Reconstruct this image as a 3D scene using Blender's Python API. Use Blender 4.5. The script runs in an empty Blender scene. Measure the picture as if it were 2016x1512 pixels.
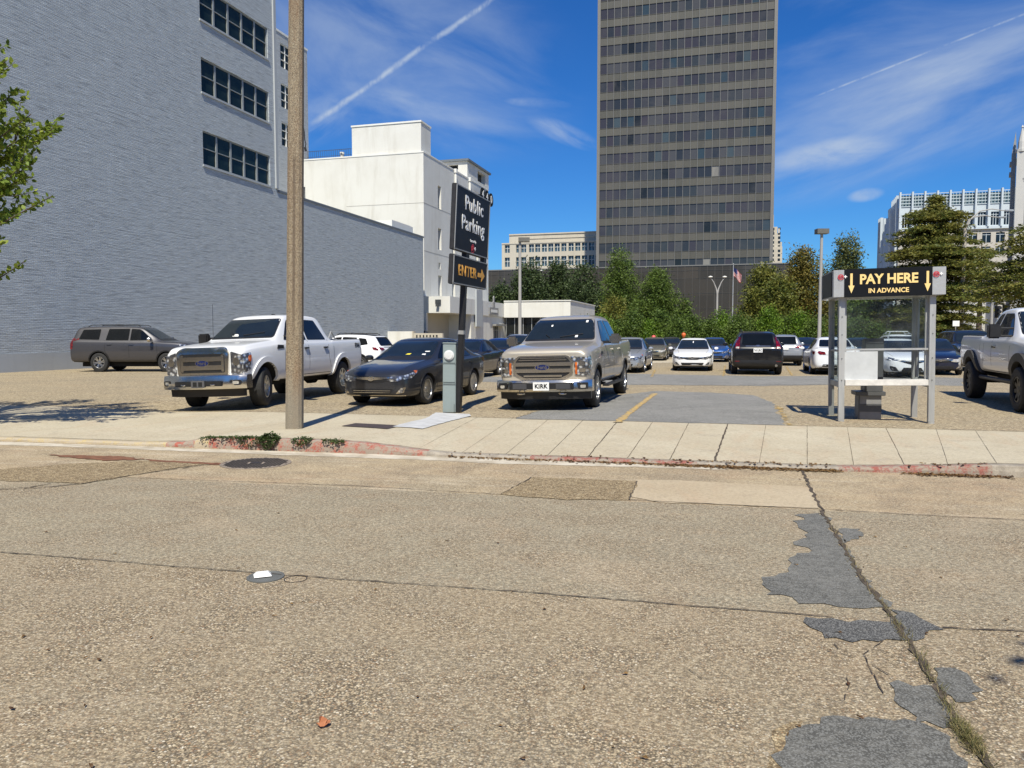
import bpy, bmesh, math, random
from mathutils import Vector, Matrix
from mathutils.bvhtree import BVHTree
R = math.radians
random.seed(7)
SC = bpy.context.scene
COL = SC.collection
# ------------------------------------------------------------------ camera
PITCH = R(3.63); F = 1514.0; EYE = 1.6
cam = bpy.data.objects.new('camera', bpy.data.cameras.new('camera'))
COL.objects.link(cam)
cam.location = (0, 0, EYE); cam.rotation_euler = (R(90) - PITCH, 0, 0)
cam.data.sensor_width = 36; cam.data.lens = F / 2016 * 36
cam.data.clip_start = 0.05; cam.data.clip_end = 5000
SC.camera = cam
# ------------------------------------------------------------------ light
SUN_EL = R(54); SUN_PHI = R(1.5)          # the sun stands behind the camera, a little to the left
to_sun = Vector((-math.sin(SUN_PHI) * math.cos(SUN_EL), -math.cos(SUN_PHI) * math.cos(SUN_EL), math.sin(SUN_EL)))
sun = bpy.data.objects.new('sun', bpy.data.lights.new('sun', 'SUN'))
COL.objects.link(sun)
sun.data.energy = 5.0; sun.data.angle = R(0.5); sun.data.color = (1.0, 0.94, 0.80)
sun.rotation_euler = to_sun.to_track_quat('Z', 'Y').to_euler()
sun.location = (0, 0, 60)
SC.view_settings.view_transform = 'Standard'; SC.view_settings.look = 'None'
SC.view_settings.gamma = 1; SC.view_settings.use_curve_mapping = False
SC.view_settings.exposure = 0.30
SC.cycles.max_bounces = 6
SKY_STRENGTH = 0.064


class NT:
    """short hand for node trees"""
    def __init__(s, tree): s.t = tree; s.n = tree.nodes; s.l = tree.links
    def new(s, typ, ins=None, **kw):
        nd = s.n.new(typ)
        for k, v in kw.items(): setattr(nd, k, v)
        for k, v in (ins or {}).items(): s.put(nd, k, v)
        return nd
    def put(s, nd, k, v):
        inp = nd.inputs[k]
        if isinstance(v, bpy.types.NodeSocket): s.l.new(v, inp)
        elif isinstance(v, bpy.types.Node): s.l.new(v.outputs[0], inp)
        else:
            if inp.type == 'RGBA' and hasattr(v, '__len__') and len(v) == 3: v = (*v, 1)
            inp.default_value = v
    def m(s, op, a, b=0.0, c=None, clamp=False):
        ins = {0: a, 1: b}
        if c is not None: ins[2] = c
        nd = s.new('ShaderNodeMath', ins, operation=op); nd.use_clamp = clamp
        return nd.outputs[0]
    def vm(s, op, a, b=(0, 0, 0)):
        nd = s.new('ShaderNodeVectorMath', {0: a, 1: b}, operation=op)
        return nd.outputs['Value'] if op in ('DOT_PRODUCT', 'LENGTH') else nd.outputs[0]
    def mix(s, fac, a, b, blend='MIX'):
        nd = s.new('ShaderNodeMix', data_type='RGBA', blend_type=blend)
        s.put(nd, 0, fac); s.put(nd, 6, a); s.put(nd, 7, b)
        return nd.outputs[2]
    def ramp(s, fac, stops, interp='LINEAR'):
        nd = s.new('ShaderNodeValToRGB'); cr = nd.color_ramp; cr.interpolation = interp
        while len(cr.elements) < len(stops): cr.elements.new(0.5)
        for e, (p, c) in zip(cr.elements, stops):
            e.position = p
            if not hasattr(c, '__len__'): c = (c, c, c)
            e.color = (*c, 1)
        s.put(nd, 0, fac); return nd.outputs[0]
    def sm(s, v, lo, hi):
        nd = s.new('ShaderNodeMapRange', {0: v, 1: lo, 2: hi, 3: 0.0, 4: 1.0}, interpolation_type='SMOOTHSTEP')
        return nd.outputs[0]
    def noise(s, vec, scale, detail=4, rough=.5, dist=0):
        nd = s.new('ShaderNodeTexNoise', {'Vector': vec, 'Scale': scale, 'Detail': detail, 'Roughness': rough, 'Distortion': dist})
        return nd.outputs[0]
    def scaled(s, vec, sc):
        return s.vm('MULTIPLY', vec, sc)


def ray(u, v):
    a = (u - 1008) / F; b = (756 - v) / F
    return Vector((a, math.cos(PITCH) + b * math.sin(PITCH), -math.sin(PITCH) + b * math.cos(PITCH)))
def gp(u, v, z=0.0):
    """world point on the level z seen at photo pixel u, v"""
    d = ray(u, v); t = (z - EYE) / d.z
    return Vector((d.x * t, d.y * t, z))
def yp(u, v, Y):
    d = ray(u, v); t = Y / d.y
    return Vector((d.x * t, Y, EYE + d.z * t))

# ------------------------------------------------------------------ sky
world = bpy.data.worlds.new('World'); SC.world = world; world.use_nodes = True
w = NT(world.node_tree); w.n.clear()
sky = w.new('ShaderNodeTexSky', sky_type='NISHITA'); sky.sun_disc = False
sky.sun_elevation = SUN_EL; sky.sun_rotation = R(180) + SUN_PHI
sky.altitude = 0; sky.air_density = 1.0; sky.dust_density = 0.25; sky.ozone_density = 4.0
geo = w.new('ShaderNodeTexCoord'); D = w.vm('NORMALIZE', geo.outputs['Generated'])
skyc = w.new('ShaderNodeHueSaturation', {'Hue': 0.505, 'Saturation': 1.22, 'Value': 1.15, 'Color': sky.outputs[0]}).outputs[0]
skyc = w.mix(1.0, skyc, (.44, .90, 1.30), 'MULTIPLY')
sep = w.new('ShaderNodeSeparateXYZ', {0: D})
def contrail(p, q, width, wob, seed):
    a = ray(*p).normalized(); b = ray(*q).normalized()
    n = a.cross(b).normalized(); mid = (a + b).normalized(); along = n.cross(mid).normalized()
    nz = w.noise(w.scaled(D, (seed, seed, seed)), 22, 4, .6)
    off = w.m('MULTIPLY', w.m('SUBTRACT', nz, .5), wob)
    d = w.m('ABSOLUTE', w.m('ADD', w.vm('DOT_PRODUCT', D, n), off))
    ln = w.m('SUBTRACT', 1.0, w.sm(d, 0.0, width))
    t = w.vm('DOT_PRODUCT', D, along); h = math.sin(a.angle(b) / 2)
    front = w.sm(w.vm('DOT_PRODUCT', D, mid), 0.5, 0.6)
    rng = w.m('MULTIPLY', w.sm(t, -h * 1.02, -h * .8), w.m('SUBTRACT', 1.0, w.sm(t, h * 2.2, h * 3.0)))
    brk = w.sm(w.noise(w.scaled(D, (seed + 1, seed, seed)), 17, 4, .65), .36, .60)
    return w.m('MULTIPLY', w.m('MULTIPLY', w.m('MULTIPLY', ln, rng), brk), front)
def puff(u, v, ax, ay, rot, pwr, stretch, sc, lo, hi, seed):
    c = ray(u, v).normalized(); rt = Vector((c.y, -c.x, 0)).normalized(); up = rt.cross(c).normalized()
    e1 = rt * math.cos(rot) + up * math.sin(rot); e2 = -rt * math.sin(rot) + up * math.cos(rot)
    x = w.vm('DOT_PRODUCT', D, e1); y = w.vm('DOT_PRODUCT', D, e2)
    rr_ = w.m('ADD', w.m('POWER', w.m('ABSOLUTE', w.m('DIVIDE', x, ax)), 2.0), w.m('POWER', w.m('ABSOLUTE', w.m('DIVIDE', y, ay)), 2.0))
    g = w.m('SUBTRACT', 1.0, w.sm(rr_, 0.0, 1.0))
    fr = w.sm(w.vm('DOT_PRODUCT', D, c), .3, .6)
    cv = w.new('ShaderNodeCombineXYZ', {0: w.m('MULTIPLY', x, stretch), 1: w.m('MULTIPLY', y, 1.0), 2: seed}).outputs[0]
    nz = w.sm(w.noise(cv, sc, 6, .58, .5), lo, hi)
    return w.m('MULTIPLY', w.m('MULTIPLY', w.m('MULTIPLY', g, nz), fr), pwr)
masks = [
    w.m('MULTIPLY', contrail((610, 248), (968, 0), .0045, .010, 1.0), .55),
    w.m('MULTIPLY', contrail((1600, 192), (2016, 28), .0016, .0005, 1.7), .40),
    puff(1760, 235, .26, .085, R(14), .62, .22, 14, .30, .80, 1.0),
    puff(1640, 303, .085, .020, R(4), .55, .5, 18, .25, .7, 4.0),
    puff(1850, 60, .34, .12, R(10), .40, .35, 12, .35, .8, 2.0),
    puff(780, 100, .26, .14, R(-12), .44, .35, 12, .35, .8, 3.0),
    puff(840, 215, .16, .02, R(-10), .40, .3, 18, .3, .8, 6.0),
    puff(1110, 262, .055, .014, R(-22), .45, .4, 34, .3, .75, 7.0),
    puff(1060, 203, .045, .007, R(-4), .40, .4, 34, .3, .75, 8.0),
    puff(1704, 384, .022, .009, R(5), .55, .6, 40, .2, .6, 9.0),
    puff(620, 240, .07, .03, R(30), .35, .4, 26, .3, .75, 10.0),
]
M = masks[0]
for k in masks[1:]: M = w.m('ADD', M, k)
M = w.m('MINIMUM', M, 1.0)
final = w.mix(M, skyc, (6.2, 7.4, 9.2))
bg = w.new('ShaderNodeBackground', {0: final, 1: SKY_STRENGTH})
w.new('ShaderNodeOutputWorld', {0: bg.outputs[0]})

# ------------------------------------------------------------------ object helpers
def tag(o, label=None, cat=None, group=None, kind=None):
    if label: o['label'] = label
    if cat: o['category'] = cat
    if group: o['group'] = group
    if kind: o['kind'] = kind
    return o
def empty(name, loc=(0, 0, 0), rz=0.0, label=None, cat=None, group=None, rot=None):
    o = bpy.data.objects.new(name, None); COL.objects.link(o)
    o.location = loc; o.rotation_euler = rot if rot else (0, 0, rz)
    o.empty_display_size = .3
    return tag(o, label, cat, group)
def link(name, me, mats=None, parent=None, smooth=None):
    o = bpy.data.objects.new(name, me); COL.objects.link(o)
    if mats:
        for m_ in (mats if isinstance(mats, (list, tuple)) else [mats]): me.materials.append(m_)
    if parent: o.parent = parent
    if smooth is not None:
        me.polygons.foreach_set('use_smooth', [True] * len(me.polygons))
        me.set_sharp_from_angle(angle=R(smooth))
    return o
def copy_tree(o, parent=None):
    c = o.copy(); COL.objects.link(c); c.parent = parent
    for ch in [k for k in bpy.data.objects if k.parent == o]: copy_tree(ch, c)
    return c

class MB:
    """collects shapes and links them as ONE mesh object"""
    def __init__(s): s.v = []; s.f = []; s.mi = []
    def add(s, vs, fs, mi=0):
        b = len(s.v); s.v += [tuple(p) for p in vs]
        s.f += [tuple(i + b for i in f) for f in fs]; s.mi += [mi] * len(fs)
        return s
    def box(s, x0, x1, y0, y1, z0, z1, mi=0):
        return s.add([(x0, y0, z0), (x1, y0, z0), (x1, y1, z0), (x0, y1, z0), (x0, y0, z1), (x1, y0, z1), (x1, y1, z1), (x0, y1, z1)],
                     [(0, 3, 2, 1), (4, 5, 6, 7), (0, 1, 5, 4), (1, 2, 6, 5), (2, 3, 7, 6), (3, 0, 4, 7)], mi)
    def quad(s, a, b, c, d, mi=0): return s.add([a, b, c, d], [(0, 1, 2, 3)], mi)
    def tube(s, pts, rad, n=8, mi=0, cap=True):
        pts = [Vector(p) for p in pts]
        if not hasattr(rad, '__len__'): rad = [rad] * len(pts)
        vs = []; fs = []; pn = None
        for i, p in enumerate(pts):
            t = (pts[min(i + 1, len(pts) - 1)] - pts[max(i - 1, 0)]).normalized()
            if pn is None:
                pn = t.orthogonal().normalized()
            else:
                pn = (pn - t * pn.dot(t)).normalized()
            bn = t.cross(pn)
            for k in range(n):
                a = 2 * math.pi * (k + .5) / n
                vs.append(p + (pn * math.cos(a) + bn * math.sin(a)) * rad[i])
        for i in range(len(pts) - 1):
            for k in range(n):
                k2 = (k + 1) % n
                fs.append((i * n + k, i * n + k2, (i + 1) * n + k2, (i + 1) * n + k))
        if cap:
            fs.append(tuple(range(n))[::-1]); fs.append(tuple((len(pts) - 1) * n + k for k in range(n)))
        return s.add(vs, fs, mi)
    def prism(s, poly, fn, t0, t1, mi=0):
        """poly in (a,b); fn(a,b,t) -> 3d point"""
        n = len(poly)
        vs = [fn(a, b, t0) for a, b in poly] + [fn(a, b, t1) for a, b in poly]
        fs = [tuple(range(n))[::-1], tuple(range(n, 2 * n))] + [(i, (i + 1) % n, n + (i + 1) % n, n + i) for i in range(n)]
        return s.add(vs, fs, mi)
    def lathe(s, prof, cx=0, cy=0, cz=0, n=24, axis='z', mi=0, closed=False, phase=0.0):
        """prof = list of (radius, height)"""
        vs = []; fs = []
        for r_, h in prof:
            for k in range(n):
                a = 2 * math.pi * k / n + phase; c, q = r_ * math.cos(a), r_ * math.sin(a)
                vs.append((cx + c, cy + q, cz + h) if axis == 'z' else (cx + c, cy + h, cz + q) if axis == 'y' else (cx + h, cy + c, cz + q))
        m_ = len(prof)
        for i in range(m_ if closed else m_ - 1):
            j = (i + 1) % m_
            for k in range(n):
                k2 = (k + 1) % n
                fs.append((i * n + k, i * n + k2, j * n + k2, j * n + k))
        if not closed:
            fs.append(tuple(range(n))[::-1]); fs.append(tuple((m_ - 1) * n + k for k in range(n)))
        return s.add(vs, fs, mi)
    def build(s, name, mats=None, parent=None, smooth=None, bevel=0):
        me = bpy.data.meshes.new(name); me.from_pydata(s.v, [], s.f); me.update()
        me.polygons.foreach_set('material_index', s.mi)
        bm = bmesh.new(); bm.from_mesh(me)
        bmesh.ops.recalc_face_normals(bm, faces=bm.faces)
        if bevel:
            ed = [e for e in bm.edges if len(e.link_faces) == 2 and e.calc_face_angle(0) > .6]
            bmesh.ops.bevel(bm, geom=ed, offset=bevel, segments=2, affect='EDGES', clamp_overlap=True)
        bm.to_mesh(me); bm.free()
        return link(name, me, mats, parent, smooth)

def text_obj(name, body, size, mat, parent, M4, ext=.004, bold=0.0, sx=1.0, align='CENTER', spacing=1.0):
    cu = bpy.data.curves.new('t', 'FONT'); cu.body = body; cu.size = size; cu.extrude = ext
    cu.offset = bold; cu.align_x = align; cu.align_y = 'CENTER'; cu.space_character = spacing; cu.resolution_u = 3
    o = bpy.data.objects.new('t', cu); COL.objects.link(o)
    dg = bpy.context.evaluated_depsgraph_get()
    me = bpy.data.meshes.new_from_object(o.evaluated_get(dg))
    bpy.data.objects.remove(o); bpy.data.curves.remove(cu)
    me.transform(M4 @ Matrix.Diagonal((sx, 1, 1, 1)))
    me.materials.clear()
    return link(name, me, mat, parent)
def frame(o, ex, ez, n):
    """matrix: text x axis ex, text up ez, facing n, at o"""
    ex = Vector(ex).normalized(); ez = Vector(ez).normalized(); n = Vector(n).normalized()
    m_ = Matrix((ex, ez, n)).transposed().to_4x4(); m_.translation = Vector(o)
    return m_
def rr(pts, r=.03, n=3):
    """round the corners of a polygon"""
    out = []; m_ = len(pts)
    for i in range(m_):
        p0, p, p1 = Vector(pts[i - 1]), Vector(pts[i]), Vector(pts[(i + 1) % m_])
        d0 = (p0 - p); d1 = (p1 - p); q = min(r, d0.length * .45, d1.length * .45)
        a = p + d0.normalized() * q; b = p + d1.normalized() * q
        for k in range(n + 1):
            t = k / n
            out.append(tuple(a * (1 - t) ** 2 + p * 2 * t * (1 - t) + b * t * t))
    return out

# ------------------------------------------------------------------ materials
MATS = {}
def mat(name):
    m_ = bpy.data.materials.new(name); m_.use_nodes = True
    t = NT(m_.node_tree); b = t.n['Principled BSDF']; MATS[name] = m_
    return m_, t, b
def simple(name, col, rough=.6, metal=0.0, var=.12, scale=6.0, bump=0.0, bscale=60, coat=0.0, spec=.5, coord='Object'):
    m_, t, b = mat(name)
    tc = t.new('ShaderNodeTexCoord').outputs[coord]
    n1 = t.noise(tc, scale, 5, .6)
    lo = tuple(c * (1 - var) for c in col); hi = tuple(min(1, c * (1 + var)) for c in col)
    t.put(b, 'Base Color', t.ramp(n1, [(.3, lo), (.7, hi)]))
    t.put(b, 'Roughness', rough); t.put(b, 'Metallic', metal); t.put(b, 'Specular IOR Level', spec)
    if coat: t.put(b, 'Coat Weight', coat); t.put(b, 'Coat Roughness', .03)
    if bump:
        n2 = t.noise(tc, bscale, 3, .6)
        t.put(b, 'Normal', t.new('ShaderNodeBump', {'Strength': bump, 'Distance': .02, 'Height': n2}).outputs[0])
    return m_
def paint(name, col, metal=0.0, rough=.35, dirt=.05):
    lowk = .28 if max(col) > .2 else .05
    if max(col) < .2: dirt = .008
    m_, t, b = mat(name)
    tc = t.new('ShaderNodeTexCoord').outputs['Object']
    n1 = t.noise(tc, 3, 4, .6)
    z = t.new('ShaderNodeSeparateXYZ', {0: tc}).outputs[2]
    low = t.m('MULTIPLY', t.m('SUBTRACT', 1.0, t.sm(z, .15, .75)), t.sm(n1, .35, .7))
    c = t.mix(t.m('MULTIPLY', low, lowk), col, (.22, .19, .15))
    c = t.mix(t.m('MULTIPLY', n1, dirt), c, (.3, .27, .22))
    t.put(b, 'Base Color', c); t.put(b, 'Metallic', metal)
    if max(col) < .05: t.put(b, 'Specular IOR Level', .2)
    t.put(b, 'Roughness', t.m('ADD', rough, t.m('MULTIPLY', n1, .12)))
    t.put(b, 'Coat Weight', .85); t.put(b, 'Coat Roughness', .04)
    return m_

def pebbles(t, P, scale, stops):
    vo = t.new('ShaderNodeTexVoronoi', {'Vector': P, 'Scale': scale})
    h = t.new('ShaderNodeSeparateColor', {0: vo.outputs['Color']})
    return t.ramp(h.outputs[0], stops, 'CONSTANT'), vo.outputs['Distance'], h.outputs[1]
PEB = [(0, (.050, .040, .032)), (.10, (.15, .11, .075)), (.24, (.25, .20, .135)), (.44, (.36, .29, .19)), (.60, (.28, .165, .09)),
       (.67, (.45, .38, .27)), (.83, (.19, .17, .155)), (.90, (.62, .56, .44)), (.97, (.74, .71, .63))]

def ground_mat(name, kind, road=None, gain=(1, 1, 1)):
    m_, t, b = mat(name)
    tc = t.new('ShaderNodeTexCoord').outputs['Object']
    wig = t.new('ShaderNodeTexNoise', {'Vector': tc, 'Scale': 30.0, 'Detail': 2.0})
    P = t.vm('ADD', tc, t.scaled(wig.outputs['Color'], (.012, .012, .012)))
    big = t.noise(tc, .55, 4, .6); mid = t.noise(tc, 2.6, 5, .62, .4); fine = t.noise(tc, 70, 3, .7)
    peb, pd, ph = pebbles(t, P, 84 if kind != 'lot' else 40, PEB)
    peb2, pd2, ph2 = pebbles(t, P, 150, PEB)
    if kind == 'road':
        y = t.new('ShaderNodeSeparateXYZ', {0: tc}).outputs[1]
        d1, d2 = road
        yw = t.m('ADD', y, t.m('MULTIPLY', t.m('SUBTRACT', mid, .5), .02))
        near = t.m('SUBTRACT', 1.0, t.sm(yw, d2 - .01, d2 + .01))           # lane closest to the viewer
        far = t.sm(yw, d1 - .01, d1 + .01)                                   # gutter lane
        matrix = t.mix(far, (.205, .195, .155), (.37, .305, .205))
        matrix = t.mix(near, matrix, (.245, .205, .145))
        matrix = t.mix(t.m('MULTIPLY', t.sm(big, .42, .60), .6), matrix, t.mix(far, (.190, .178, .148), (.31, .225, .145)))
        tracks = t.noise(t.scaled(tc, (.12, 1.6, 1)), 1.3, 4, .6)
        matrix = t.mix(t.m('MULTIPLY', t.sm(tracks, .45, .65), .35), matrix, (.20, .187, .150))
        amt = t.m('ADD', t.m('ADD', .02, t.m('MULTIPLY', near, .34)), t.m('MULTIPLY', t.sm(mid, .40, .66), .62))
        amt = t.m('ADD', amt, t.m('MULTIPLY', t.sm(big, .5, .66), .30))
        amt = t.m('SUBTRACT', amt, t.m('MULTIPLY', far, .12), clamp=True)
        smud = t.noise(t.scaled(tc, (.5, .9, 1)), 1.0, 5, .6, .8)
        matrix = t.mix(t.m('MULTIPLY', t.m('SUBTRACT', 1.0, t.sm(smud, .36, .48)), .55), matrix, (.15, .142, .115))
        matrix = t.mix(t.m('MULTIPLY', t.sm(smud, .54, .66), .5), matrix, (.36, .30, .225))
        rusty = t.noise(tc, 1.1, 5, .65, .8)
        matrix = t.mix(t.m('MULTIPLY', t.sm(rusty, .54, .70), .45), matrix, t.mix(far, (.26, .185, .12), (.33, .205, .125)))
        white = t.noise(t.scaled(tc, (.35, 2.2, 1)), 1.6, 5, .65)
        matrix = t.mix(t.m('MULTIPLY', t.m('MULTIPLY', far, t.sm(white, .52, .68)), .55), matrix, (.52, .47, .38))
    elif kind == 'lot':
        matrix = t.mix(t.sm(big, .4, .62), (.44, .37, .245), (.35, .30, .205))
        matrix = t.mix(t.m('MULTIPLY', t.sm(mid, .5, .7), .5), matrix, (.47, .41, .30))
        ls_ = t.noise(t.scaled(tc, (.16, .9, 1)), 1.0, 6, .68, .4)
        matrix = t.mix(t.m('MULTIPLY', t.sm(ls_, .50, .62), .60), matrix, (.23, .205, .165))
        ls2 = t.noise(t.scaled(tc, (.22, 1.1, 1)), 1.7, 5, .66, .4)
        matrix = t.mix(t.m('MULTIPLY', t.sm(ls2, .54, .66), .5), matrix, (.40, .27, .16))
        amt = t.m('ADD', .35, t.m('MULTIPLY', t.sm(mid, .3, .7), .4), clamp=True)
    elif kind == 'walk':
        matrix = t.mix(t.sm(big, .36, .66), (.43, .375, .27), (.48, .43, .32))
        st = t.noise(t.scaled(tc, (1, .35, 1)), 1.7, 5, .65, .6)
        matrix = t.mix(t.m('MULTIPLY', t.sm(st, .50, .68), .45), matrix, (.43, .33, .225))
        st3 = t.noise(t.scaled(tc, (1.2, 6, 1)), 2.0, 5, .7)
        matrix = t.mix(t.m('MULTIPLY', t.sm(st3, .55, .72), .4), matrix, (.33, .29, .22))
        matrix = t.mix(t.m('MULTIPLY', t.sm(mid, .55, .75), .35), matrix, (.30, .27, .23))
        amt = t.m('MULTIPLY', t.sm(mid, .4, .7), .16)
    elif kind == 'coarse':
        matrix = t.mix(mid, (.20, .145, .09), (.29, .22, .14)); amt = .8
    elif kind == 'asphalt':
        matrix = t.mix(t.sm(big, .35, .65), (.125, .122, .112), (.175, .17, .155))
        matrix = t.mix(t.m('MULTIPLY', t.sm(mid, .45, .65), .45), matrix, (.25, .24, .22)); amt = .0
    elif kind == 'tar':
        matrix = t.mix(mid, (.070, .070, .070), (.11, .11, .108)); amt = .0
    elif kind == 'pale':
        matrix = t.mix(t.sm(mid, .35, .65), (.38, .33, .25), (.56, .51, .42)); amt = .05
    c = t.mix(t.m('MULTIPLY', amt, t.m('SUBTRACT', 1.0, t.sm(pd, .45, .75))), matrix, peb)
    if kind in ('road', 'lot', 'coarse'):
        c = t.mix(t.m('MULTIPLY', t.sm(ph2, .42, .5), .55), c, peb2)
    if kind in ('lot', 'road', 'walk', 'coarse', 'asphalt'):
        fs_ = {'lot': 15, 'road': 34, 'walk': 26, 'coarse': 30, 'asphalt': 15}[kind]; am = {'lot': .66, 'road': .42, 'walk': .22, 'coarse': .6, 'asphalt': .36}[kind]
        sp = t.noise(t.scaled(tc, (.8, 1.25, 1)), fs_, 3, .85)
        c = t.mix(t.m('MULTIPLY', t.m('SUBTRACT', 1.0, t.sm(sp, .40, .50)), am), c, (.10, .08, .055) if kind != 'asphalt' else (.07, .07, .065))
        c = t.mix(t.m('MULTIPLY', t.sm(sp, .50, .60), am * .8), c, (.60, .53, .39) if kind != 'asphalt' else (.32, .31, .28))
    if kind in ('asphalt', 'tar'):
        c = t.mix(t.m('MULTIPLY', t.sm(ph2, .60, .62), .55), c, t.mix(ph2, (.10, .10, .10), (.42, .42, .40)))
    dark = t.sm(t.noise(tc, 7, 6, .75), .58, .76)
    c = t.mix(t.m('MULTIPLY', dark, .45), c, (.12, .10, .08))
    c = t.mix(t.m('MULTIPLY', t.m('MULTIPLY', t.sm(pd, .42, .62), amt), .62 if kind in ('road', 'lot', 'coarse') else .0), c, (.045, .037, .027))
    c = t.mix(t.m('MULTIPLY', t.sm(fine, .35, .75), .10), c, (.62, .56, .46) if kind not in ('asphalt', 'tar') else (.3, .3, .3))
    if gain != (1, 1, 1): c = t.mix(1.0, c, gain, 'MULTIPLY')
    t.put(b, 'Base Color', c); t.put(b, 'Roughness', .88); t.put(b, 'Specular IOR Level', .25)
    hgt = t.m('ADD', t.m('MULTIPLY', pd, -.5), t.m('MULTIPLY', fine, .8))
    t.put(b, 'Normal', t.new('ShaderNodeBump', {'Strength': .55, 'Distance': .006, 'Height': hgt}).outputs[0])
    return m_

def brick_mat(name, c0, c1, plaster=False):
    m_, t, b = mat(name)
    tc = t.new('ShaderNodeTexCoord').outputs['Object']
    s = t.new('ShaderNodeSeparateXYZ', {0: tc})
    yz = t.new('ShaderNodeCombineXYZ', {0: t.m('ADD', s.outputs[1], s.outputs[0]), 1: s.outputs[2], 2: 0.0}).outputs[0]
    wob = t.new('ShaderNodeTexNoise', {'Vector': yz, 'Scale': 1.3, 'Detail': 3.0})
    yz2 = t.vm('ADD', yz, t.scaled(wob.outputs['Color'], (.03, .05, 0)))
    big = t.noise(yz, .22, 5, .6); mid = t.noise(yz, 2.0, 4, .6)
    st = t.noise(t.scaled(yz2, (.75, 12.0, 1)), 1.2, 5, .64, .08)
    st2 = t.noise(t.scaled(yz2, (1.3, 17.0, 1)), 1.0, 4, .66)
    br = t.new('ShaderNodeTexBrick', {'Vector': yz2, 'Color1': (.9, .9, .9), 'Color2': (.75, .75, .75), 'Mortar': (0, 0, 0), 'Scale': 1.0,
                                      'Mortar Size': .010, 'Mortar Smooth': .3, 'Brick Width': .22, 'Row Height': .075})
    c = t.mix(big, c0, c1)
    c = t.mix(t.m('MULTIPLY', t.sm(st, .50, .64), .55), c, tuple(k * .42 for k in c0))  # streaks put the grazing sun's relief shading into the brick colour
    c = t.mix(t.m('MULTIPLY', t.sm(st2, .52, .66), .55), c, tuple(min(1, k * 1.45) for k in c1))
    c = t.mix(t.m('MULTIPLY', br.outputs['Fac'], .45), c, tuple(k * .45 for k in c0))
    t.put(b, 'Base Color', c); t.put(b, 'Roughness', .7)
    h = t.m('ADD', t.m('MULTIPLY', br.outputs['Fac'], -.5), t.m('MULTIPLY', st, 1.0))
    h = t.m('ADD', h, t.m('MULTIPLY', mid, .4))
    t.put(b, 'Normal', t.new('ShaderNodeBump', {'Strength': .8, 'Distance': .025, 'Height': h}).outputs[0])
    return m_

def leaf_mat(name, c0, c1, c2, tr=.35):
    kk = 1.18 if name in ('near_tree_leaves', 'weed_leaves', 'dry_leaves', 'crack_grass') else 1.5
    if name == 'dry_leaves': kk = 1.0
    c0, c1, c2 = [tuple(min(.8, q * kk) for q in c) for c in (c0, c1, c2)]
    m_, t, b = mat(name)
    g = t.new('ShaderNodeNewGeometry'); tc = t.new('ShaderNodeTexCoord').outputs['Object']
    n1 = t.noise(tc, .45, 3, .6)
    c = t.ramp(g.outputs['Random Per Island'], [(0, c0), (.5, c1), (1, c2)])
    c = t.mix(t.sm(n1, .40, .62), c, t.mix(.55, c, c2))
    n2 = t.noise(tc, 1.1, 2, .5)
    c = t.mix(t.m('MULTIPLY', t.sm(n2, .5, .7), .5), c, c0)
    t.put(b, 'Base Color', c); t.put(b, 'Roughness', .55); t.put(b, 'Specular IOR Level', .3)
    tl = t.new('ShaderNodeBsdfTranslucent', {0: c})
    mx = t.new('ShaderNodeMixShader', {0: tr, 1: b.outputs[0], 2: tl.outputs[0]})
    t.put(t.n['Material Output'], 0, mx.outputs[0])
    return m_

def stain_mat(name, col, stain, scale=2.0, rough=.75, amount=.5, vertical=True):
    m_, t, b = mat(name)
    tc = t.new('ShaderNodeTexCoord').outputs['Object']
    n1 = t.noise(t.scaled(tc, (1.2, 1.2, .16)) if vertical else tc, scale, 6, .65, .3)
    n2 = t.noise(tc, .35, 4, .6)
    c = t.mix(t.m('MULTIPLY', t.sm(n1, .48, .74), amount), col, stain)
    c = t.mix(t.m('MULTIPLY', t.sm(n2, .4, .7), amount * .5), c, stain)
    t.put(b, 'Base Color', c); t.put(b, 'Roughness', rough)
    t.put(b, 'Normal', t.new('ShaderNodeBump', {'Strength': .25, 'Distance': .02, 'Height': t.noise(tc, 5, 5, .7)}).outputs[0])
    return m_

m_glass = simple('car_glass', (.012, .017, .020), .03, 0, .2, 2, spec=.6)
m_tint = simple('tinted_glass', (.005, .006, .007), .04, 0, .2, 2, spec=.3)
m_tyre = simple('tyre_rubber', (.018, .018, .018), .75, 0, .3, 10, .5, 45)
m_black = simple('black_plastic', (.014, .014, .015), .45, 0, .25, 8)
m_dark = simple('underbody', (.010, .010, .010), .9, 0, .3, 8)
m_chrome = simple('chrome', (.66, .62, .55), .20, 1.0, .06, 6)
m_alloy = simple('alloy_rim', (.55, .56, .57), .28, 1.0, .15, 14)
m_greyrim = simple('grey_rim', (.20, .20, .21), .35, .9, .15, 14)
m_blackrim = simple('black_rim', (.015, .015, .016), .35, .3, .15, 14)
def lamp_mat(name, c0, c1, rough=.08, metal=.6):
    m_, t, b = mat(name)
    tc = t.new('ShaderNodeTexCoord').outputs['Object']
    n1 = t.noise(tc, 9, 3, .6, .6); vo = t.new('ShaderNodeTexVoronoi', {'Vector': tc, 'Scale': 13.0}).outputs['Distance']
    c = t.mix(t.sm(t.m('ADD', t.m('MULTIPLY', n1, .5), vo), .35, .85), c0, c1)
    t.put(b, 'Base Color', c); t.put(b, 'Metallic', metal); t.put(b, 'Roughness', rough)
    t.put(b, 'Coat Weight', 1.0); t.put(b, 'Coat Roughness', .02)
    t.put(b, 'Normal', t.new('ShaderNodeBump', {'Strength': .6, 'Distance': .02, 'Height': vo}).outputs[0])
    return m_
m_lamp = lamp_mat('headlamp', (.80, .82, .84), (.12, .12, .13))
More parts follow.
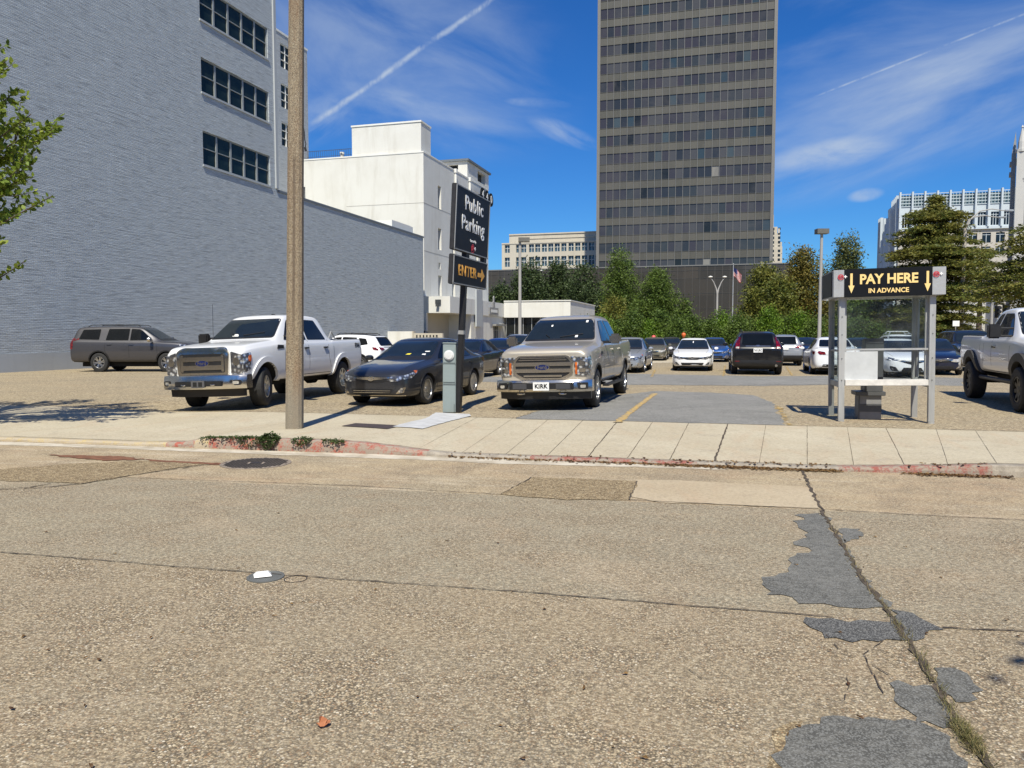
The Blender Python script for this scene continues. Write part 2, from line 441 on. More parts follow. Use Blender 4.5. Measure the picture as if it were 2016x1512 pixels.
m_lampdim = lamp_mat('dull_headlamp', (.70, .68, .60), (.45, .43, .38), .2, .2)
m_tail = lamp_mat('tail_lamp', (.30, .008, .010), (.10, .002, .004), .1, .1)
m_amber = lamp_mat('amber_lamp', (.75, .20, .03), (.45, .09, .01), .15, .1)
m_plate = simple('plate_white', (.78, .78, .76), .4)
m_ink = simple('sign_black', (.006, .007, .009), .45, 0, .1, 3, spec=.25)
m_white = simple('sign_white', (.82, .82, .80), .5)
m_sandy = simple('letter_yellow', (.86, .62, .25), .5, 0, .03)
m_amberp = simple('letter_amber', (.72, .36, .06), .5, 0, .05)
m_redp = simple('logo_red', (.48, .03, .05), .5)
m_alu = stain_mat('aluminium', (.52, .53, .53), (.28, .28, .26), 3, .42, .7); NT(m_alu.node_tree).put(m_alu.node_tree.nodes['Principled BSDF'], 'Metallic', .45)
m_alud = stain_mat('dull_aluminium', (.36, .36, .35), (.20, .20, .19), 3, .5, .5); NT(m_alud.node_tree).put(m_alud.node_tree.nodes['Principled BSDF'], 'Metallic', .4)
m_steel = stain_mat('galvanised', (.36, .35, .33), (.24, .22, .20), 3, .55, .5)
m_blue = simple('oval_blue', (.012, .025, .12), .2, .2, .1)
m_wood = simple('bark', (.085, .062, .045), .9, 0, .4, 5, .6, 20)

# ================================================================== GROUND
RZ = -0.12                                                  # road level; the parking lot is level 0
A0 = gp(0, 868, RZ); A1 = gp(2016, 942, RZ)
SX = (A1 - A0).normalized(); SY = Vector((-SX.y, SX.x, 0)); S0 = gp(1008, 904, RZ); SANG = math.atan2(SX.y, SX.x)
def to_s(p): d = Vector(p) - S0; return d.dot(SX), d.dot(SY)
def from_s(x, y, z=0.0): q = S0 + SX * x + SY * y; return Vector((q.x, q.y, z))
D1 = sum(to_s(gp(u, v, RZ))[1] for u, v in ((236, 940), (1600, 1003), (2016, 1025))) / 3
D2 = sum(to_s(gp(u, v, RZ))[1] for u, v in ((0, 1088), (1008, 1166), (2016, 1245))) / 3
ba = to_s(gp(342, 806)); bb = to_s(gp(2016, 850))
def yback(x): return ba[1] + (bb[1] - ba[1]) * (x - ba[0]) / (bb[0] - ba[0])
DIPS = [(gp(369, 805, -.07), .075, 1.5), (gp(1004, 805, -.05), .055, 1.3)]
def hlot(x, y):
    return -sum(a * math.exp(-((x - c.x) ** 2 + (y - c.y) ** 2) / r ** 2) for c, a, r in DIPS)
KU = [(-900, -.075), (0, -.075), (250, -.072), (330, -.05), (390, .035), (450, .05), (620, .05), (700, .035), (760, -.005), (830, -.055),
      (900, -.078), (1640, -.075), (1750, -.055), (1870, -.02), (2016, .02), (2300, .03)]
def x_of_u(u):
    r_ = ray(u, 0); d = Vector((r_.x, r_.y)); # intersect ground heading with the curb line
    o = -Vector((S0.x, S0.y)); n = Vector((SY.x, SY.y)); t = -o.dot(n) / d.dot(n) if abs(d.dot(n)) > 1e-6 else 0
    return (o + d * t).dot(Vector((SX.x, SX.y)))
KX = [(x_of_u(u), z) for u, z in KU]
def zcurb(x):
    if x <= KX[0][0]: return KX[0][1]
    for (xa, za), (xb, zb) in zip(KX, KX[1:]):
        if x <= xb:
            t = (x - xa) / (xb - xa); t = t * t * (3 - 2 * t)
            return za + (zb - za) * t
    return KX[-1][1]
def zwalk(x, y):
    q = from_s(x, yback(x)); t = min(1, max(0, (y - .16) / (yback(x) - .16)))
    return zcurb(x) * (1 - t) + hlot(q.x, q.y) * t
def zroad(x, y): return RZ

m_road = ground_mat('road_concrete', 'road', (D1, D2), (1.06, 1.02, .95)); m_lot = ground_mat('lot_gravel_concrete', 'lot', None, (1.03, 1.0, .93)); m_walk = ground_mat('walk_concrete', 'walk')
m_coarse = ground_mat('pebbly_patch', 'coarse', None, (1.0, .93, .78)); m_asph = ground_mat('grey_asphalt', 'asphalt'); m_tar = ground_mat('dark_asphalt', 'tar', None, (.72, .72, .72)); m_asphr = ground_mat('road_patch_asphalt', 'asphalt', None, (.66, .665, .66))
m_pale = ground_mat('pale_dusty_concrete', 'pale')
m_joint = simple('joint_dirt', (.075, .058, .042), .95, 0, .5, 14)
m_rust = simple('red_dirt', (.17, .075, .04), .95, 0, .4, 9)

def worn(name, col, under, lo=.42, hi=.56, scale=7):
    m_, t, b = mat(name)
    tc = t.new('ShaderNodeTexCoord').outputs['Object']
    n1 = t.noise(tc, scale, 6, .7); n2 = t.noise(tc, 40, 3, .7)
    k = t.sm(t.m('ADD', t.m('MULTIPLY', n1, .7), t.m('MULTIPLY', n2, .3)), lo, hi)
    c = t.mix(k, under, col); c = t.mix(t.m('MULTIPLY', t.sm(n2, .55, .75), .5), c, (.10, .08, .065))
    t.put(b, 'Base Color', c); t.put(b, 'Roughness', .85)
    t.put(b, 'Normal', t.new('ShaderNodeBump', {'Strength': .6, 'Distance': .01, 'Height': n2}).outputs[0])
    return m_
m_redc = worn('worn_red_curb_paint', (.36, .10, .07), (.30, .25, .20), .46, .60)
m_redc2 = worn('faded_red_curb_paint', (.27, .085, .065), (.28, .24, .19), .44, .60)
m_yelc = worn('worn_yellow_curb_paint', (.46, .36, .17), (.40, .34, .25), .48, .62)
m_curb = worn('curb_concrete', (.36, .32, .26), (.24, .21, .17), .40, .60)
m_yline = worn('yellow_line_paint', (.52, .34, .09), (.27, .24, .19), .40, .56, 9)

def struct(name, me_or_mb, mats, smooth=None):
    o = me_or_mb.build(name, mats, None, smooth); o['kind'] = 'structure'; return o
mb = MB(); mb.quad((-2500, -2500, -.16), (2500, -2500, -.16), (2500, 2500, -.16), (-2500, 2500, -.16)); struct('ground', mb, m_lot)
def local_struct(name, mb, mats):                           # mesh given in street coordinates
    o = mb.build(name, mats); o.location = (S0.x, S0.y, 0); o.rotation_euler = (0, 0, SANG); o['kind'] = 'structure'; return o
mb = MB(); mb.quad((-250, -30, RZ), (250, -30, RZ), (250, .02, RZ), (-250, .02, RZ)); local_struct('road', mb, m_road)

xs = [-60, -40] + [-24 + i * .25 for i in range(153)] + [18, 30, 60]
# curb
mb = MB(); rnd = random.Random(3)
def cmat(x):
    r_ = rnd.random()
    if x < x_of_u(300): return 2
    if x < x_of_u(370): return 2 if r_ < .5 else 1
    if x < x_of_u(830): return 1
    if x < x_of_u(1030): return 0
    if x < x_of_u(1330): return 3
    if x < x_of_u(1640): return 3 if r_ < .35 else 0
    if x < x_of_u(1960): return 3 if r_ < .8 else 0
    return 0
prof = []
for i, x in enumerate(xs):
    z = zcurb(x); jb = rnd.uniform(-.008, .008)
    prof.append([(x, -.005, RZ - .02), (x, .004 + jb, RZ + (z - RZ) * .5), (x, .022 + jb, z - .012), (x, .04 + jb, z), (x, .16, z), (x, .16, RZ - .02)])
for i in range(len(xs) - 1):
    a, b_ = prof[i], prof[i + 1]; k = cmat(xs[i])
    for j in range(5): mb.quad(a[j], b_[j], b_[j + 1], a[j + 1], k)
local_struct('curb', mb, [m_curb, m_redc, m_yelc, m_redc2])
# sidewalk (with its joints as a second material)
mb = MB(); NYW = 8
def wpt(x, t, dz=0.0): y = .16 + (yback(x) - .16) * t; return (x, y, zwalk(x, y) + dz)
for i in range(len(xs) - 1):
    for j in range(NYW): mb.quad(wpt(xs[i], j / NYW), wpt(xs[i + 1], j / NYW), wpt(xs[i + 1], (j + 1) / NYW), wpt(xs[i], (j + 1) / NYW))
def back_x(u):                                             # street x where the column u crosses the back edge
    p = gp(u, 806 + (u - 342) * 44 / 1674); return to_s(p)[0]
for ub, uf, wd in ((1433, 1423, .035), (1216, 1160, .022), (1148, 1076, .010), (1285, 1242, .012), (1356, 1330, .012), (1508, 1516, .010), (1589, 1616, .010),
                   (1668, 1712, .007), (1744, 1817, .010), (1843, 1908, .006), (1920, 2010, .006), (1080, 990, .006), (1010, 900, .006), (940, 810, .006)):
    xb, xf = back_x(ub), x_of_u(uf); last = None
    for k in range(25):
        t = k / 24; x = xf + (xb - xf) * t + rnd.uniform(-.3, .3) * wd; wk = wd * rnd.uniform(.4, 1.0)
        cur = (wpt(x - wk / 2, t, .004), wpt(x + wk / 2, t, .004))
        if last: mb.quad(last[0], last[1], cur[1], cur[0], 1)
        last = cur
for t_, wd in ((1.0, .030), (0.0, .020)):
    for i in range(3, len(xs) - 3):
        a = wpt(xs[i], t_, .004); b_ = wpt(xs[i + 1], t_, .004); k0 = wd * rnd.uniform(.25, 1)
        mb.quad(a, b_, (b_[0], b_[1] + k0, b_[2]), (a[0], a[1] + k0, a[2]), 1)
local_struct('sidewalk', mb, [m_walk, m_joint])
# parking lot
mb = MB()
ysn = [0, .4, .8, 1.2, 1.6, 2, 2.5, 3, 3.5, 4, 5, 6, 8, 12, 20, 40, 80, 160]
gx = [-120, -60] + [-16 + i * .5 for i in range(60)] + [30, 60, 120]
idx = {}
vs = []
for j, dy in enumerate(ysn):
    for i, x in enumerate(gx):
        q = from_s(x, yback(x) + dy); vs.append((q.x, q.y, hlot(q.x, q.y)))
n_ = len(gx)
mb.add(vs, [(j * n_ + i, j * n_ + i + 1, (j + 1) * n_ + i + 1, (j + 1) * n_ + i) for j in range(len(ysn) - 1) for i in range(n_ - 1)])
struct('parking_lot', mb, m_lot, 60)

def sheet(name, pts, zf, mats, dz=.004, jag=.05, grid=.6, seed=1, step=.15, space='w', fine=None):
    """thin irregular sheet laid on a surface"""
    r_ = random.Random(seed); P = [Vector((p[0], p[1], 0)) for p in pts]; out = []
    for i, p in enumerate(P):
        q = P[(i + 1) % len(P)]; n = max(1, int((q - p).length / step)); nr = Vector((-(q - p).y, (q - p).x, 0)).normalized() if (q - p).length > 1e-5 else Vector((0, 0, 0))
        for k in range(n):
            s_ = math.sin(k * 1.7 + i * 2.1) * .3 + r_.uniform(-1, 1)
            out.append(p.lerp(q, k / n) + nr * s_ * jag * (0.3 if k == 0 else 1))
    bm = bmesh.new(); bm.faces.new([bm.verts.new(p) for p in out])
    bmesh.ops.triangulate(bm, faces=bm.faces[:])
    if grid:
        for ax in (0, 1):
            lo = min(p[ax] for p in out); hi = max(p[ax] for p in out); c = math.ceil(lo / grid) * grid
            while c < hi:
                no = (1, 0, 0) if ax == 0 else (0, 1, 0)
                bmesh.ops.bisect_plane(bm, geom=bm.verts[:] + bm.edges[:] + bm.faces[:], plane_co=Vector(no) * c, plane_no=no); c += grid
    for v_ in bm.verts: v_.co.z = zf(v_.co.x, v_.co.y) + dz
    bmesh.ops.recalc_face_normals(bm, faces=bm.faces)
    if bm.faces and sum(f.normal.z for f in bm.faces) < 0: bmesh.ops.reverse_faces(bm, faces=bm.faces[:])
    me = bpy.data.meshes.new(name); bm.to_mesh(me); bm.free()
    o = link(name, me, mats); o['kind'] = 'structure'; return o
RP = lambda *uv: [gp(u, v, RZ) for u, v in uv]
LP = lambda *uv: [gp(u, v, 0) for u, v in uv]
zr = lambda x, y: RZ
def wz(x, y): return zwalk(*to_s((x, y, 0)))
# road patches
sheet('road_gutter', RP((-300, 858), (0, 869.5), (345, 881.5), (560, 889), (700, 893), (900, 901), (1200, 912), (1440, 921.5), (1430, 925), (1180, 918), (980, 913), (820, 905), (640, 899), (430, 891), (200, 882), (0, 876), (-300, 866)), zr, m_pale, .003, .02, 0, 5)
sheet('road_patch', RP((0, 925), (130, 914), (280, 908), (420, 912), (300, 930), (160, 953), (0, 946)), zr, m_coarse, .006, .03, 0, 2)
sheet('road_patch', RP((985, 974), (1048, 940), (1255, 948), (1238, 985), (1120, 985)), zr, m_coarse, .006, .03, 0, 3)
sheet('road_patch', RP((1252, 946), (1330, 946), (1600, 960), (1612, 1001), (1300, 990), (1238, 978)), zr, ground_mat('smooth_patch', 'walk', None, (.95, .89, .84)), .005, .012, 0, 33)
sheet('road_patch', RP((1575, 1012), (1620, 1010), (1672, 1092), (1706, 1150), (1750, 1195), (1700, 1200), (1600, 1190), (1512, 1172), (1500, 1145), (1552, 1120), (1555, 1098), (1595, 1085), (1562, 1068), (1590, 1050), (1573, 1035)), zr, m_asphr, .005, .05, 0, 4, .07)
sheet('road_patch', RP((1652, 1042), (1695, 1042), (1700, 1056), (1664, 1068)), zr, m_asphr, .005, .03, 0, 6, .06)
sheet('road_patch', RP((1585, 1216), (1750, 1226), (1752, 1200), (1800, 1208), (1855, 1240), (1820, 1258), (1700, 1262), (1622, 1258), (1592, 1236)), zr, m_tar, .006, .04, 0, 7, .07)
sheet('road_patch', RP((1750, 1345), (1842, 1352), (1872, 1400), (1880, 1432), (1800, 1424), (1762, 1380)), zr, m_asphr, .005, .03, 0, 8, .05)
sheet('road_patch', RP((1838, 1316), (1880, 1316), (1918, 1340), (1925, 1378), (1880, 1384), (1845, 1350)), zr, m_asphr, .005, .03, 0, 9, .05)
sheet('road_patch', RP((1555, 1440), (1640, 1412), (1780, 1418), (1850, 1440), (1920, 1530), (1900, 1560), (1560, 1560), (1520, 1490)), zr, m_asphr, .006, .025, 0, 10, .05)
sheet('road_patch', RP((1520, 1440), (1580, 1420), (1560, 1480), (1570, 1560), (1530, 1560), (1516, 1490)), zr, m_coarse, .004, .02, 0, 11, .05)
sheet('dirt_streak', RP((95, 896), (240, 899), (285, 905), (210, 908), (140, 902)), zr, m_rust, .008, .03, 0, 12, .06)
sheet('dirt_streak', RP((285, 905), (440, 913), (430, 916), (300, 909)), zr, m_rust, .008, .02, 0, 13, .06)
def strip(name, uvs, wd, zf, m_, dz=.008, z=RZ, seed=1, gaps=0.0, wig=.5):
    r_ = random.Random(seed); mb = MB(); P = [gp(u, v, z) for u, v in uvs]
    last = None
    for p, q in zip(P, P[1:]):
        d = q - p; n = max(2, int(d.length / .06)); nr = Vector((-d.y, d.x, 0)).normalized()
        for k in range(n + 1):
            c = p.lerp(q, k / n) + nr * r_.uniform(-wig, wig) * wd; h = wd * r_.uniform(.3, 1) / 2
            cur = (c - nr * h, c + nr * h)
            cur = [Vector((a.x, a.y, zf(a.x, a.y) + dz)) for a in cur]
            if last and r_.random() >= gaps: mb.quad(last[0], cur[0], cur[1], last[1])
            last = cur
    o = mb.build(name, m_); o['kind'] = 'structure'; return o
strip('road_joint', [(-100, 1080), (0, 1088), (504, 1129), (1008, 1165), (1560, 1210), (1640, 1217)], .016, zr, m_joint, seed=2)
strip('road_joint', [(1855, 1236), (2016, 1245), (2300, 1262)], .022, zr, m_joint, seed=3)
strip('road_joint', [(236, 940), (700, 957), (985, 974)], .018, zr, m_joint, seed=4)
strip('road_joint', [(1238, 985), (1612, 1003), (1800, 1014), (2016, 1025), (2400, 1045)], .020, zr, m_joint, seed=5)
strip('road_joint', [(-200, 972), (70, 962), (160, 953), (236, 940), (330, 926), (440, 912)], .03, zr, m_joint, seed=6, gaps=.1)
strip('road_joint', [(985, 974), (1048, 940)], .02, zr, m_joint, seed=7)
strip('road_joint', [(1255, 948), (1238, 985)], .02, zr, m_joint, seed=8)
strip('road_joint', [(1578, 924), (1600, 970), (1618, 1006), (1650, 1058), (1690, 1128), (1750, 1208), (1800, 1280), (1842, 1345), (1880, 1420), (1950, 1520)], .045, zr, m_joint, seed=9, wig=.35)
strip('road_crack', [(1625, 1250), (1660, 1290), (1700, 1300), (1750, 1330)], .008, zr, m_joint, seed=10, gaps=.2)
strip('road_crack', [(1740, 1262), (1700, 1290), (1720, 1330), (1745, 1380)], .008, zr, m_joint, seed=11, gaps=.2)
strip('road_crack', [(1660, 1320), (1672, 1350), (1662, 1380)], .008, zr, m_joint, seed=12, gaps=.2)
strip('road_crack', [(1342, 1310), (1370, 1330), (1395, 1350)], .006, zr, m_joint, seed=13, gaps=.2)
strip('road_crack', [(-50, 966), (60, 960), (100, 952)], .03, zr, m_joint, seed=14, gaps=.2)
# lot patches
hl = lambda x, y: hlot(x, y)
sheet('asphalt_patch', LP((1014, 824.4), (1062, 806), (1180, 782), (1290, 770), (1400, 773), (1480, 778), (1520, 792), (1546, 837.4), (1300, 831.4), (1100, 826.4)), hl, m_asph, .004, .05, .4, 21, .25)
sheet('asphalt_patch', LP((1180, 757), (1300, 758), (1500, 760), (1760, 756), (1900, 760), (1900, 745), (1760, 739), (1500, 741), (1250, 736), (1150, 738)), hl, m_asph, .004, .12, 2, 22, .5)
sheet('asphalt_patch', LP((930, 752), (990, 753), (990, 742), (930, 742)), hl, m_asph, .004, .12, 2, 23, .5)
strip('parking_line', [(1216, 832), (1253, 802), (1290, 775)], .19, hl, m_yline, .009, 0, 24, wig=.06)
strip('parking_line', [(1556, 838), (1530, 800)], .14, hl, m_yline, .009, 0, 25, .45, .3)
for n_, (a, b_) in enumerate((((1283, 742), (1290, 728)), ((1424, 741), (1428, 720)), ((1560, 740), (1548, 722)), ((1060, 735), (1090, 720)))):
    strip('parking_line', [a, b_], .12, hl, m_yline, .009, 0, 26 + n_, .2, .2)
sheet('concrete_strip', LP((1240, 716), (1420, 712), (1420, 706), (1240, 709)), hl, m_walk, .005, .1, 0, 27)
strip('road_crack', [(1240, 757), (1400, 759), (1640, 757)], .06, hl, m_joint, .008, 0, 31, .3)
strip('road_crack', [(1290, 772), (1210, 790), (1060, 806), (1014, 824)], .03, hl, m_joint, .008, 0, 32, .4)
# pale new concrete round the sign and meter, dark cover plates
sheet('concrete_pad', [gp(u, v, -.01) for u, v in ((858, 814), (925, 817), (927, 821), (888, 830), (832, 847), (772, 844.5), (800, 836), (838, 826))], lambda x, y: max(wz(x, y) if to_s((x, y, 0))[1] < yback(to_s((x, y, 0))[0]) else 0, -.5), simple('fresh_concrete', (.47, .475, .475), .85, 0, .16, 4, .4, 40), .012, .015, .3, 28, .1)
o = sheet('utility_cover', [gp(u, v, -.02) for u, v in ((672, 845), (700, 838.5), (792, 843), (762, 850.5))], wz, simple('brown_steel_plate', (.075, .055, .048), .6, .3, .3, 20), .010, .0, .3, 29, 1)
del o['kind']; tag(o, 'flat dark brown utility cover plate set in the sidewalk beside the pale concrete pad', 'cover')

# ================================================================== BUILDINGS
GA = R(15.9); E1 = Vector((math.cos(GA), -math.sin(GA), 0)); E2 = Vector((math.sin(GA), math.cos(GA), 0)); GROT = -GA
m_brick = brick_mat('painted_grey_brick', (.42, .46, .485), (.475, .52, .54))
m_brick2 = brick_mat('painted_pale_brick', (.42, .44, .45), (.50, .52, .52))
m_plast = stain_mat('grey_plaster', (.40, .425, .435), (.31, .33, .34), 1.5, .7, .4)
m_whitew = stain_mat('white_painted_concrete', (.66, .655, .61), (.50, .48, .42), .8, .75, .55)
m_whitet = stain_mat('white_trim', (.72, .72, .68), (.6, .58, .52), 1.0, .7, .3)
m_beige = stain_mat('beige_wall', (.46, .42, .34), (.36, .33, .27), 1.0, .75, .3)
m_wframe = simple('window_frame_grey', (.26, .28, .28), .5)
def glass_mat(name, c0, c1, rough=.05, scale=.4, spec=.5):
    m_, t, b = mat(name)
    tc = t.new('ShaderNodeTexCoord').outputs['Object']; n1 = t.noise(tc, scale, 3, .5)
    t.put(b, 'Base Color', t.mix(t.sm(n1, .4, .6), c0, c1)); t.put(b, 'Roughness', rough); t.put(b, 'Specular IOR Level', spec)
    return m_
m_bglass = glass_mat('green_black_glass', (.010, .020, .020), (.022, .036, .034), .08, .4, .16)
m_dglass = glass_mat('dark_shop_glass', (.008, .010, .011), (.018, .020, .020), .06)
m_coping = simple('dark_coping', (.13, .15, .17), .6)
m_rail = simple('railing_metal', (.05, .055, .06), .5)

def facade(mb, fn, L0, L1, H0, H1, ops, rev, mi=0, rmi=0):
    """flat wall with rectangular openings; fn(a,b,d) -> point, d = depth behind the face"""
    A = sorted({L0, L1, *[v for o in ops for v in o[:2]]}); B = sorted({H0, H1, *[v for o in ops for v in o[2:]]})
    for a, a2 in zip(A, A[1:]):
        for b_, b2 in zip(B, B[1:]):
            ca, cb = (a + a2) / 2, (b_ + b2) / 2
            if any(o[0] < ca < o[1] and o[2] < cb < o[3] for o in ops): continue
            mb.quad(fn(a, b_, 0), fn(a2, b_, 0), fn(a2, b2, 0), fn(a, b2, 0), mi)
    for a, a2, b_, b2 in ops:
        for p, q in (((a, b_), (a2, b_)), ((a2, b_), (a2, b2)), ((a2, b2), (a, b2)), ((a, b2), (a, b_))):
            mb.quad(fn(*p, 0), fn(*q, 0), fn(*q, rev), fn(*p, rev), rmi)

# ---- grey brick building
W0 = gp(0, 734, 0)
def t_of_u(u, org=W0, ax=E2):                               # distance along ax from org at which column u is reached
    k = (u - 1008) / F * 1.0
    # exact column test ignores pitch (small); x/y = k*cos-ish
    k2 = k / math.cos(PITCH)
    return (k2 * org.y - org.x) / (ax.x - k2 * ax.y)
gb = empty('brick_building', (W0.x, W0.y, 0), GROT, 'long blue grey painted brick building with three rows of windows', 'building')
TL = 21.27; TE = 47.07; tw0, tw1 = 13.60, 20.44
LOWZ = 11.35; TALL = 26.5
rows = [(11.60, 13.57), (15.78, 17.76), (19.92, 21.90)]
mb = MB()
facade(mb, lambda a, b_, d: (-d, a, b_), -32, TL, LOWZ, TALL, [(tw0, tw1, z0, z1) for z0, z1 in rows], .32)
mb.quad((0, -32, 0), (0, TL, 0), (0, TL, LOWZ), (0, -32, LOWZ)); mb.quad((0, TL, 0), (0, TE, 0), (0, TE, LOWZ), (0, TL, LOWZ))
mb.quad((0, TE, 0), (-28, TE, 0), (-28, TE, LOWZ), (0, TE, LOWZ)); mb.quad((0, TL, LOWZ), (0, TL, TALL), (-28, TL, TALL), (-28, TL, LOWZ))
mb.quad((0, TL, LOWZ), (0, TE, LOWZ), (-28, TE, LOWZ), (-28, TL, LOWZ)); mb.quad((0, -32, TALL), (0, TL, TALL), (-28, TL, TALL), (-28, -32, TALL))
mb.quad((-28, -32, 0), (-28, TE, 0), (-28, TE, LOWZ), (-28, -32, LOWZ)); mb.quad((-28, -32, LOWZ), (-28, TL, LOWZ), (-28, TL, TALL), (-28, -32, TALL)); mb.quad((0, -32, 0), (-28, -32, 0), (-28, -32, TALL), (0, -32, TALL))
mb.build('wall', m_brick, gb)
mb = MB(); mb.box(0, .035, -32, TE, -.1, .80); mb.build('plinth', m_plast, gb)
mb = MB(); mb.box(-.35, .06, TL, TE + .1, LOWZ, LOWZ + .16); mb.box(-28, -.35, TE - .2, TE + .1, LOWZ, LOWZ + .16); mb.build('coping', m_coping, gb)
mb = MB(); mb.box(-.02, .10, TL - .26, TL + .03, LOWZ + .2, TALL); mb.build('corner_trim', m_plast, gb)
mb = MB(); mb.box(-2.4, -.4, TE - 6.5, TE - 2.2, LOWZ + .16, LOWZ + .9); mb.box(-2.0, -.8, TE - 1.6, TE - .7, LOWZ + .16, LOWZ + 1.0); mb.build('roof_vent', m_whitet, gb)
WW = (tw1 - tw0) / 5; first = None
for z0, z1 in rows:
    for k in range(5):
        if first is None:
            mb = MB(); h = z1 - z0; e = .075
            mb.box(-.20, -.08, 0, e, 0, h); mb.box(-.20, -.08, WW - e, WW, 0, h); mb.box(-.20, -.08, e, WW - e, 0, .07); mb.box(-.20, -.08, e, WW - e, h - .07, h)
            mb.box(-.18, -.10, e, WW - e, h * .49, h * .49 + .05)
            first = mb.build('window', m_wframe, gb)
            mb = MB(); mb.box(-.17, -.155, e, WW - e, .07, h * .49); mb.box(-.145, -.13, e, WW - e, h * .49 + .05, h - .07); mb.build('pane', m_bglass, first)
            c = first
        else: c = copy_tree(first, gb)
        c.location = (0, tw0 + k * WW, z0)
    mb = MB(); mb.box(-.1, .07, tw0 - .06, tw1 + .06, z0 - .12, z0 - .002); mb.build('sill', m_plast, gb)

# ---- white building
C0 = yp(836, 660, 82); C0.z = 0
wbld = empty('white_building', (C0.x, C0.y, 0), GROT, 'white concrete office building with a roof tower and slit windows behind the grey wall', 'building')
def tr(u, z=None, x=0.0):                                   # along-distance on the right face
    return t_of_u(u, C0 + E1 * x, E2)
HW = 20.75; WL = 22.4
slits = []
for t, zs in [(t_, ((15.57, 18.08), (11.09, 13.44), (6.0, 8.24))) for t_ in (4.6, 9.0, 13.3, 17.6)]:
    t = t + 0
    for z0, z1 in zs: slits.append((t - .50, t + .50, z0, z1))
vt = 4.5; slits.append((vt - .3, vt + .3, 8.94, 9.67))
mb = MB()
facade(mb, lambda a, b_, d: (-d, a, b_), 0, WL, 0, HW, slits, .55)
facade(mb, lambda a, b_, d: (-a, d, b_), 0, 19.5, 0, HW, [(14.0, 17.6, 15.6, 17.9)], 1.6)
mb.quad((-19.5, 0, 0), (-19.5, WL, 0), (-19.5, WL, HW), (-19.5, 0, HW)); mb.quad((0, WL, 0), (-19.5, WL, 0), (-19.5, WL, HW), (0, WL, HW))
mb.quad((0, 0, HW - .25), (0, WL, HW - .25), (-19.5, WL, HW - .25), (-19.5, 0, HW - .25))
mb.box(-19.5, -17.6, 1.6, 1.62, 15.5, 18)
mb.build('wall', m_whitew, wbld)
mb = MB(); mb.box(-17.7, -13.9, 1.55, 1.58, 15.5, 18); mb.build('loggia_glass', m_bglass, wbld)
for z in (15.5, 10.5, 5.70):
    mb = MB(); mb.box(-.02, .012, -.012, WL, z, z + .07); mb.box(-9 if z > 14 else -.02, -.02, -.012, .02, z, z + .06); mb.build('joint', simple('shadow_joint', (.40, .39, .36), .8) if 'shadow_joint' not in MATS else MATS['shadow_joint'], wbld)
sp = None
for a, a2, z0, z1 in slits:
    mb = MB(); mb.box(-.50, -.44, a, a2, z0, z1); sp = mb.build('window', m_bglass, wbld)
mb = MB(); mb.box(-.30, .05, -.05, WL + .05, HW - .02, HW + .12); mb.box(-19.5, -.30, -.05, .25, HW - .02, HW + .12); mb.build('coping', m_whitet, wbld)
# roof tower at the near corner
PX = -(1 - 0) * 8.6
mb = MB(); mb.box(-8.35, -.33, .2, 2.9, HW, 23.95); mb.build('roof_tower', m_whitew, wbld)
mb = MB(); mb.box(-8.42, -.26, .12, 2.98, 23.95, 24.12); mb.build('coping', m_whitet, wbld)
ta, tb = tr(886), tr(957)
mb = MB(); facade(mb, lambda a, b_, d: (-d, a, b_), 14.0, 22.6, HW + .1, 22.85, [(18.0, 21.2, 21.2, 22.5)], .6)
facade(mb, lambda a, b_, d: (-a, 14.0 + d, b_), 0, 6.0, HW + .1, 22.85, [(1.2, 3.4, 21.9, 22.5)], .5)
mb.quad((-6, 14, HW), (-6, 22.6, HW), (-6, 22.6, 22.85), (-6, 14, 22.85)); mb.quad((0, 22.6, HW), (-6, 22.6, HW), (-6, 22.6, 22.85), (0, 22.6, 22.85))
mb.build('roof_house', m_whitew, wbld)
mb = MB(); mb.box(-6.2, .25, 13.7, 22.9, 22.85, 23.1); mb.build('roof', m_coping, wbld)
mb = MB(); mb.box(-3.5, -1.1, 14.5, 14.55, 21.8, 22.6); mb.build('louvre', m_dglass, wbld)
mb = MB(); mb.box(-.62, -.58, 17.9, 21.3, 21.1, 22.6); mb.build('louvre', m_dglass, wbld)
for yy in (9.5, 14.6):
    mb = MB(); mb.tube([(.12, yy, 18.8), (.12, yy, 20.6)], .14, 8); mb.box(-.02, .3, yy - .22, yy + .22, 20.5, 20.95); mb.build('downpipe', m_whitet, wbld)
# roof railing
mb = MB()
for k in range(34): mb.box(-17.5 + k * .26 - .012, -17.5 + k * .26 + .012, .9, .924, HW, HW + 1.15)
mb.box(-17.6, -8.8, .89, .93, HW + 1.12, HW + 1.17); mb.box(-17.6, -8.8, .89, .93, HW + .5, HW + .53); mb.box(-14.6, -12.0, .88, .93, HW + .1, HW + .14)
mb.build('railing', m_rail, wbld)
mb = MB(); mb.tube([(-10.2, 1.4, HW), (-10.2, 1.4, HW + .75)], .18); mb.tube([(-10.2, 1.4, HW + .75), (-10.2, 1.4, HW + .95)], .26); mb.build('roof_vent', m_whitet, wbld)
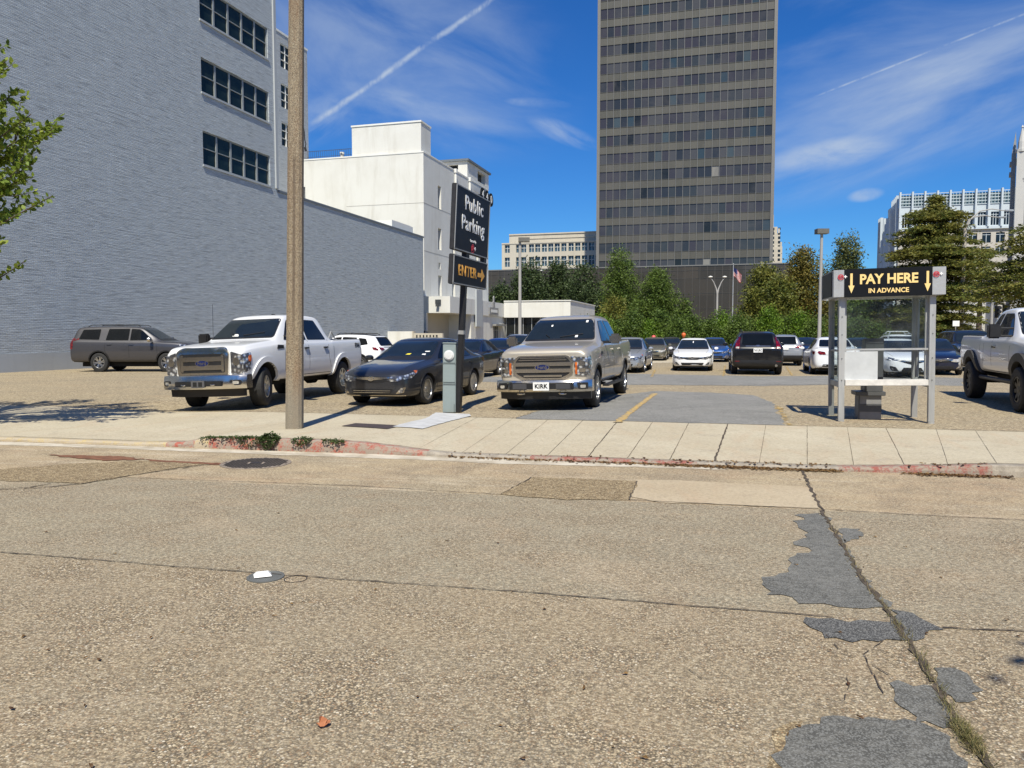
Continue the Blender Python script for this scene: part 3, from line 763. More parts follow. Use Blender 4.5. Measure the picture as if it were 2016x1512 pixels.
# canopy along the right side, recess and door
mb = MB(); mb.box(0, 2.9, 0, WL, 3.96, 5.70); mb.build('canopy', m_whitew, wbld)
mb = MB(); mb.box(.02, 2.75, 7.2, 15.8, 0, 4.0); mb.box(.02, 2.75, 19.0, WL, 0, 4.0); mb.box(.02, 2.75, 15.8, 19.0, 2.75, 4.0); mb.build('ground_floor_wall', m_whitew, wbld)
mb = MB(); mb.box(.01, .03, 0, 7.2, 0, 4.0); mb.build('porch_wall', m_beige, wbld)
mb = MB(); mb.box(-.1, .3, -.25, .15, 0, 3.95); mb.build('porch_pillar', m_whitew, wbld)
mb = MB(); mb.box(2.3, 2.34, 15.8, 19.0, 0, 2.75); gl = mb.build('entrance_door', m_dglass, wbld)
mb = MB()
for k in range(5): mb.box(2.35, 2.42, 15.8 + k * .78 - .04, 15.8 + k * .78 + .04, 0, 2.75)
mb.box(2.35, 2.42, 15.8, 19.0, 2.2, 2.28); mb.build('door_frame', m_alu, gl)
mb = MB(); mb.box(2.75, 3.3, 15.2, 19.6, 2.78, 3.0); mb.build('awning', m_alud, wbld)
mb = MB(); mb.box(2.92, 3.1, 8.2, 10.4, 2.6, 6.9); mb.build('blade_panel', m_plast, wbld)
# wall plaque: a plain plate with a narrow upright block over it
mb = MB(); mb.box(2.92, 3.05, 13.4, 17.0, 4.15, 5.0); mb.prism([(-.35, 0), (.35, 0), (.35, .9), (.2, 1.15), (.2, 1.7), (0, 2.0), (-.2, 1.7), (-.2, 1.15), (-.35, .9)], lambda a, b_, t: (t, 15.2 + a, 5.02 + b_ * .72), 2.92, 3.05)
pq = mb.build('plaque', simple('plaque_grey', (.22, .22, .22), .6), wbld)
mb = MB(); mb.box(3.06, 3.08, 13.9, 16.5, 4.4, 4.75); mb.build('plaque_face', m_whitet, pq)
mb = MB(); mb.box(1.3, 1.9, -.2, -.03, 4.9, 5.35); mb.box(1.45, 1.75, -.45, -.2, 4.7, 4.95); mb.build('flood_lamp', m_rail, wbld)
# round number discs on the far upper corner
for k, ch in enumerate('440'):
    yy = 17.2 + k * 1.75
    mb = MB(); mb.lathe([(.86, 0), (.86, .12)], .85, yy, 19.3 - k * .05, 24, 'x'); mb.box(0, .85, yy - .05, yy + .05, 19.2, 19.35)
    dk = mb.build('number_disc', m_ink, wbld)
    text_obj('digit', ch, 1.35, m_white, dk, frame((.99, yy, 19.3 - k * .05), (0, 1, 0), (0, 0, 1), (1, 0, 0)), .01, .02)
# tall pale wing behind, rising over the roof
mb = MB(); wx = -16.9; y0 = -0.5
wing_pt = yp(606, 200, 87.0); wl = (wing_pt - C0); wxx = wl.dot(E1); wy1 = wl.dot(E2); wins = []
for z0 in (21.45, 25.4, 29.5):
    for k in range(4): wins.append((wy1 - 5.3 - k * 5.2, wy1 - 2.3 - k * 5.2, z0, z0 + 2.45))
facade(mb, lambda a, b_, d: (wxx - d, a, b_), wy1 - 24, wy1, 0, 32.9, wins, .3)
mb.quad((wxx, wy1, 0), (wxx - 14, wy1, 0), (wxx - 14, wy1, 32.9), (wxx, wy1, 32.9)); mb.quad((wxx, wy1 - 24, 32.9), (wxx, wy1, 32.9), (wxx - 14, wy1, 32.9), (wxx - 14, wy1 - 24, 32.9))
mb.quad((wxx, wy1 - 24, 0), (wxx - 14, wy1 - 24, 0), (wxx - 14, wy1 - 24, 32.9), (wxx, wy1 - 24, 32.9))
mb.build('rear_wing', m_brick2, wbld)
mb = MB(); mb.box(wxx - 14, wxx + .06, wy1 - 24, wy1 + .06, 32.9, 33.1); mb.build('coping', m_whitet, wbld)
fw = None
for a, a2, z0, z1 in wins:
    if fw is None:
        mb = MB(); W_ = a2 - a; H_ = z1 - z0
        for k in range(4): mb.box(-.2, -.08, k * (W_ - .08) / 3, k * (W_ - .08) / 3 + .08, 0, H_)
        for k in range(4): mb.box(-.19, -.09, .08, W_ - .08, k * (H_ - .07) / 3, k * (H_ - .07) / 3 + .06)
        fw = mb.build('wing_window', m_whitet, wbld); mb = MB(); mb.box(-.24, -.21, 0, W_, 0, H_); mb.build('pane', m_bglass, fw); c = fw
    else: c = copy_tree(fw, wbld)
    c.location = (wxx, a, z0)
# low entrance wing to the right
mb = MB(); mb.box(2.92, 11.7, 19.9, 38.0, 3.9, 5.95); mb.build('fascia', m_whitew, wbld)
mb = MB(); mb.box(2.92, 11.8, 19.8, 38.1, 5.95, 6.06); mb.build('coping', m_whitet, wbld)
mb = MB(); mb.box(3.0, 11.2, 20.6, 20.7, 0, 3.9); gl = mb.build('shop_window', m_dglass, wbld)
mb = MB()
for k in range(8): mb.box(3.0 + k * 1.15, 3.07 + k * 1.15, 20.5, 20.58, 0, 3.9)
mb.box(3.0, 11.2, 20.5, 20.58, 0, .25); mb.build('mullion', m_alu, gl)
mb = MB(); mb.box(11.1, 11.6, 20.8, 38.0, 0, 3.9); mb.build('side_wall', m_whitew, wbld)

# ---- low white dock wall between the grey and the white building
p = yp(750, 690, 70); d_ = empty('dock_wall', (p.x, p.y, 0), GROT, 'low white wall with a slotted end near the far end of the grey brick wall', 'wall')
mb = MB(); mb.box(0, 3.15, 0, .3, 0, 1.95); mb.build('wall_panel', m_whitew, d_)
mb = MB(); mb.box(3.15, 6.0, -.05, .3, 0, 1.78); mb.box(3.1, 3.25, -.12, .35, 0, 1.97); se = mb.build('end_panel', m_beige, d_)
mb = MB()
for k in range(7): mb.box(3.5 + k * .32, 3.62 + k * .32, -.09, -.052, 1.35, 1.62)
mb.build('slot', m_dglass, se)

# ---- dark office tower
T0 = yp(1173.5, 525, 163); T0.z = 0
tw = empty('office_tower', (T0.x, T0.y, 0), GROT, 'tall dark glass office tower with bands of beige spandrels', 'tower')
def panes_mat(name, cols, px, pz, oz, rough, spec=.5, streak=0.0, metal=0.0):
    """each bay of a curtain wall slightly different (blinds, tint)"""
    m_, t, b = mat(name)
    tc = t.new('ShaderNodeTexCoord').outputs['Object']; s = t.new('ShaderNodeSeparateXYZ', {0: tc})
    cx = t.m('FLOOR', t.m('DIVIDE', t.m('SUBTRACT', s.outputs[0], px[0]), px[1])); cz = t.m('FLOOR', t.m('DIVIDE', t.m('SUBTRACT', s.outputs[2], oz), pz))
    wn = t.new('ShaderNodeTexWhiteNoise', {'Vector': t.new('ShaderNodeCombineXYZ', {0: cx, 1: cz, 2: 1.0}).outputs[0]}, noise_dimensions='3D')
    c = t.ramp(wn.outputs['Value'], cols, 'CONSTANT')
    big = t.noise(tc, .11, 5, .6, 1.0)
    c = t.mix(t.m('MULTIPLY', t.sm(big, .42, .66), .45), c, (.085, .080, .078))
    if streak:
        st = t.noise(t.scaled(tc, (5, 5, .5)), 1.0, 5, .7); c = t.mix(t.m('MULTIPLY', t.sm(st, .42, .7), streak), c, (.10, .098, .08))
    t.put(b, 'Base Color', c); t.put(b, 'Roughness', rough); t.put(b, 'Specular IOR Level', spec); t.put(b, 'Metallic', metal)
    return m_
NB = 24; CW = .62; TWW = t_of_u(1516, T0, E1); BW = (TWW - 2 * CW) / NB
m_tg = panes_mat('tower_glass', [(0, (.030, .034, .040)), (.16, (.044, .042, .050)), (.34, (.052, .052, .056)), (.52, (.040, .046, .050)), (.66, (.068, .068, .070)), (.78, (.048, .043, .052)),
                                 (.89, (.016, .018, .018)), (.94, (.035, .055, .070)), (.975, (.055, .075, .085)), (.996, (.22, .21, .185))], (CW, BW), 3.67, 15.02, .12, .35)
m_ts = panes_mat('tower_spandrel', [(0, (.070, .069, .058)), (.3, (.080, .078, .066)), (.6, (.089, .086, .073)), (.85, (.062, .061, .052))], (CW, BW), 3.67, 15.02, .55, .4, .6)
m_tm = simple('tower_mullion', (.17, .17, .162), .5, .2)
m_tc = simple('tower_column', (.16, .155, .145), .6)
m_pg = panes_mat('podium_glass', [(0, (.040, .034, .026)), (.3, (.050, .042, .032)), (.6, (.044, .038, .030)), (.85, (.058, .048, .036))], (0, 3.0), 3.2, 0, .25, .4)
TTOP = 92.0
mb = MB(); mb.box(.05, TWW - .05, .35, 35, 14, TTOP - .3); mb.build('core', m_tc, tw)
z = 16.0; k = 0
bands = [(15.72, 17.14, 'w'), (17.14, 18.69, 's')]
zz = 18.69
while zz < TTOP - 4: bands.append((zz, zz + 2.12, 'w')); bands.append((zz + 2.12, zz + 3.67, 's')); zz += 3.67
for z0, z1, kind in bands:
    mb = MB()
    if kind == 'w': mb.box(CW, TWW - CW, .14, .34, z0, z1); mb.build('window_band', m_tg, tw)
    else:
        mb.box(CW, TWW - CW, .08, .34, z0 + .05, z1 - .05); mb.box(CW, TWW - CW, .02, .34, z0 - .03, z0 + .05); mb.box(CW, TWW - CW, .02, .34, z1 - .05, z1 + .03)
        mb.build('spandrel', m_ts, tw)
for k in range(1, NB):
    mb = MB(); mb.box(CW + k * BW - .045, CW + k * BW + .045, -.10, .02, 15.6, TTOP); mb.build('mullion', m_tm, tw)
for x in (0, TWW - CW):
    mb = MB(); mb.box(x, x + CW, -.12, 35, 15.6, TTOP); mb.build('corner_column', m_tc, tw)
mb = MB(); mb.box(-.1, TWW + .1, -.2, 35.1, TTOP, TTOP + 2); mb.build('roof', m_tc, tw)
p1 = t_of_u(1556, T0 - E2 * 1.5, E1)
mb = MB(); mb.box(-42, p1, -1.5, -.25, 0, 15.5); mb.box(-42, p1, -.25, 45, 0, 15.45); mb.build('podium', m_pg, tw)
mb = MB(); mb.box(-42.1, p1 + .1, -1.62, 45, 15.5, 15.72); mb.build('coping', m_tm, tw)
mb = MB()
for k in range(56):
    x = p1 - .1 - k * 1.46
    mb.box(x - .035, x + .035, -1.58, -1.5, 0, 15.5)
for z in (4.2, 7.0, 10.0, 13.0, 14.6): mb.box(-42, p1, -1.56, -1.5, z, z + .05)
mb.build('podium_grid', simple('bronze_mullion', (.075, .070, .062), .5), tw)

# ---- limestone courthouse behind, left of the tower
m_lime = stain_mat('limestone', (.50, .46, .38), (.36, .32, .26), 1.2, .8, .4)
p = yp(988, 600, 205); lb = empty('limestone_building', (p.x, p.y, 0), GROT, 'pale limestone building with square windows beyond the trees left of the dark tower', 'building')
sc_ = 205 / F
def zl(v): return EYE + (660 - v) * sc_ * 1.0
xx = lambda u: t_of_u(u, p, E1)
ops = []
for u in (994, 1016, 1026, 1041, 1053, 1066, 1078.5, 1091, 1104, 1118, 1131, 1144, 1158, 1171):
    for v0, v1 in ((485, 500), (509, 527)): ops.append((xx(u), xx(u) + 1.35 * 1.0, zl(v1), zl(v0)))
mb = MB(); facade(mb, lambda a, b_, d: (a, d, b_), 0, 40, 0, zl(482), ops, .5)
mb.quad((0, 0, 0), (0, 20, 0), (0, 20, zl(482)), (0, 0, zl(482))); mb.quad((0, 0, zl(482)), (40, 0, zl(482)), (40, 20, zl(482)), (0, 20, zl(482)))
mb.box(xx(1001), 40, .8, 20, zl(483), zl(466)); mb.box(xx(1001), 40, .6, 20.1, zl(466), zl(463.5)); mb.box(xx(1028), 40, .65, .9, zl(474), zl(472)); mb.box(0, 40, -.12, .1, zl(483.5), zl(481))
mb.build('wall', m_lime, lb)
f0 = None
for a, a2, b_, b2 in ops:
    if f0 is None:
        H_ = b2 - b_; mb = MB(); mb.box(0, 1.35, .42, .46, 0, H_); f0 = mb.build('window', m_bglass, lb); f0.data.materials[0] = glass_mat('blue_window', (.03, .05, .07), (.07, .12, .16), .1, 1.5)
        mb = MB(); mb.box(.63, .72, .36, .42, 0, H_); mb.box(0, 1.35, .36, .415, H_ * .55, H_ * .55 + .08); mb.build('frame', m_whitet, f0); c = f0
    else: c = copy_tree(f0, lb)
    c.location = (a, 0, b_); c.scale.z = (b2 - b_) / H_
# ---- slim stone tower peeping out right of the office tower
p = yp(1513, 600, 240); db = empty('stone_tower', (p.x, p.y, 0), GROT, 'slim pale stepped stone tower showing past the right edge of the dark tower', 'building')
s2 = 240 / F
z_ = lambda v: EYE + (660 - v) * s2
mb = MB(); mb.box(-4, 3.7, 0, 8, 0, z_(488)); mb.box(-4, 3.0, .4, 8, z_(488), z_(462)); mb.box(-4, 2.2, .9, 7, z_(462), z_(449)); mb.box(-2, 1.1, 1.5, 5, z_(449), z_(425)); mb.lathe([(.35, 0), (.02, 2.2)], .75, 2, z_(425), 8)
for z0, q in ((z_(488), 3.3), (z_(462), 2.6)): mb.box(q - .25, q + .25, .05, .7, z0, z0 + 1.4)
mb.build('wall', m_lime, db)
for k in range(9):
    for x in (.6, 2.4):
        mb = MB(); zz = z_(524) + k * 1.35
        mb.box(x, x + .7, -.06 if zz < z_(490) else .34, .45, zz, zz + .75); mb.build('window', m_dglass, db)

# ---- pale blue finned building on the right
p = yp(1765, 600, 128); p.z = 0
fb = empty('finned_building', (p.x, p.y, 0), GROT, 'pale blue finned building with an open roof grid behind the tiered tree', 'building')
m_fin = stain_mat('pale_blue_panel', (.50, .56, .60), (.40, .45, .48), 1.0, .6, .3); m_stone = stain_mat('warm_stone', (.46, .43, .38), (.36, .33, .29), 1.0, .8, .4)
m_grid = simple('grid_glass', (.16, .24, .25), .2)
s3 = 128 / F; zf = lambda v: EYE + (660 - v) * s3
LF = 34.0; ops = []; SPc = 1.84
mb = MB()
for k in range(18):
    x = k * SPc + .45; ops.append((x, x + 1.15, zf(452), zf(427)))
facade(mb, lambda a, b_, d: (a, d, b_), 0, LF, zf(457), zf(412), ops, .35)
mb.quad((0, 0, zf(457)), (0, 6, zf(457)), (0, 6, zf(412)), (0, 0, zf(412))); mb.quad((0, 0, zf(412)), (LF, 0, zf(412)), (LF, 7, zf(412)), (0, 7, zf(412)))
mb.box(-1.3, -.02, 6.2, 8.8, 0, zf(422)); mb.box(-.5, -.03, 4.6, 7, 0, zf(404)); mb.build('upper_wall', m_fin, fb)
mb = MB(); mb.box(0, LF, .35, 7, 0, zf(457.5)); mb.build('core_wall', m_stone, fb)
ops2 = []
for k in range(17):
    x = .5 + k * 1.95 + (k // 2) * 0; ops2.append((x, x + 1.25, zf(485), zf(466))); ops2.append((x, x + 1.25, zf(508), zf(492)))
mb = MB(); facade(mb, lambda a, b_, d: (a, d, b_), 0, LF, 0, zf(457), ops2, .3); mb.quad((0, 0, 0), (0, 7, 0), (0, 7, zf(457)), (0, 0, zf(457))); mb.build('lower_wall', m_stone, fb)
mb = MB(); mb.box(-.2, LF, -.35, .02, zf(459), zf(454.5)); mb.build('cornice', m_fin, fb)
for k in range(19):
    mb = MB(); x = k * SPc; mb.box(x - .13, x + .13, -.55, -.02, zf(455), zf(384)); mb.build('fin', m_fin, fb)
for k in range(5):
    mb = MB(); y = .7 + k * .95; mb.box(-.45, -.04, y - .11, y + .11, 0, zf(388 + k * 1)); mb.build('fin', m_fin, fb)
for k in range(5):
    mb = MB(); y = 6.4 + k * .55; mb.box(-1.75, -1.32, y - .07, y + .07, 0, zf(420)); mb.build('fin', m_fin, fb)
mb = MB()
for k in range(5): z = zf(412) + k * .50; mb.box(0, LF, -.12, -.02, z, z + .10)
for k in range(int(LF / .46)): mb.box(k * .46 - .03, k * .46 + .03, -.10, -.03, zf(412), zf(389))
mb.build('roof_grid', m_fin, fb)
mb = MB(); mb.box(0, LF, .1, .2, zf(412), zf(390)); mb.build('screen_glass', m_grid, fb)
for lst, nm in ((ops, 'window'), (ops2, 'lower_window')):
    f0 = None
    for a, a2, b_, b2 in lst:
        if f0 is None:
            H_ = b2 - b_; mb = MB(); mb.box(0, a2 - a, .24, .28, 0, H_); f0 = mb.build(nm, m_dglass, fb); W_ = a2 - a
            mb = MB()
            for q in (.33, .66) if nm == 'window' else (.5,): mb.box(W_ * q - .04, W_ * q + .04, .16, .24, 0, H_)
            mb.box(0, W_, .16, .235, H_ * .78, H_ * .78 + .07); mb.build('frame', m_fin, f0); c = f0
        else: c = copy_tree(f0, fb)
        c.location = (a, 0, b_); c.scale.z = (b2 - b_) / H_

# ---- gothic church on the right edge
p = yp(1999, 600, 92); p.z = 0
ch = empty('church', (p.x, p.y, 0), -R(31), 'white gothic church with a tall green spire at the right edge of the view', 'church')
m_chw = stain_mat('church_stone', (.52, .51, .48), (.36, .35, .33), 1.0, .8, .35); m_copper = stain_mat('green_copper', (.13, .22, .17), (.10, .15, .12), .7, .7, .5); m_chd = stain_mat('church_shaded_and_dark', (.30, .30, .29), (.22, .22, .21), 1, .8, .4)  # last stone is a darker copy, the buttress's shaded side put into its colour
s4 = 92 / F; zc = lambda v: EYE + (660 - v) * s4
def pointed(cx, z0, w_, h): # pointed arch outline
    pts = [(cx - w_ / 2, z0), (cx + w_ / 2, z0), (cx + w_ / 2, z0 + h * .6)]
    for k in range(1, 6): t = k / 6; pts.append((cx + w_ / 2 * math.cos(t * math.pi / 2) ** .8, z0 + h * (.6 + .4 * math.sin(t * math.pi / 2))))
    pts.append((cx, z0 + h))
    return pts + [(2 * cx - a, b_) for a, b_ in pts[3:-1][::-1]] + [(cx - w_ / 2, z0 + h * .6)]
TWD = 7.0; ZT = zc(316)
mb = MB(); mb.box(0, TWD, 0, TWD, 0, ZT)
for z in (zc(333), zc(345), zc(366), zc(376)): mb.box(-.18, TWD + .18, -.18, TWD + .18, z, z + .28)
for x in (0, TWD):
    mb.box(x - .45, x + .45, -.45, .45, 0, ZT + .6); mb.lathe([(.62, 0), (.62, .3), (.42, .35), (.38, 1.2), (.05, 2.9)], x, 0, ZT + .6, 8); mb.lathe([(.16, 0), (.02, .3)], x, 0, ZT + 3.45, 6)
mb.prism([(0, 0), (1.6, 0), (.8, 1.6)], lambda a, b_, t: (a + .5, t, ZT + b_), -.2, .1)
mb.build('bell_tower', m_chw, ch)
for cx, z0, w_, h in ((1.0, zc(435), .8, 4.4), (2.9, zc(435), 1.6, 4.6), (5.2, zc(435), 1.6, 4.6), (.95, zc(322), .55, 1.5)):
    mb = MB(); mb.prism(pointed(cx, z0, w_, h), lambda a, b_, t: (a, t, b_), -.47 if cx < 1.01 and w_ < .9 else -.03, .02); mb.build('lancet_window', m_chd, ch)
mb = MB(); mb.box(.38, .52, -.5, -.42, zc(362), zc(354)); mb.box(.2, .7, -.5, -.42, zc(359), zc(357.4)); mb.box(.30, .60, -.52, -.455, zc(362.5), zc(362)); mb.build('stone_cross', m_chd, ch)
mb = MB(); mb.box(-.9, -.46, 1.2, 3.2, 0, zc(300)); mb.prism([(0, 0), (.44, 0), (.3, 2.4)], lambda a, b_, t: (-.9 + a, t, zc(300) + b_), 1.25, 3.15)
for v in (345, 325): mb.box(-1.1, -.9, 1.4, 3.0, zc(v), zc(v) + .4)
mb.build('buttress', m_chd, ch)
mb = MB(); mb.lathe([(4.3, 0), (3.4, 4.5), (.05, 31)], TWD / 2, TWD / 2, ZT, 8, phase=math.pi / 8); mb.build('spire', m_copper, ch)
mb = MB(); mb.box(-9.5, -1.7, 4.0, 20, 0, 7.6); mb.box(-9.5, -1.7, 3.8, 4.0, 7.2, 7.8); mb.prism([(-9.6, 7.8), (-1.6, 7.8), (-5.6, 10.5)], lambda a, b_, t: (a, t, b_), 3.9, 20); mb.box(-7.9, -3.2, 2.2, 4.0, 0, 3.3); mb.prism([(-8.1, 3.3), (-3.0, 3.3), (-5.55, 5.4)], lambda a, b_, t: (a, t, b_), 2.1, 4.0)
mb.build('nave_wall', m_chw, ch)
mb = MB(); mb.prism(pointed(-5.55, 0, 2.2, 3.9), lambda a, b_, t: (a, t, b_), 1.95, 2.08); mb.build('church_door', m_chd, ch)
mb = MB(); mb.prism(pointed(-7.2, 4.2, 1.5, 4.0), lambda a, b_, t: (a, t, b_), 3.72, 3.79); mb.build('nave_window', m_chd, ch)

# ================================================================== STREET FURNITURE
m_pole = None
def agg_pole():
    m_, t, b = mat('aggregate_pole')
    tc = t.new('ShaderNodeTexCoord').outputs['Object']; s = t.new('ShaderNodeSeparateXYZ', {0: tc})
    pc, pd, ph = pebbles(t, tc, 110, [(0, (.15, .115, .08)), (.2, (.28, .22, .14)), (.45, (.35, .285, .19)), (.7, (.24, .165, .10)), (.82, (.45, .38, .27)), (.95, (.16, .13, .10))])
    n1 = t.noise(t.scaled(tc, (3, 3, .35)), 1.4, 5, .6)
    c = t.mix(t.m('MULTIPLY', t.sm(n1, .45, .7), .5), pc, (.20, .105, .05))
    lowg = t.m('SUBTRACT', 1.0, t.sm(t.m('ADD', s.outputs[2], t.m('MULTIPLY', n1, .8)), .8, 1.5))
    c = t.mix(t.m('MULTIPLY', lowg, .65), c, (.27, .25, .20))
    g1 = t.m('MULTIPLY', t.m('SUBTRACT', 1.0, t.sm(t.m('ABSOLUTE', s.outputs[0]), .012, .03)), t.m('MULTIPLY', t.sm(s.outputs[2], 1.0, 2.2), t.m('SUBTRACT', 1.0, t.sm(s.outputs[2], 4.4, 4.6))))
    c = t.mix(t.m('MULTIPLY', g1, .6), c, (.10, .07, .05))
    t.put(b, 'Base Color', c); t.put(b, 'Roughness', .9)
    t.put(b, 'Normal', t.new('ShaderNodeBump', {'Strength': .8, 'Distance': .01, 'Height': t.m('MULTIPLY', pd, -1.0)}).outputs[0])
    return m_
p = gp(580, 847, 0); zb_ = wz(p.x, p.y)
cp = empty('concrete_pole', (p.x, p.y, zb_), label='tall square brown concrete pole by the red curb in front of the white truck', cat='utility pole', rot=(0, R(1.25), R(4)))
mb = MB(); N8 = 8
def sqring(h, ch_): return [(h, -h + ch_), (h, h - ch_), (h - ch_, h), (-h + ch_, h), (-h, h - ch_), (-h, -h + ch_), (-h + ch_, -h), (h - ch_, -h)]
lv = [(-.1, .134), (.3, .133), (2.0, .125), (4, .119), (6, .114), (8, .108), (11, .10)]
vs = [(x, y, z) for z, h in lv for x, y in sqring(h, .045)]
mb.add(vs, [(i * 8 + k, i * 8 + (k + 1) % 8, (i + 1) * 8 + (k + 1) % 8, (i + 1) * 8 + k) for i in range(len(lv) - 1) for k in range(8)] + [tuple(range(8))[::-1], tuple(48 + k for k in range(8))])
mb.build('shaft', agg_pole(), cp)
mb = MB(); mb.tube([(.12, -.02, 5.02), (.145, -.03, 4.9), (.15, -.03, 4.78), (.17, -.03, 4.72), (.155, -.03, 4.62)], .008, 6); mb.tube([(.155, -.03, 4.66), (.17, -.03, 4.60)], .018, 6); mb.build('cable_end', m_black, cp)

# ---- parking sign
m_signb = simple('sign_face', (.008, .009, .013), .5, 0, .15, 1.5, spec=.2); m_signs = simple('sign_side', (.020, .020, .022), .55, 0, .4, 6)
p = gp(903, 811.5, 0)
ps = empty('parking_sign', (p.x, p.y, 0), label='black sign reading Public Parking above a yellow ENTER arrow on a black post', cat='sign', rot=(0, R(2.9), GROT))
mb = MB(); mb.box(-.062, .045, -.07, .07, -.05, 4.50); mb.build('post', m_black, ps, bevel=.008)
mb = MB(); mb.box(-.075, .06, -.085, .085, 1.62, 1.70); mb.build('collar', m_alud, ps)
SA, SB = -.83, 1.30
def zs(v): return EYE + (660 - v) * 15.6 / F
def signbox(nm, z0, z1):
    mb = MB(); mb.box(-.050, .050, SA, SB, z0, z1); o = mb.build(nm, m_signs, ps, bevel=.012)
    mb = MB(); mb.box(.051, .058, SA + .03, SB - .03, z0 + .03, z1 - .03); mb.build('sign_face', m_signb, o)
    mb = MB()
    for z in (z0 + .01, z1 - .03): mb.box(.051, .066, SA, SB, z, z + .02)
    for y in (SA, SB - .02): mb.box(.051, .066, y, y + .02, z0, z1)
    mb.build('sign_rim', m_alud, o); return o
ZU, ZL = zs(497), zs(562)
b1 = signbox('upper_panel', ZU, 4.55); b2 = signbox('lower_panel', ZL, ZU - .085)
mb = MB(); mb.box(-.045, .045, SB - .22, SB - .04, ZU - .12, ZU + .01); mb.box(-.045, .045, .0, .12, ZU - .12, ZU + .01); mb.build('spacer', m_signs, ps)
sm_ = (SA + SB) / 2 + .02
FX = lambda y, z: frame((.064, y, z), (0, 1, 0), (0, 0, 1), (1, 0, 0))
zu = 4.55
text_obj('lettering', 'Public', .40, m_white, b1, FX(sm_ + .0, zu - .30), .004, .004, 1.12, spacing=1.10)
text_obj('lettering', 'Parking', .40, m_white, b1, FX(sm_ - .02, zu - .70), .004, .004, 1.12, spacing=1.10)
text_obj('small_lettering', 'Operated by', .075, m_white, b1, FX(sm_, zu - 1.00), .002, .001)
def plus_logo(parent, y, z, r_, fx):
    mb = MB(); N = 24
    ring = []
    for k in range(N):
        a0, a1 = 2 * math.pi * k / N, 2 * math.pi * (k + 1) / N
        c = [(math.cos(a0), math.sin(a0)), (math.cos(a1), math.sin(a1))]
        P = [fx(y + q[0] * r_ * s_, z + q[1] * r_ * s_) for s_ in (1, .74) for q in c]
        mb.quad(P[0], P[1], P[3], P[2])
    o = mb.build('logo', m_redp, parent)
    return o
f3 = lambda y, z: (.063, y, z)
lg = plus_logo(b1, sm_, zu - 1.15, .10, f3)
text_obj('logo_letters', 'SP', .13, m_redp, lg, FX(sm_ - .01, zu - 1.15), .003, .004); text_obj('logo_plus', '+', .14, m_white, lg, FX(sm_ + .15, zu - 1.15), .003, .006)
zq = (ZL + ZU - .10) / 2
text_obj('lettering', 'ENTER', .30, m_amberp, b2, FX(sm_ - .25, zq - .0), .004, .004, 1.2, spacing=1.08)
mb = MB(); y0 = sm_ + .42
mb.prism([(y0, -.045), (y0 + .24, -.045), (y0 + .24, -.13), (y0 + .45, 0), (y0 + .24, .13), (y0 + .24, .045), (y0, .045)], lambda a, b_, t: (t, a, zq + b_), .059, .065); mb.build('arrow', m_amberp, b2)

# ---- electric meter pedestal
p = gp(886, 812.5, 0)
mp = empty('meter_pedestal', (p.x - .01, p.y + .12, 0), label='slim grey green meter pedestal with a round white dial before the sign post', cat='meter box', rot=(0, R(.6), R(-6)))
m_ped = stain_mat('grey_green_metal', (.235, .285, .285), (.18, .21, .21), 3, .5, .3); m_pedd = simple('grey_green_dark', (.15, .18, .18), .5)
mb = MB(); mb.box(-.135, .135, -.11, .11, 0, 1.42); mb.build('cabinet', m_ped, mp, bevel=.01)
mb = MB(); mb.box(-.145, .145, -.12, .12, 1.425, 1.45); mb.build('cap', m_ped, mp, bevel=.006)
mb = MB(); mb.box(-.125, .125, -.125, -.112, 1.03, 1.37); mb.box(-.125, .125, -.125, -.112, .63, 1.00); mb.build('door', m_ped, mp, bevel=.006)
mb = MB(); mb.box(-.13, .13, -.123, -.112, .585, .622); mb.box(-.13, .13, -.12, -.112, 1.005, 1.022); mb.box(.10, .125, -.125, -.112, 0.02, .18); mb.build('latch_strip', m_pedd, mp)
mb = MB(); mb.lathe([(.105, 0), (.105, -.03), (.085, -.035), (.08, -.05), (.02, -.055)], 0, -.126, 1.19, 28, 'y'); mt = mb.build('meter_dial', simple('dial_white', (.62, .63, .62), .25), mp)

# ---- pay station
pl, pr = gp(1658, 830.5), gp(1828, 832.5)
pa = -.24; pc = (pl + pr) / 2 + Vector((math.sin(-pa), math.cos(-pa), 0)) * .56
pb = empty('pay_station', (pc.x, pc.y, 0), label='open aluminium and glass pay booth with a black PAY HERE IN ADVANCE header', cat='pay booth', rot=(0, R(-1.0), pa))
HX = (pr - pl).length / 2; HY = .56
for sx in (-1, 1):
    for sy in (-1, 1):
        x, y = sx * HX, sy * HY
        mb = MB(); q = .05
        mb.box(x - q, x + q, y - q, y + q, -.03, 2.32); mb.box(x - q - .004, x - q * .2, y - q - .006, y - q, .02, 1.98) if sy < 0 else None
        if sy < 0: mb.box(x - sx * .05 - .045, x - sx * .05 + .045, y + .05, y + .11, .72, 2.3)
        mb.build('post', m_alu if sy < 0 else m_alud, pb, bevel=.006)
        mb = MB()
        for z in (.78, 1.18, 1.62, 1.95): mb.lathe([(.009, 0), (.009, -.006)], x, y - q - .006, z, 8, 'y')
        mb.build('bolt', m_rail, pb)
mb = MB()
for z0, z1 in ((.68, .79),): # tray ledge and side rails
    mb.box(-HX + .06, HX - .06, -HY - .075, -HY + .05, z0, z1)
mb.build('front_ledge', simple('pale_ledge', (.64, .62, .58), .55, 0, .15, 8), pb, bevel=.006)
mb = MB(); mb.box(-HX + .05, HX - .05, -HY - .02, -HY + .02, 1.325, 1.36); mb.build('front_rail', m_alu, pb)
mb = MB(); mb.box(-HX + .05, -HX + .62, -HY - .012, -HY + .0, .79, 1.31); mb.build('white_panel', simple('white_panel', (.50, .52, .53), .4, 0, .10, 4), pb)
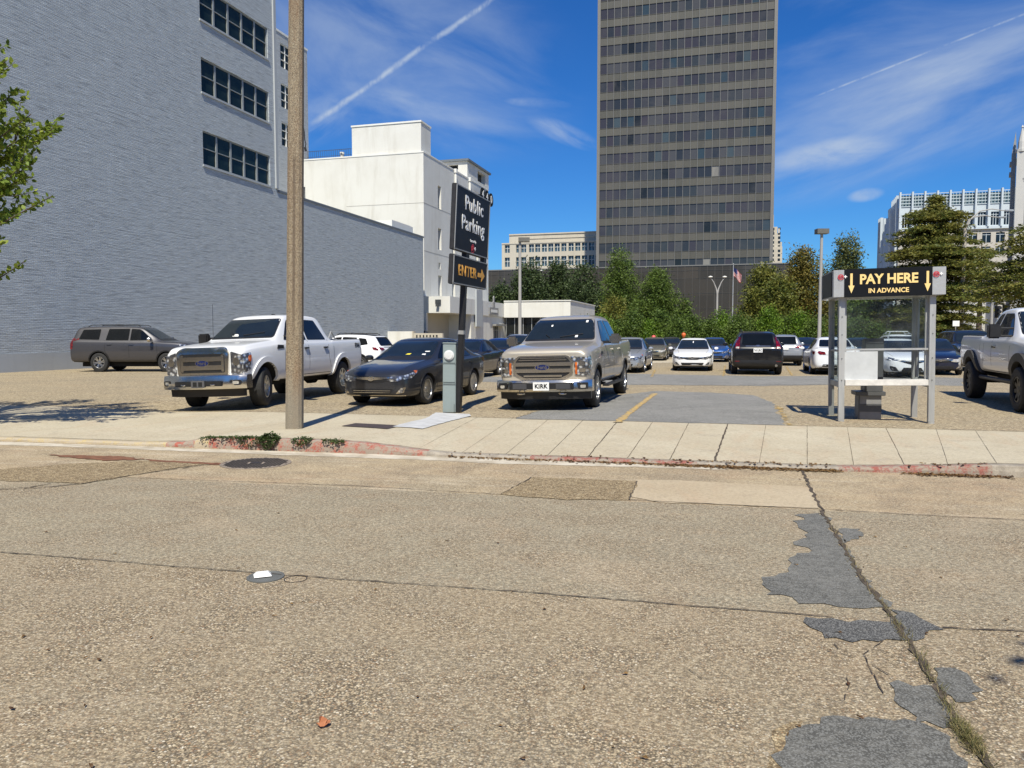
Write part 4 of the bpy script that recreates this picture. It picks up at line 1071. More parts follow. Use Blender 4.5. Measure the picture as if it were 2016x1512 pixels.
for sx in (-1, 1):
    mb = MB(); mb.box(sx * HX - .03, sx * HX + .03, -HY + .05, HY - .05, .64, .74); mb.box(sx * HX - .025, sx * HX + .025, -HY + .05, HY - .05, 1.30, 1.34); mb.build('side_rail', m_alud, pb)
def clear_glass():
    m_, t, b = mat('clear_glass')
    tc = t.new('ShaderNodeTexCoord').outputs['Object']; n1 = t.noise(tc, 2.0, 5, .7)
    gl = t.new('ShaderNodeBsdfGlossy', {0: (.8, .85, .9), 1: .05}); tp = t.new('ShaderNodeBsdfTransparent', {0: (.90, .93, .93)}); df = t.new('ShaderNodeBsdfDiffuse', {0: (.40, .42, .42)})
    a = t.new('ShaderNodeMixShader', {0: t.m('ADD', .015, t.m('MULTIPLY', t.sm(n1, .45, .75), .06)), 1: tp.outputs[0], 2: df.outputs[0]})
    mx = t.new('ShaderNodeMixShader', {0: .05, 1: a.outputs[0], 2: gl.outputs[0]})
    t.put(t.n['Material Output'], 0, mx.outputs[0]); return m_
m_cg = clear_glass()
mb = MB(); mb.box(-HX + .05, HX - .05, HY - .015, HY - .003, .74, 2.25); mb.build('back_glass', m_cg, pb)
mb = MB(); mb.box(-HX + .10, HX - .10, -HY + .02, -HY + .03, 1.36, 2.28); mb.build('front_glass', m_cg, pb)
for sx in (-1, 1):
    mb = MB(); mb.box(sx * HX - .01, sx * HX + .002, -HY + .06, HY - .06, .74, 2.28); mb.build('side_glass', m_cg, pb)
    mb = MB(); mb.tube([(sx * HX - sx * .07, HY * .2, .8), (sx * HX - sx * .07, HY * .2, 2.25)], .035, 8); mb.build('conduit', m_alud, pb)
FO = .17; ZF0, ZF1 = 2.31, 2.80
mb = MB(); mb.box(-HX - FO, HX + FO, -HY - FO, -HY - FO + .03, ZF0, ZF1); mb.box(-HX - FO, HX + FO, HY + FO - .03, HY + FO, ZF0, ZF1)
mb.box(-HX - FO, -HX - FO + .03, -HY - FO + .03, HY + FO - .03, ZF0, ZF1); mb.box(HX + FO - .03, HX + FO, -HY - FO + .03, HY + FO - .03, ZF0, ZF1); mb.build('fascia', m_alu, pb)
mb = MB(); mb.box(-HX - .06, HX + .06, -HY - .06, HY + .06, 2.31, 2.36)
mb.build('roof', m_alud, pb)
mb = MB(); mb.box(-HX - FO + .24 - .06, HX + FO - .22, -HY - FO - .012, -HY - FO - .001, ZF0 - .01, ZF1 + .01); hd = mb.build('header_sign', m_ink, pb)
mb = MB(); mb.box(-HX - FO - .012, -HX - FO - .002, -HY, HY, ZF0 + .02, ZF1 - .02); mb.build('side_sign', m_ink, pb)
FY = lambda x, z, d=.018: frame((x, -HY - FO - d, z), (1, 0, 0), (0, 0, 1), (0, -1, 0))
text_obj('lettering', 'PAY HERE', .24, m_sandy, hd, FY(-.01, ZF0 + .30), .003, .008, .92)
text_obj('lettering', 'IN ADVANCE', .115, m_sandy, hd, FY(-.01, ZF0 + .095), .003, .003, .98)
for x in (-.63, .63):
    mb = MB(); mb.prism([(x - .02, .42), (x + .02, .42), (x + .02, .20), (x + .052, .20), (x, .06), (x - .052, .20), (x - .02, .20)], lambda a, b_, t: (a, t, ZF0 + b_), -HY - FO - .019, -HY - FO - .013); mb.build('arrow', m_sandy, hd)
for x in (-.81, .77):
    lg = plus_logo(hd, x, ZF0 + .36, .052, lambda y, z: (y, -HY - FO - .017, z))
    text_obj('logo_letters', 'SP', .07, m_redp, lg, FY(x, ZF0 + .36), .002, .002); text_obj('logo_plus', '+', .10, m_white, lg, FY(x + .078, ZF0 + .36), .002, .004)
# the machine inside
mpy = gp(1735, 830.5)
pm = empty('pay_machine', (mpy.x, mpy.y + .55, 0), label='dark grey pay machine on a plinth standing inside the glass booth', cat='machine', rot=(0, R(-.5), pa))
m_mach = simple('machine_grey', (.075, .078, .082), .45, 0, .15, 4); m_mach2 = simple('machine_plinth', (.20, .20, .20), .6)
mb = MB(); mb.box(-.10, .22, -.20, .20, .53, 1.44); mb.prism([(-.20, 1.44), (.20, 1.44), (.20, 1.50), (.02, 1.54), (-.20, 1.54)], lambda a, b_, t: (t, a, b_), -.10, .22); mb.build('head', m_mach, pm, bevel=.01)
mb = MB(); mb.box(-.26, .26, -.25, .25, .46, .535); mb.build('shelf', m_mach, pm, bevel=.006)
mb = MB(); mb.box(-.20, .20, -.19, .19, 0.0, .46); mb.build('plinth', m_mach2, pm, bevel=.006)
mb = MB(); mb.box(-.203, .203, -.194, -.188, .15, .30); mb.box(-.205, -.18, -.196, -.188, 0, .46); mb.build('dark_band', m_mach, pm)

# ---- lamp posts
m_galv = m_steel
def shoebox(u, vt, Y, lab, sidex=1):
    p = yp(u, 655, Y); h = EYE + (660 - vt) * Y / F
    r_ = empty('lamp_post', (p.x, p.y, 0), 0, lab, 'lamp post', 'lamp posts around the parking lot')
    mb = MB(); mb.tube([(0, 0, 0), (0, 0, h)], [.14, .10], 10); mb.build('pole', m_galv, r_)
    mb = MB(); mb.box(-.12 if sidex > 0 else -.75, .75 if sidex > 0 else .75, -.3, .3, h - .1, h + .22) if sidex > 0 else mb.box(-.42, .42, -.3, .3, h, h + .35)
    mb.build('lamp_head', simple('lamp_head_grey', (.12, .115, .10), .6) if 'lamp_head_grey' not in MATS else MATS['lamp_head_grey'], r_)
    mb = MB(); mb.box(-.2, .2, -.2, .2, 0, .5); mb.build('base', m_galv, r_)
shoebox(1023.5, 476, 60, 'tall grey lamp post with one box head rising behind the blue hatchback')
shoebox(1613, 463, 56, 'tall lamp post with a dark twin box head beside the white sedan seen from behind', -1)
def twinarm(u, vt, Y, spread, lab):
    p = yp(u, 655, Y); h = EYE + (660 - vt) * Y / F
    r_ = empty('twin_street_lamp', (p.x, p.y, 0), 0, lab, 'street lamp', 'twin armed street lamps beyond the lot')
    mb = MB(); mb.tube([(0, 0, 0), (0, 0, h - 1.9)], [.17, .12], 10); mb.build('pole', m_galv, r_)
    for s in (-1, 1):
        mb = MB(); mb.tube([(0, 0, h - 2.3), (s * .15, 0, h - 1.6), (s * spread * .55, 0, h - .7), (s * spread, 0, h - .12)], [.12, .09, .06, .045], 8); mb.build('arm', m_galv, r_)
        mb = MB(); mb.lathe([(.05, .12), (.26, .05), (.30, -.03), (.18, -.10), (.02, -.14)], s * spread, 0, h, 12); mb.build('lamp_head', m_whitet, r_)
twinarm(1053.5, 534, 128, 1.1, 'twin armed street lamp standing behind the low white entrance wing')
twinarm(1411, 546, 104, .95, 'twin armed pale street lamp in front of the dark podium, left of the flag')
p = yp(1890, 655, 66); h = EYE + (660 - 452) * 66 / F
sl = empty('cobra_street_lamp', (p.x, p.y, 0), 0, 'tall pale street lamp with two long curved arms reaching right past the tiered tree', 'street lamp')
mb = MB(); mb.tube([(0, 0, 0), (.12, 0, h)], [.24, .13], 12); mb.build('pole', stain_mat('pale_pole', (.40, .36, .30), (.28, .24, .20), 3, .8, .4), sl)
for dy, top in ((0, 1.62), (.9, 1.2)):
    mb = MB(); mb.tube([(.12, 0, h - .2), (.5, dy * .3, h + .7), (1.3, dy * .7, h + top * .88), (2.3, dy, h + top), (3.1, dy, h + top - .12), (3.6, dy, h + top - .15)], [.08, .07, .055, .045, .04, .04], 8); mb.build('arm', m_galv, sl)
    mb = MB(); mb.box(3.4, 4.15, dy - .13, dy + .13, h + top - .22, h + top - .06); mb.build('lamp_head', m_alu, sl, bevel=.05)
# flagpole
p = yp(1441.5, 655, 112); h = EYE + (660 - 521) * 112 / F
fp = empty('flagpole', (p.x, p.y, 0), 0, 'slim flagpole flying a United States flag before the dark podium', 'flagpole')
mb = MB(); mb.tube([(0, 0, 0), (0, 0, h)], [.09, .05], 8); mb.lathe([(.02, -.1), (.12, 0), (.02, .1)], 0, 0, h, 8); mb.build('pole', m_alu, fp)
mb = MB(); m_fr = simple('flag_red', (.42, .03, .04), .8); m_fb = simple('flag_blue', (.03, .04, .16), .8); m_fw = simple('flag_white', (.66, .64, .62), .8)
NXF, NZF = 20, 13; FWd, FHt = 2.1, 1.35
def fpt(i, j):
    x = i / NXF; z = j / NZF
    return (.06 + x * FWd * .52, .25 * math.sin(x * 9 + z * 2), h - .35 - FHt + z * FHt - x * 1.15 + .10 * math.sin(x * 8 + z * 3))
for i in range(NXF):
    for j in range(NZF): mb.quad(fpt(i, j), fpt(i + 1, j), fpt(i + 1, j + 1), fpt(i, j + 1), 2 if (i < 8 and j >= 6) else (0 if j % 2 == 0 else 1))
mb.build('flag', [m_fr, m_fw, m_fb], fp)
p = yp(1495, 655, 112); mb = MB(); mb.tube([(p.x, p.y, 0), (p.x, p.y, EYE + 140 * 112 / F)], [.08, .05], 8); mb.lathe([(.02, -.1), (.12, 0), (.02, .1)], p.x, p.y, EYE + 140 * 112 / F, 8)
tag(mb.build('bare_flagpole', m_alu), 'second slim flagpole without a flag rising out of the brown trees', 'flagpole')
# traffic signal near the church
p = yp(1951, 655, 58); ts = empty('traffic_signal', (p.x, p.y, 0), 0, 'dark traffic signal post with black signal heads near the church door', 'traffic light')
mb = MB(); mb.tube([(0, 0, 0), (0, 0, 6.0)], .10, 8); mb.build('pole', m_steel, ts)
mb = MB(); mb.tube([(0, 0, 3.9), (.5, 0, 3.95), (.95, 0, 3.85)], .04, 8); mb.build('arm', m_rail, ts)
for x, z in ((.42, 3.35), (.98, 3.45)):
    mb = MB(); mb.box(x - .13, x + .13, -.1, .12, z - .45, z + .45)
    for k in range(3): mb.lathe([(.11, 0), (.13, -.22)], x, -.1, z - .3 + k * .3, 12, 'y')
    mb.build('signal_head', m_black, ts)
p = yp(1881, 655, 60); sg = empty('blank_sign', (p.x, p.y, 0), 0, 'small blank white sign plate on a thin post beside the pale street lamp', 'sign')
mb = MB(); mb.tube([(0, 0, 0), (0, 0, 2.6)], .03, 6); mb.build('post', m_steel, sg); mb = MB(); mb.box(-.26, .26, -.05, -.03, 2.3, 2.72); mb.build('plate', m_plate, sg)

# ---- small things on the road and the curb
def at_road(u, v, dz=.0): return gp(u, v, RZ + dz)
p = at_road(504, 912.5); mh = empty('manhole_cover', (p.x, p.y, RZ), 0, 'round dark grid patterned manhole cover near the red curb', 'manhole cover')
m_iron = simple('cast_iron', (.060, .055, .055), .5, .6, .3, 12); m_iron2 = simple('iron_recess', (.24, .20, .16), .8, .1, .3, 12)
mb = MB(); mb.lathe([(.46, -.02), (.46, .008), (.44, .010), (.43, .006), (.01, .006)], 0, 0, 0, 40); mb.build('cover_disc', m_iron2, mh)
mb = MB()
for i in range(-9, 10):
    for j in range(-9, 10):
        x, y = i * .045, j * .045
        if math.hypot(x, y) < .405 and not (abs(i) < 3 and abs(j) < 2): mb.box(x - .014, x + .014, y - .014, y + .014, .006, .013)
mb.box(-.07, .07, -.05, .05, .006, .014); mb.build('raised_grid', m_iron, mh)
p = at_road(523, 1136.5); vc = empty('valve_cover', (p.x, p.y, RZ), 0, 'small round dark iron valve cover in the near road lane', 'manhole cover')
mb = MB(); mb.lathe([(.130, -.02), (.130, .008), (.112, .010), (.107, .005), (.01, .005)], 0, 0, 0, 32); mb.build('cover_disc', simple('dark_iron', (.12, .125, .12), .7, .1), vc)
p = at_road(582, 1140); mb = MB(); mb.lathe([(.080, -.02), (.080, .003), (.074, .003), (.073, -.02)], p.x, p.y, RZ, 28, closed=True); tag(mb.build('small_valve_cover', m_iron), 'faint smaller round iron cover right of the dark valve cover', 'manhole cover')
p = at_road(517, 1136); mb = MB(); Mx = Matrix.Rotation(R(22), 3, 'Z')
P = [Mx @ Vector((a * .06, b_ * .045, 0)) + Vector((p.x, p.y, RZ + .013)) for a, b_ in ((-1, -1), (1, -1), (1, 1), (-1, 1))]; Q = [Mx @ Vector((a * .040, b_ * .028, .022)) + Vector((p.x, p.y, RZ + .013)) for a, b_ in ((-1, -1), (1, -1), (1, 1), (-1, 1))]
mb.add(P + Q, [(3, 2, 1, 0), (4, 5, 6, 7), (0, 1, 5, 4), (1, 2, 6, 5), (2, 3, 7, 6), (3, 0, 4, 7)]); tag(mb.build('road_marker', m_white), 'small white raised pavement marker lying on the dark valve cover', 'road marker')

def leaf_shape(mb, c, ang, ln, wd, tilt, mi=0, curl=.2):
    d = Vector((math.cos(ang), math.sin(ang), tilt)); s_ = Vector((-math.sin(ang), math.cos(ang), 0)); up = Vector((0, 0, 1))
    mb.add([c, c + d * ln * .3 + s_ * wd, c + d * ln * .7 + s_ * wd * .8 + up * ln * curl, c + d * ln, c + d * ln * .7 - s_ * wd * .8, c + d * ln * .3 - s_ * wd + up * ln * curl],
           [(0, 1, 2, 3, 4, 5)], mi)
m_dry = leaf_mat('dry_leaves', (.05, .026, .014), (.11, .055, .025), (.26, .16, .06), .1)
rl = random.Random(5); mb = MB()
for k in range(1500):
    u = rl.choice([rl.uniform(1330, 1470), rl.uniform(1440, 1670), rl.uniform(1440, 1670), rl.uniform(1820, 2016), rl.uniform(880, 1330)])
    x = x_of_u(u) + rl.gauss(0, .05); y = -abs(rl.gauss(0, .07)) - .01
    if rl.random() < .10: y = rl.uniform(0, .2)
    z = RZ + .01 if y < 0 else zcurb(x) + .006
    q = from_s(x, y, z); leaf_shape(mb, q, rl.uniform(0, 6.3), rl.uniform(.02, .07), rl.uniform(.008, .02), rl.uniform(-.05, .3))
tag(mb.build('leaf_litter', m_dry), 'brown fallen leaves gathered along the gutter', None, None, 'stuff')
mb = MB()
for k in range(70):
    u, v = rl.uniform(-50, 2050), rl.uniform(930, 1512); q = gp(u, v, RZ + .008)
    leaf_shape(mb, q, rl.uniform(0, 6.3), rl.uniform(.012, .045), rl.uniform(.003, .010), rl.uniform(-.02, .2))
tag(mb.build('road_debris', m_dry), 'tiny scattered dry twigs and leaf scraps on the road', None, None, 'stuff')
mb = MB(); q = gp(638, 1430, RZ + .012); leaf_shape(mb, q, R(110), .075, .018, .15); leaf_shape(mb, q, R(60), .04, .012, .25); leaf_shape(mb, q, R(165), .04, .012, .25)
lo_ = mb.build('dead_leaf', simple('orange_leaf', (.42, .16, .07), .7)); tag(lo_, 'single curled orange brown dead leaf on the near road', 'leaf')
for u_, v_, n_, lb in ((1240, 870, 1, 0),): pass
# weeds growing over the curb and in the cracks
m_weed = leaf_mat('weed_leaves', (.022, .040, .012), (.045, .075, .020), (.085, .12, .035), .25)
def weed(u0, u1, n, hgt, drop, lab, rise=.0):
    mb = MB(); r_ = random.Random(int(u0)); xa, xb = x_of_u(u0), x_of_u(u1)
    for k in range(n):
        t = r_.random(); x = xa + (xb - xa) * t; env = math.sin(math.pi * min(1, max(0, t))) ** .6
        y = r_.gauss(.03, .05); z = zcurb(x) + r_.uniform(0, hgt) * env
        if y < .02: z = RZ + (zcurb(x) - RZ) * (1 - r_.random() * drop * env) + r_.uniform(0, .02)
        q = from_s(x, y - .02 * drop, z); leaf_shape(mb, q, r_.uniform(0, 6.3), r_.uniform(.018, .045), r_.uniform(.006, .013), r_.uniform(-.5, .8))
    return tag(mb.build('weed_clump', m_weed), lab, 'weeds', 'weeds on the red curb')
weed(448, 498, 300, .03, .8, 'small green weed clump spilling over the red curb, left of the tallest one')
weed(494, 530, 800, .085, 1.0, 'largest green weed clump hanging down the red curb face')
weed(560, 598, 260, .04, .5, 'green weed clump on the red curb at the foot of the concrete pole')
weed(618, 665, 200, .02, .25, 'flat green weed patch on the red curb right of the pole')
weed(370, 470, 380, .012, .0, 'thin line of weeds along the red curb top, leftmost of the clumps')
m_grass = leaf_mat('crack_grass', (.07, .075, .025), (.13, .12, .045), (.24, .19, .09), .25)
mb = MB(); track = [(1618, 1006), (1650, 1058), (1690, 1128), (1750, 1208), (1800, 1280), (1842, 1345), (1880, 1420), (1950, 1520)]
for k in range(1000):
    s_ = rl.random() ** .75 * (len(track) - 1); i = int(min(s_, len(track) - 2)); f_ = s_ - i
    u = track[i][0] + (track[i + 1][0] - track[i][0]) * f_; v = track[i][1] + (track[i + 1][1] - track[i][1]) * f_
    dens = .45 + .55 * math.sin(s_ * 3.1) ** 2
    if rl.random() > dens: continue
    q = gp(u, v, RZ + .006) + Vector((rl.gauss(0, .018), rl.gauss(0, .01), 0)); a = rl.uniform(0, 6.3); l_ = rl.uniform(.012, .045)
    d = Vector((math.cos(a), math.sin(a), rl.uniform(.2, 1.3))) * l_; s2_ = Vector((-math.sin(a), math.cos(a), 0)) * .002
    mb.add([q - s2_, q + s2_, q + d], [(0, 1, 2)])
for k in range(700):
    u = rl.gauss(1905, 18); v = 1450 + (u - 1905) * .9 + rl.gauss(0, 12); q = gp(u, v, RZ + .006); a = rl.uniform(0, 6.3); l_ = rl.uniform(.015, .05)
    d = Vector((math.cos(a), math.sin(a), rl.uniform(.2, 1.0))) * l_; s2_ = Vector((-math.sin(a), math.cos(a), 0)) * .002; mb.add([q - s2_, q + s2_, q + d], [(0, 1, 2)])
tag(mb.build('crack_grass', m_grass), 'dry grass growing in the long road crack', None, None, 'stuff')

# ================================================================== VEHICLES
VIEW = {'F': (Vector((-1, 0, 0)), Vector((0, 1, 0)), Vector((0, 0, 1))), 'B': (Vector((1, 0, 0)), Vector((0, 1, 0)), Vector((0, 0, 1))),
        'L': (Vector((0, -1, 0)), Vector((1, 0, 0)), Vector((0, 0, 1))), 'R': (Vector((0, 1, 0)), Vector((1, 0, 0)), Vector((0, 0, 1))),
        'T': (Vector((0, 0, -1)), Vector((1, 0, 0)), Vector((0, 1, 0)))}
def patch(name, bvh, pts, view, m_, parent, off=.004, grid=.12, skirt=.02, extra=None):
    """a thin piece of trim, glass or lamp laid on the body surface; pts is its outline seen from one side"""
    d, A, B = VIEW[view]
    bm = bmesh.new(); polys = pts if isinstance(pts[0][0], (tuple, list)) else [pts]
    for poly in polys:
        bm.faces.new([bm.verts.new((a, b_, 0)) for a, b_ in poly])
    bmesh.ops.triangulate(bm, faces=bm.faces[:])
    for ax in (0, 1):
        lo = min(v.co[ax] for v in bm.verts); hi = max(v.co[ax] for v in bm.verts); n = max(1, int((hi - lo) / grid)); no = (1, 0, 0) if ax == 0 else (0, 1, 0)
        for k in range(1, n + 1):
            c = lo + (hi - lo) * k / (n + 1)
            bmesh.ops.bisect_plane(bm, geom=bm.verts[:] + bm.edges[:] + bm.faces[:], plane_co=Vector(no) * c, plane_no=no)
    for v in bm.verts:
        o = A * v.co.x + B * v.co.y - d * 12
        hit, nrm, _, _ = bvh.ray_cast(o, d)
        if hit is None:
            hit, nrm, _, _ = bvh.find_nearest(A * v.co.x + B * v.co.y - d * 2.2 if view in 'FB' else A * v.co.x + B * v.co.y - d * .9)
        if nrm.dot(d) > 0: nrm = -nrm
        v.co = hit + (nrm * .6 - d * .4) * off
    bmesh.ops.recalc_face_normals(bm, faces=bm.faces)
    if skirt:
        be = [e for e in bm.edges if e.is_boundary]
        r_ = bmesh.ops.extrude_edge_only(bm, edges=be)
        for v in [g for g in r_['geom'] if isinstance(g, bmesh.types.BMVert)]: v.co += d * (skirt + off)
    me = bpy.data.meshes.new(name); bm.to_mesh(me); bm.free()
    return link(name, me, m_, parent, 40)
def sym(pts): return [(-a, b_) for a, b_ in pts]
def ring(outer, inner): # flat frame between two outlines with equal point counts -> list of quads
    n = len(outer); return [[outer[i], outer[(i + 1) % n], inner[(i + 1) % n], inner[i]] for i in range(n)]
def arc(cx, cz, r_, a0, a1, n): return [(cx + r_ * math.cos(a0 + (a1 - a0) * k / n), cz + r_ * math.sin(a0 + (a1 - a0) * k / n)) for k in range(n + 1)]

def body_shell(name, st, wheels, ra, W, paint_m, parent, bed=None, sub=2, cut_depth=.34):
    n = 12; vs = []; fs = []
    for x, zb, w_, zs, wr, zr in st:
        crown = (.035 if zr - zs > .25 else .02) * (0 if bed and x < bed[2] + .02 else 1)
        P = [(0, zb), (w_ * .80, zb), (w_ * .955, zb + .03), (w_, zb + .42 * (zs - zb)), (w_ * .99, zs - .13), (w_ * .965, zs - .02)]
        p5 = (w_ * .945, zs); p8 = (wr, zr)
        P += [p5] + [(p5[0] + (p8[0] - p5[0]) * t, p5[1] + (p8[1] - p5[1]) * t) for t in (.08, .5, .94)] + [(wr * .93, zr + crown * .4), (wr * .5, zr + crown * .85), (0, zr + crown)]
        full = P + [(-y, z) for y, z in P[1:-1][::-1]]
        vs.append([(x, y, z) for y, z in full])
    m_ = len(vs[0]); V = [p for r_ in vs for p in r_]
    for i in range(len(vs) - 1):
        for k in range(m_): fs.append((i * m_ + k, (i + 1) * m_ + k, (i + 1) * m_ + (k + 1) % m_, i * m_ + (k + 1) % m_))
    h = m_ // 2
    for base, rev in ((0, False), ((len(vs) - 1) * m_, True)):
        for k in range(h):
            a, b_, c, d = k, k + 1, (m_ - k - 1) % m_, (m_ - k) % m_
            q = [base + a, base + b_, base + c, base + d]; q = list(dict.fromkeys(q))
            if len(q) > 2: fs.append(tuple(q[::-1] if rev else q))
    me = bpy.data.meshes.new(name); me.from_pydata(V, [], fs); me.update()
    bm = bmesh.new(); bm.from_mesh(me); bmesh.ops.recalc_face_normals(bm, faces=bm.faces); bm.to_mesh(me); bm.free()
    o = bpy.data.objects.new(name, me); COL.objects.link(o)
    md = o.modifiers.new('s', 'SUBSURF'); md.levels = sub; md.render_levels = sub
    dg = bpy.context.evaluated_depsgraph_get(); smooth = bpy.data.meshes.new_from_object(o.evaluated_get(dg))
    bm = bmesh.new(); bm.from_mesh(smooth); bvh = BVHTree.FromBMesh(bm); bm.free()
    cut = MB()
    for xw, zw in wheels:
        for s in (-1, 1): cut.lathe([(ra, s * (W - cut_depth)), (ra, s * (W + .4))], xw, 0, zw, 36, 'y')
    if bed: cut.box(bed[0], bed[1], -bed[3], bed[3], bed[4], 3.0)
    co = cut.build('cutter')
    md = o.modifiers.new('b', 'BOOLEAN'); md.operation = 'DIFFERENCE'; md.object = co; md.solver = 'EXACT'
    dg = bpy.context.evaluated_depsgraph_get(); me2 = bpy.data.meshes.new_from_object(o.evaluated_get(dg))
    bpy.data.objects.remove(o); bpy.data.objects.remove(co)
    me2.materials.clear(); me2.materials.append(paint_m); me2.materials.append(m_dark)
    zb_min = min(s[1] for s in st)
    for p in me2.polygons:
        c = p.center; inside = any(math.hypot(c.x - xw, c.z - zw) < ra + .004 for xw, zw in wheels) and abs(c.y) < W + .05
        inbed = bed and bed[0] - .01 < c.x < bed[1] + .01 and abs(c.y) < bed[3] + .005 and c.z < max(s[3] for s in st) - .02 and c.z > bed[4] - .02
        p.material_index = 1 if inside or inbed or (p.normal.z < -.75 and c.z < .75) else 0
    ob = link(name, me2, None, parent, 38)
    return ob, bvh

def wheel(parent, x, y, r_, w_, rim_r, rim_m, spokes, side, steer=0, style='twin'):
    """tyre with rim and hub; side +1 = left of the car"""
    hub = MB(); hub.lathe([(rim_r * .93, -.02 * side), (rim_r * .93, w_ * .20 * side)], 0, 0, 0, 24, 'y')
    o = hub.build('wheel', m_dark, parent); o.location = (x, y, r_); o.rotation_euler = (0, 0, steer)
    t = MB(); h = w_ / 2
    t.lathe([(rim_r, -h * .85), (rim_r + .02, -h), (r_ - .05, -h * 1.02), (r_ - .012, -h * .88), (r_, -h * .7), (r_, h * .7), (r_ - .012, h * .88), (r_ - .05, h * 1.02), (rim_r + .02, h), (rim_r, h * .85)], 0, 0, 0, 40, 'y', closed=True)
    t.build('tyre', m_tyre, o, 30)
    rb = MB(); s = side
    rb.lathe([(rim_r, s * h * .80), (rim_r + .004, s * h * .92), (rim_r - .018, s * h * .92), (rim_r - .03, s * h * .45), (rim_r, s * h * .45)], 0, 0, 0, 36, 'y', closed=True)
    rb.lathe([(.055 + rim_r * .08, s * h * .42), (.05 + rim_r * .08, s * h * .74), (.02, s * h * .78)], 0, 0, 0, 18, 'y')
    for k in range(spokes):
        for dd in ((-.16, .16) if style == 'twin' else (0,)):
            a = 2 * math.pi * k / spokes + .2; ww = .020 if style == 'twin' else rim_r * .15
            a1 = a + dd * .55; a2 = a + dd * 1.1
            p0 = Vector((math.cos(a1), 0, math.sin(a1))) * .05; p1 = Vector((math.cos(a2), 0, math.sin(a2))) * (rim_r - .012)
            tn = Vector((-math.sin(a2), 0, math.cos(a2)))
            y0, y1, yo = s * h * .44, s * h * .70, s * h * .84
            w0, w1 = ww * 1.15, ww * .9
            vs = [p0 - tn * w0 + Vector((0, y0, 0)), p0 + tn * w0 + Vector((0, y0, 0)), p1 + tn * w1 + Vector((0, y0, 0)), p1 - tn * w1 + Vector((0, y0, 0)),
                  p0 - tn * w0 + Vector((0, y1, 0)), p0 + tn * w0 + Vector((0, y1, 0)), p1 + tn * w1 + Vector((0, yo, 0)), p1 - tn * w1 + Vector((0, yo, 0))]
            rb.add(vs, [(0, 3, 2, 1), (4, 5, 6, 7), (0, 1, 5, 4), (1, 2, 6, 5), (2, 3, 7, 6), (3, 0, 4, 7)])
    rb.build('rim', rim_m, o, 35)
    return o

def sweep_bar(xf, ymax, sec, n=24):
    """bumper: section (dx, z) swept across the car along the plan curve xf(y)"""
    mb = MB(); m_ = len(sec); vs = []
    for i in range(n + 1):
        y = -ymax + 2 * ymax * i / n
        for dx, z in sec: vs.append((xf(y) + dx, y, z))
    fs = [(i * m_ + k, i * m_ + (k + 1) % m_, (i + 1) * m_ + (k + 1) % m_, (i + 1) * m_ + k) for i in range(n) for k in range(m_)]
    fs += [tuple(range(m_))[::-1], tuple(n * m_ + k for k in range(m_))]
    return mb.add(vs, fs)

def put(o, xf, yl, P, hd, roll=0.0, dz=0.0):
    """place the car so its local point (xf, yl, 0) stands on P; hd = degrees its tail points right of straight ahead"""
    a = R(-90 - hd); ca, sa = math.cos(a), math.sin(a)
    o.location = (P.x - (xf * ca - yl * sa), P.y - (xf * sa + yl * ca), P.z + dz); o.rotation_euler = (R(roll), 0, a)

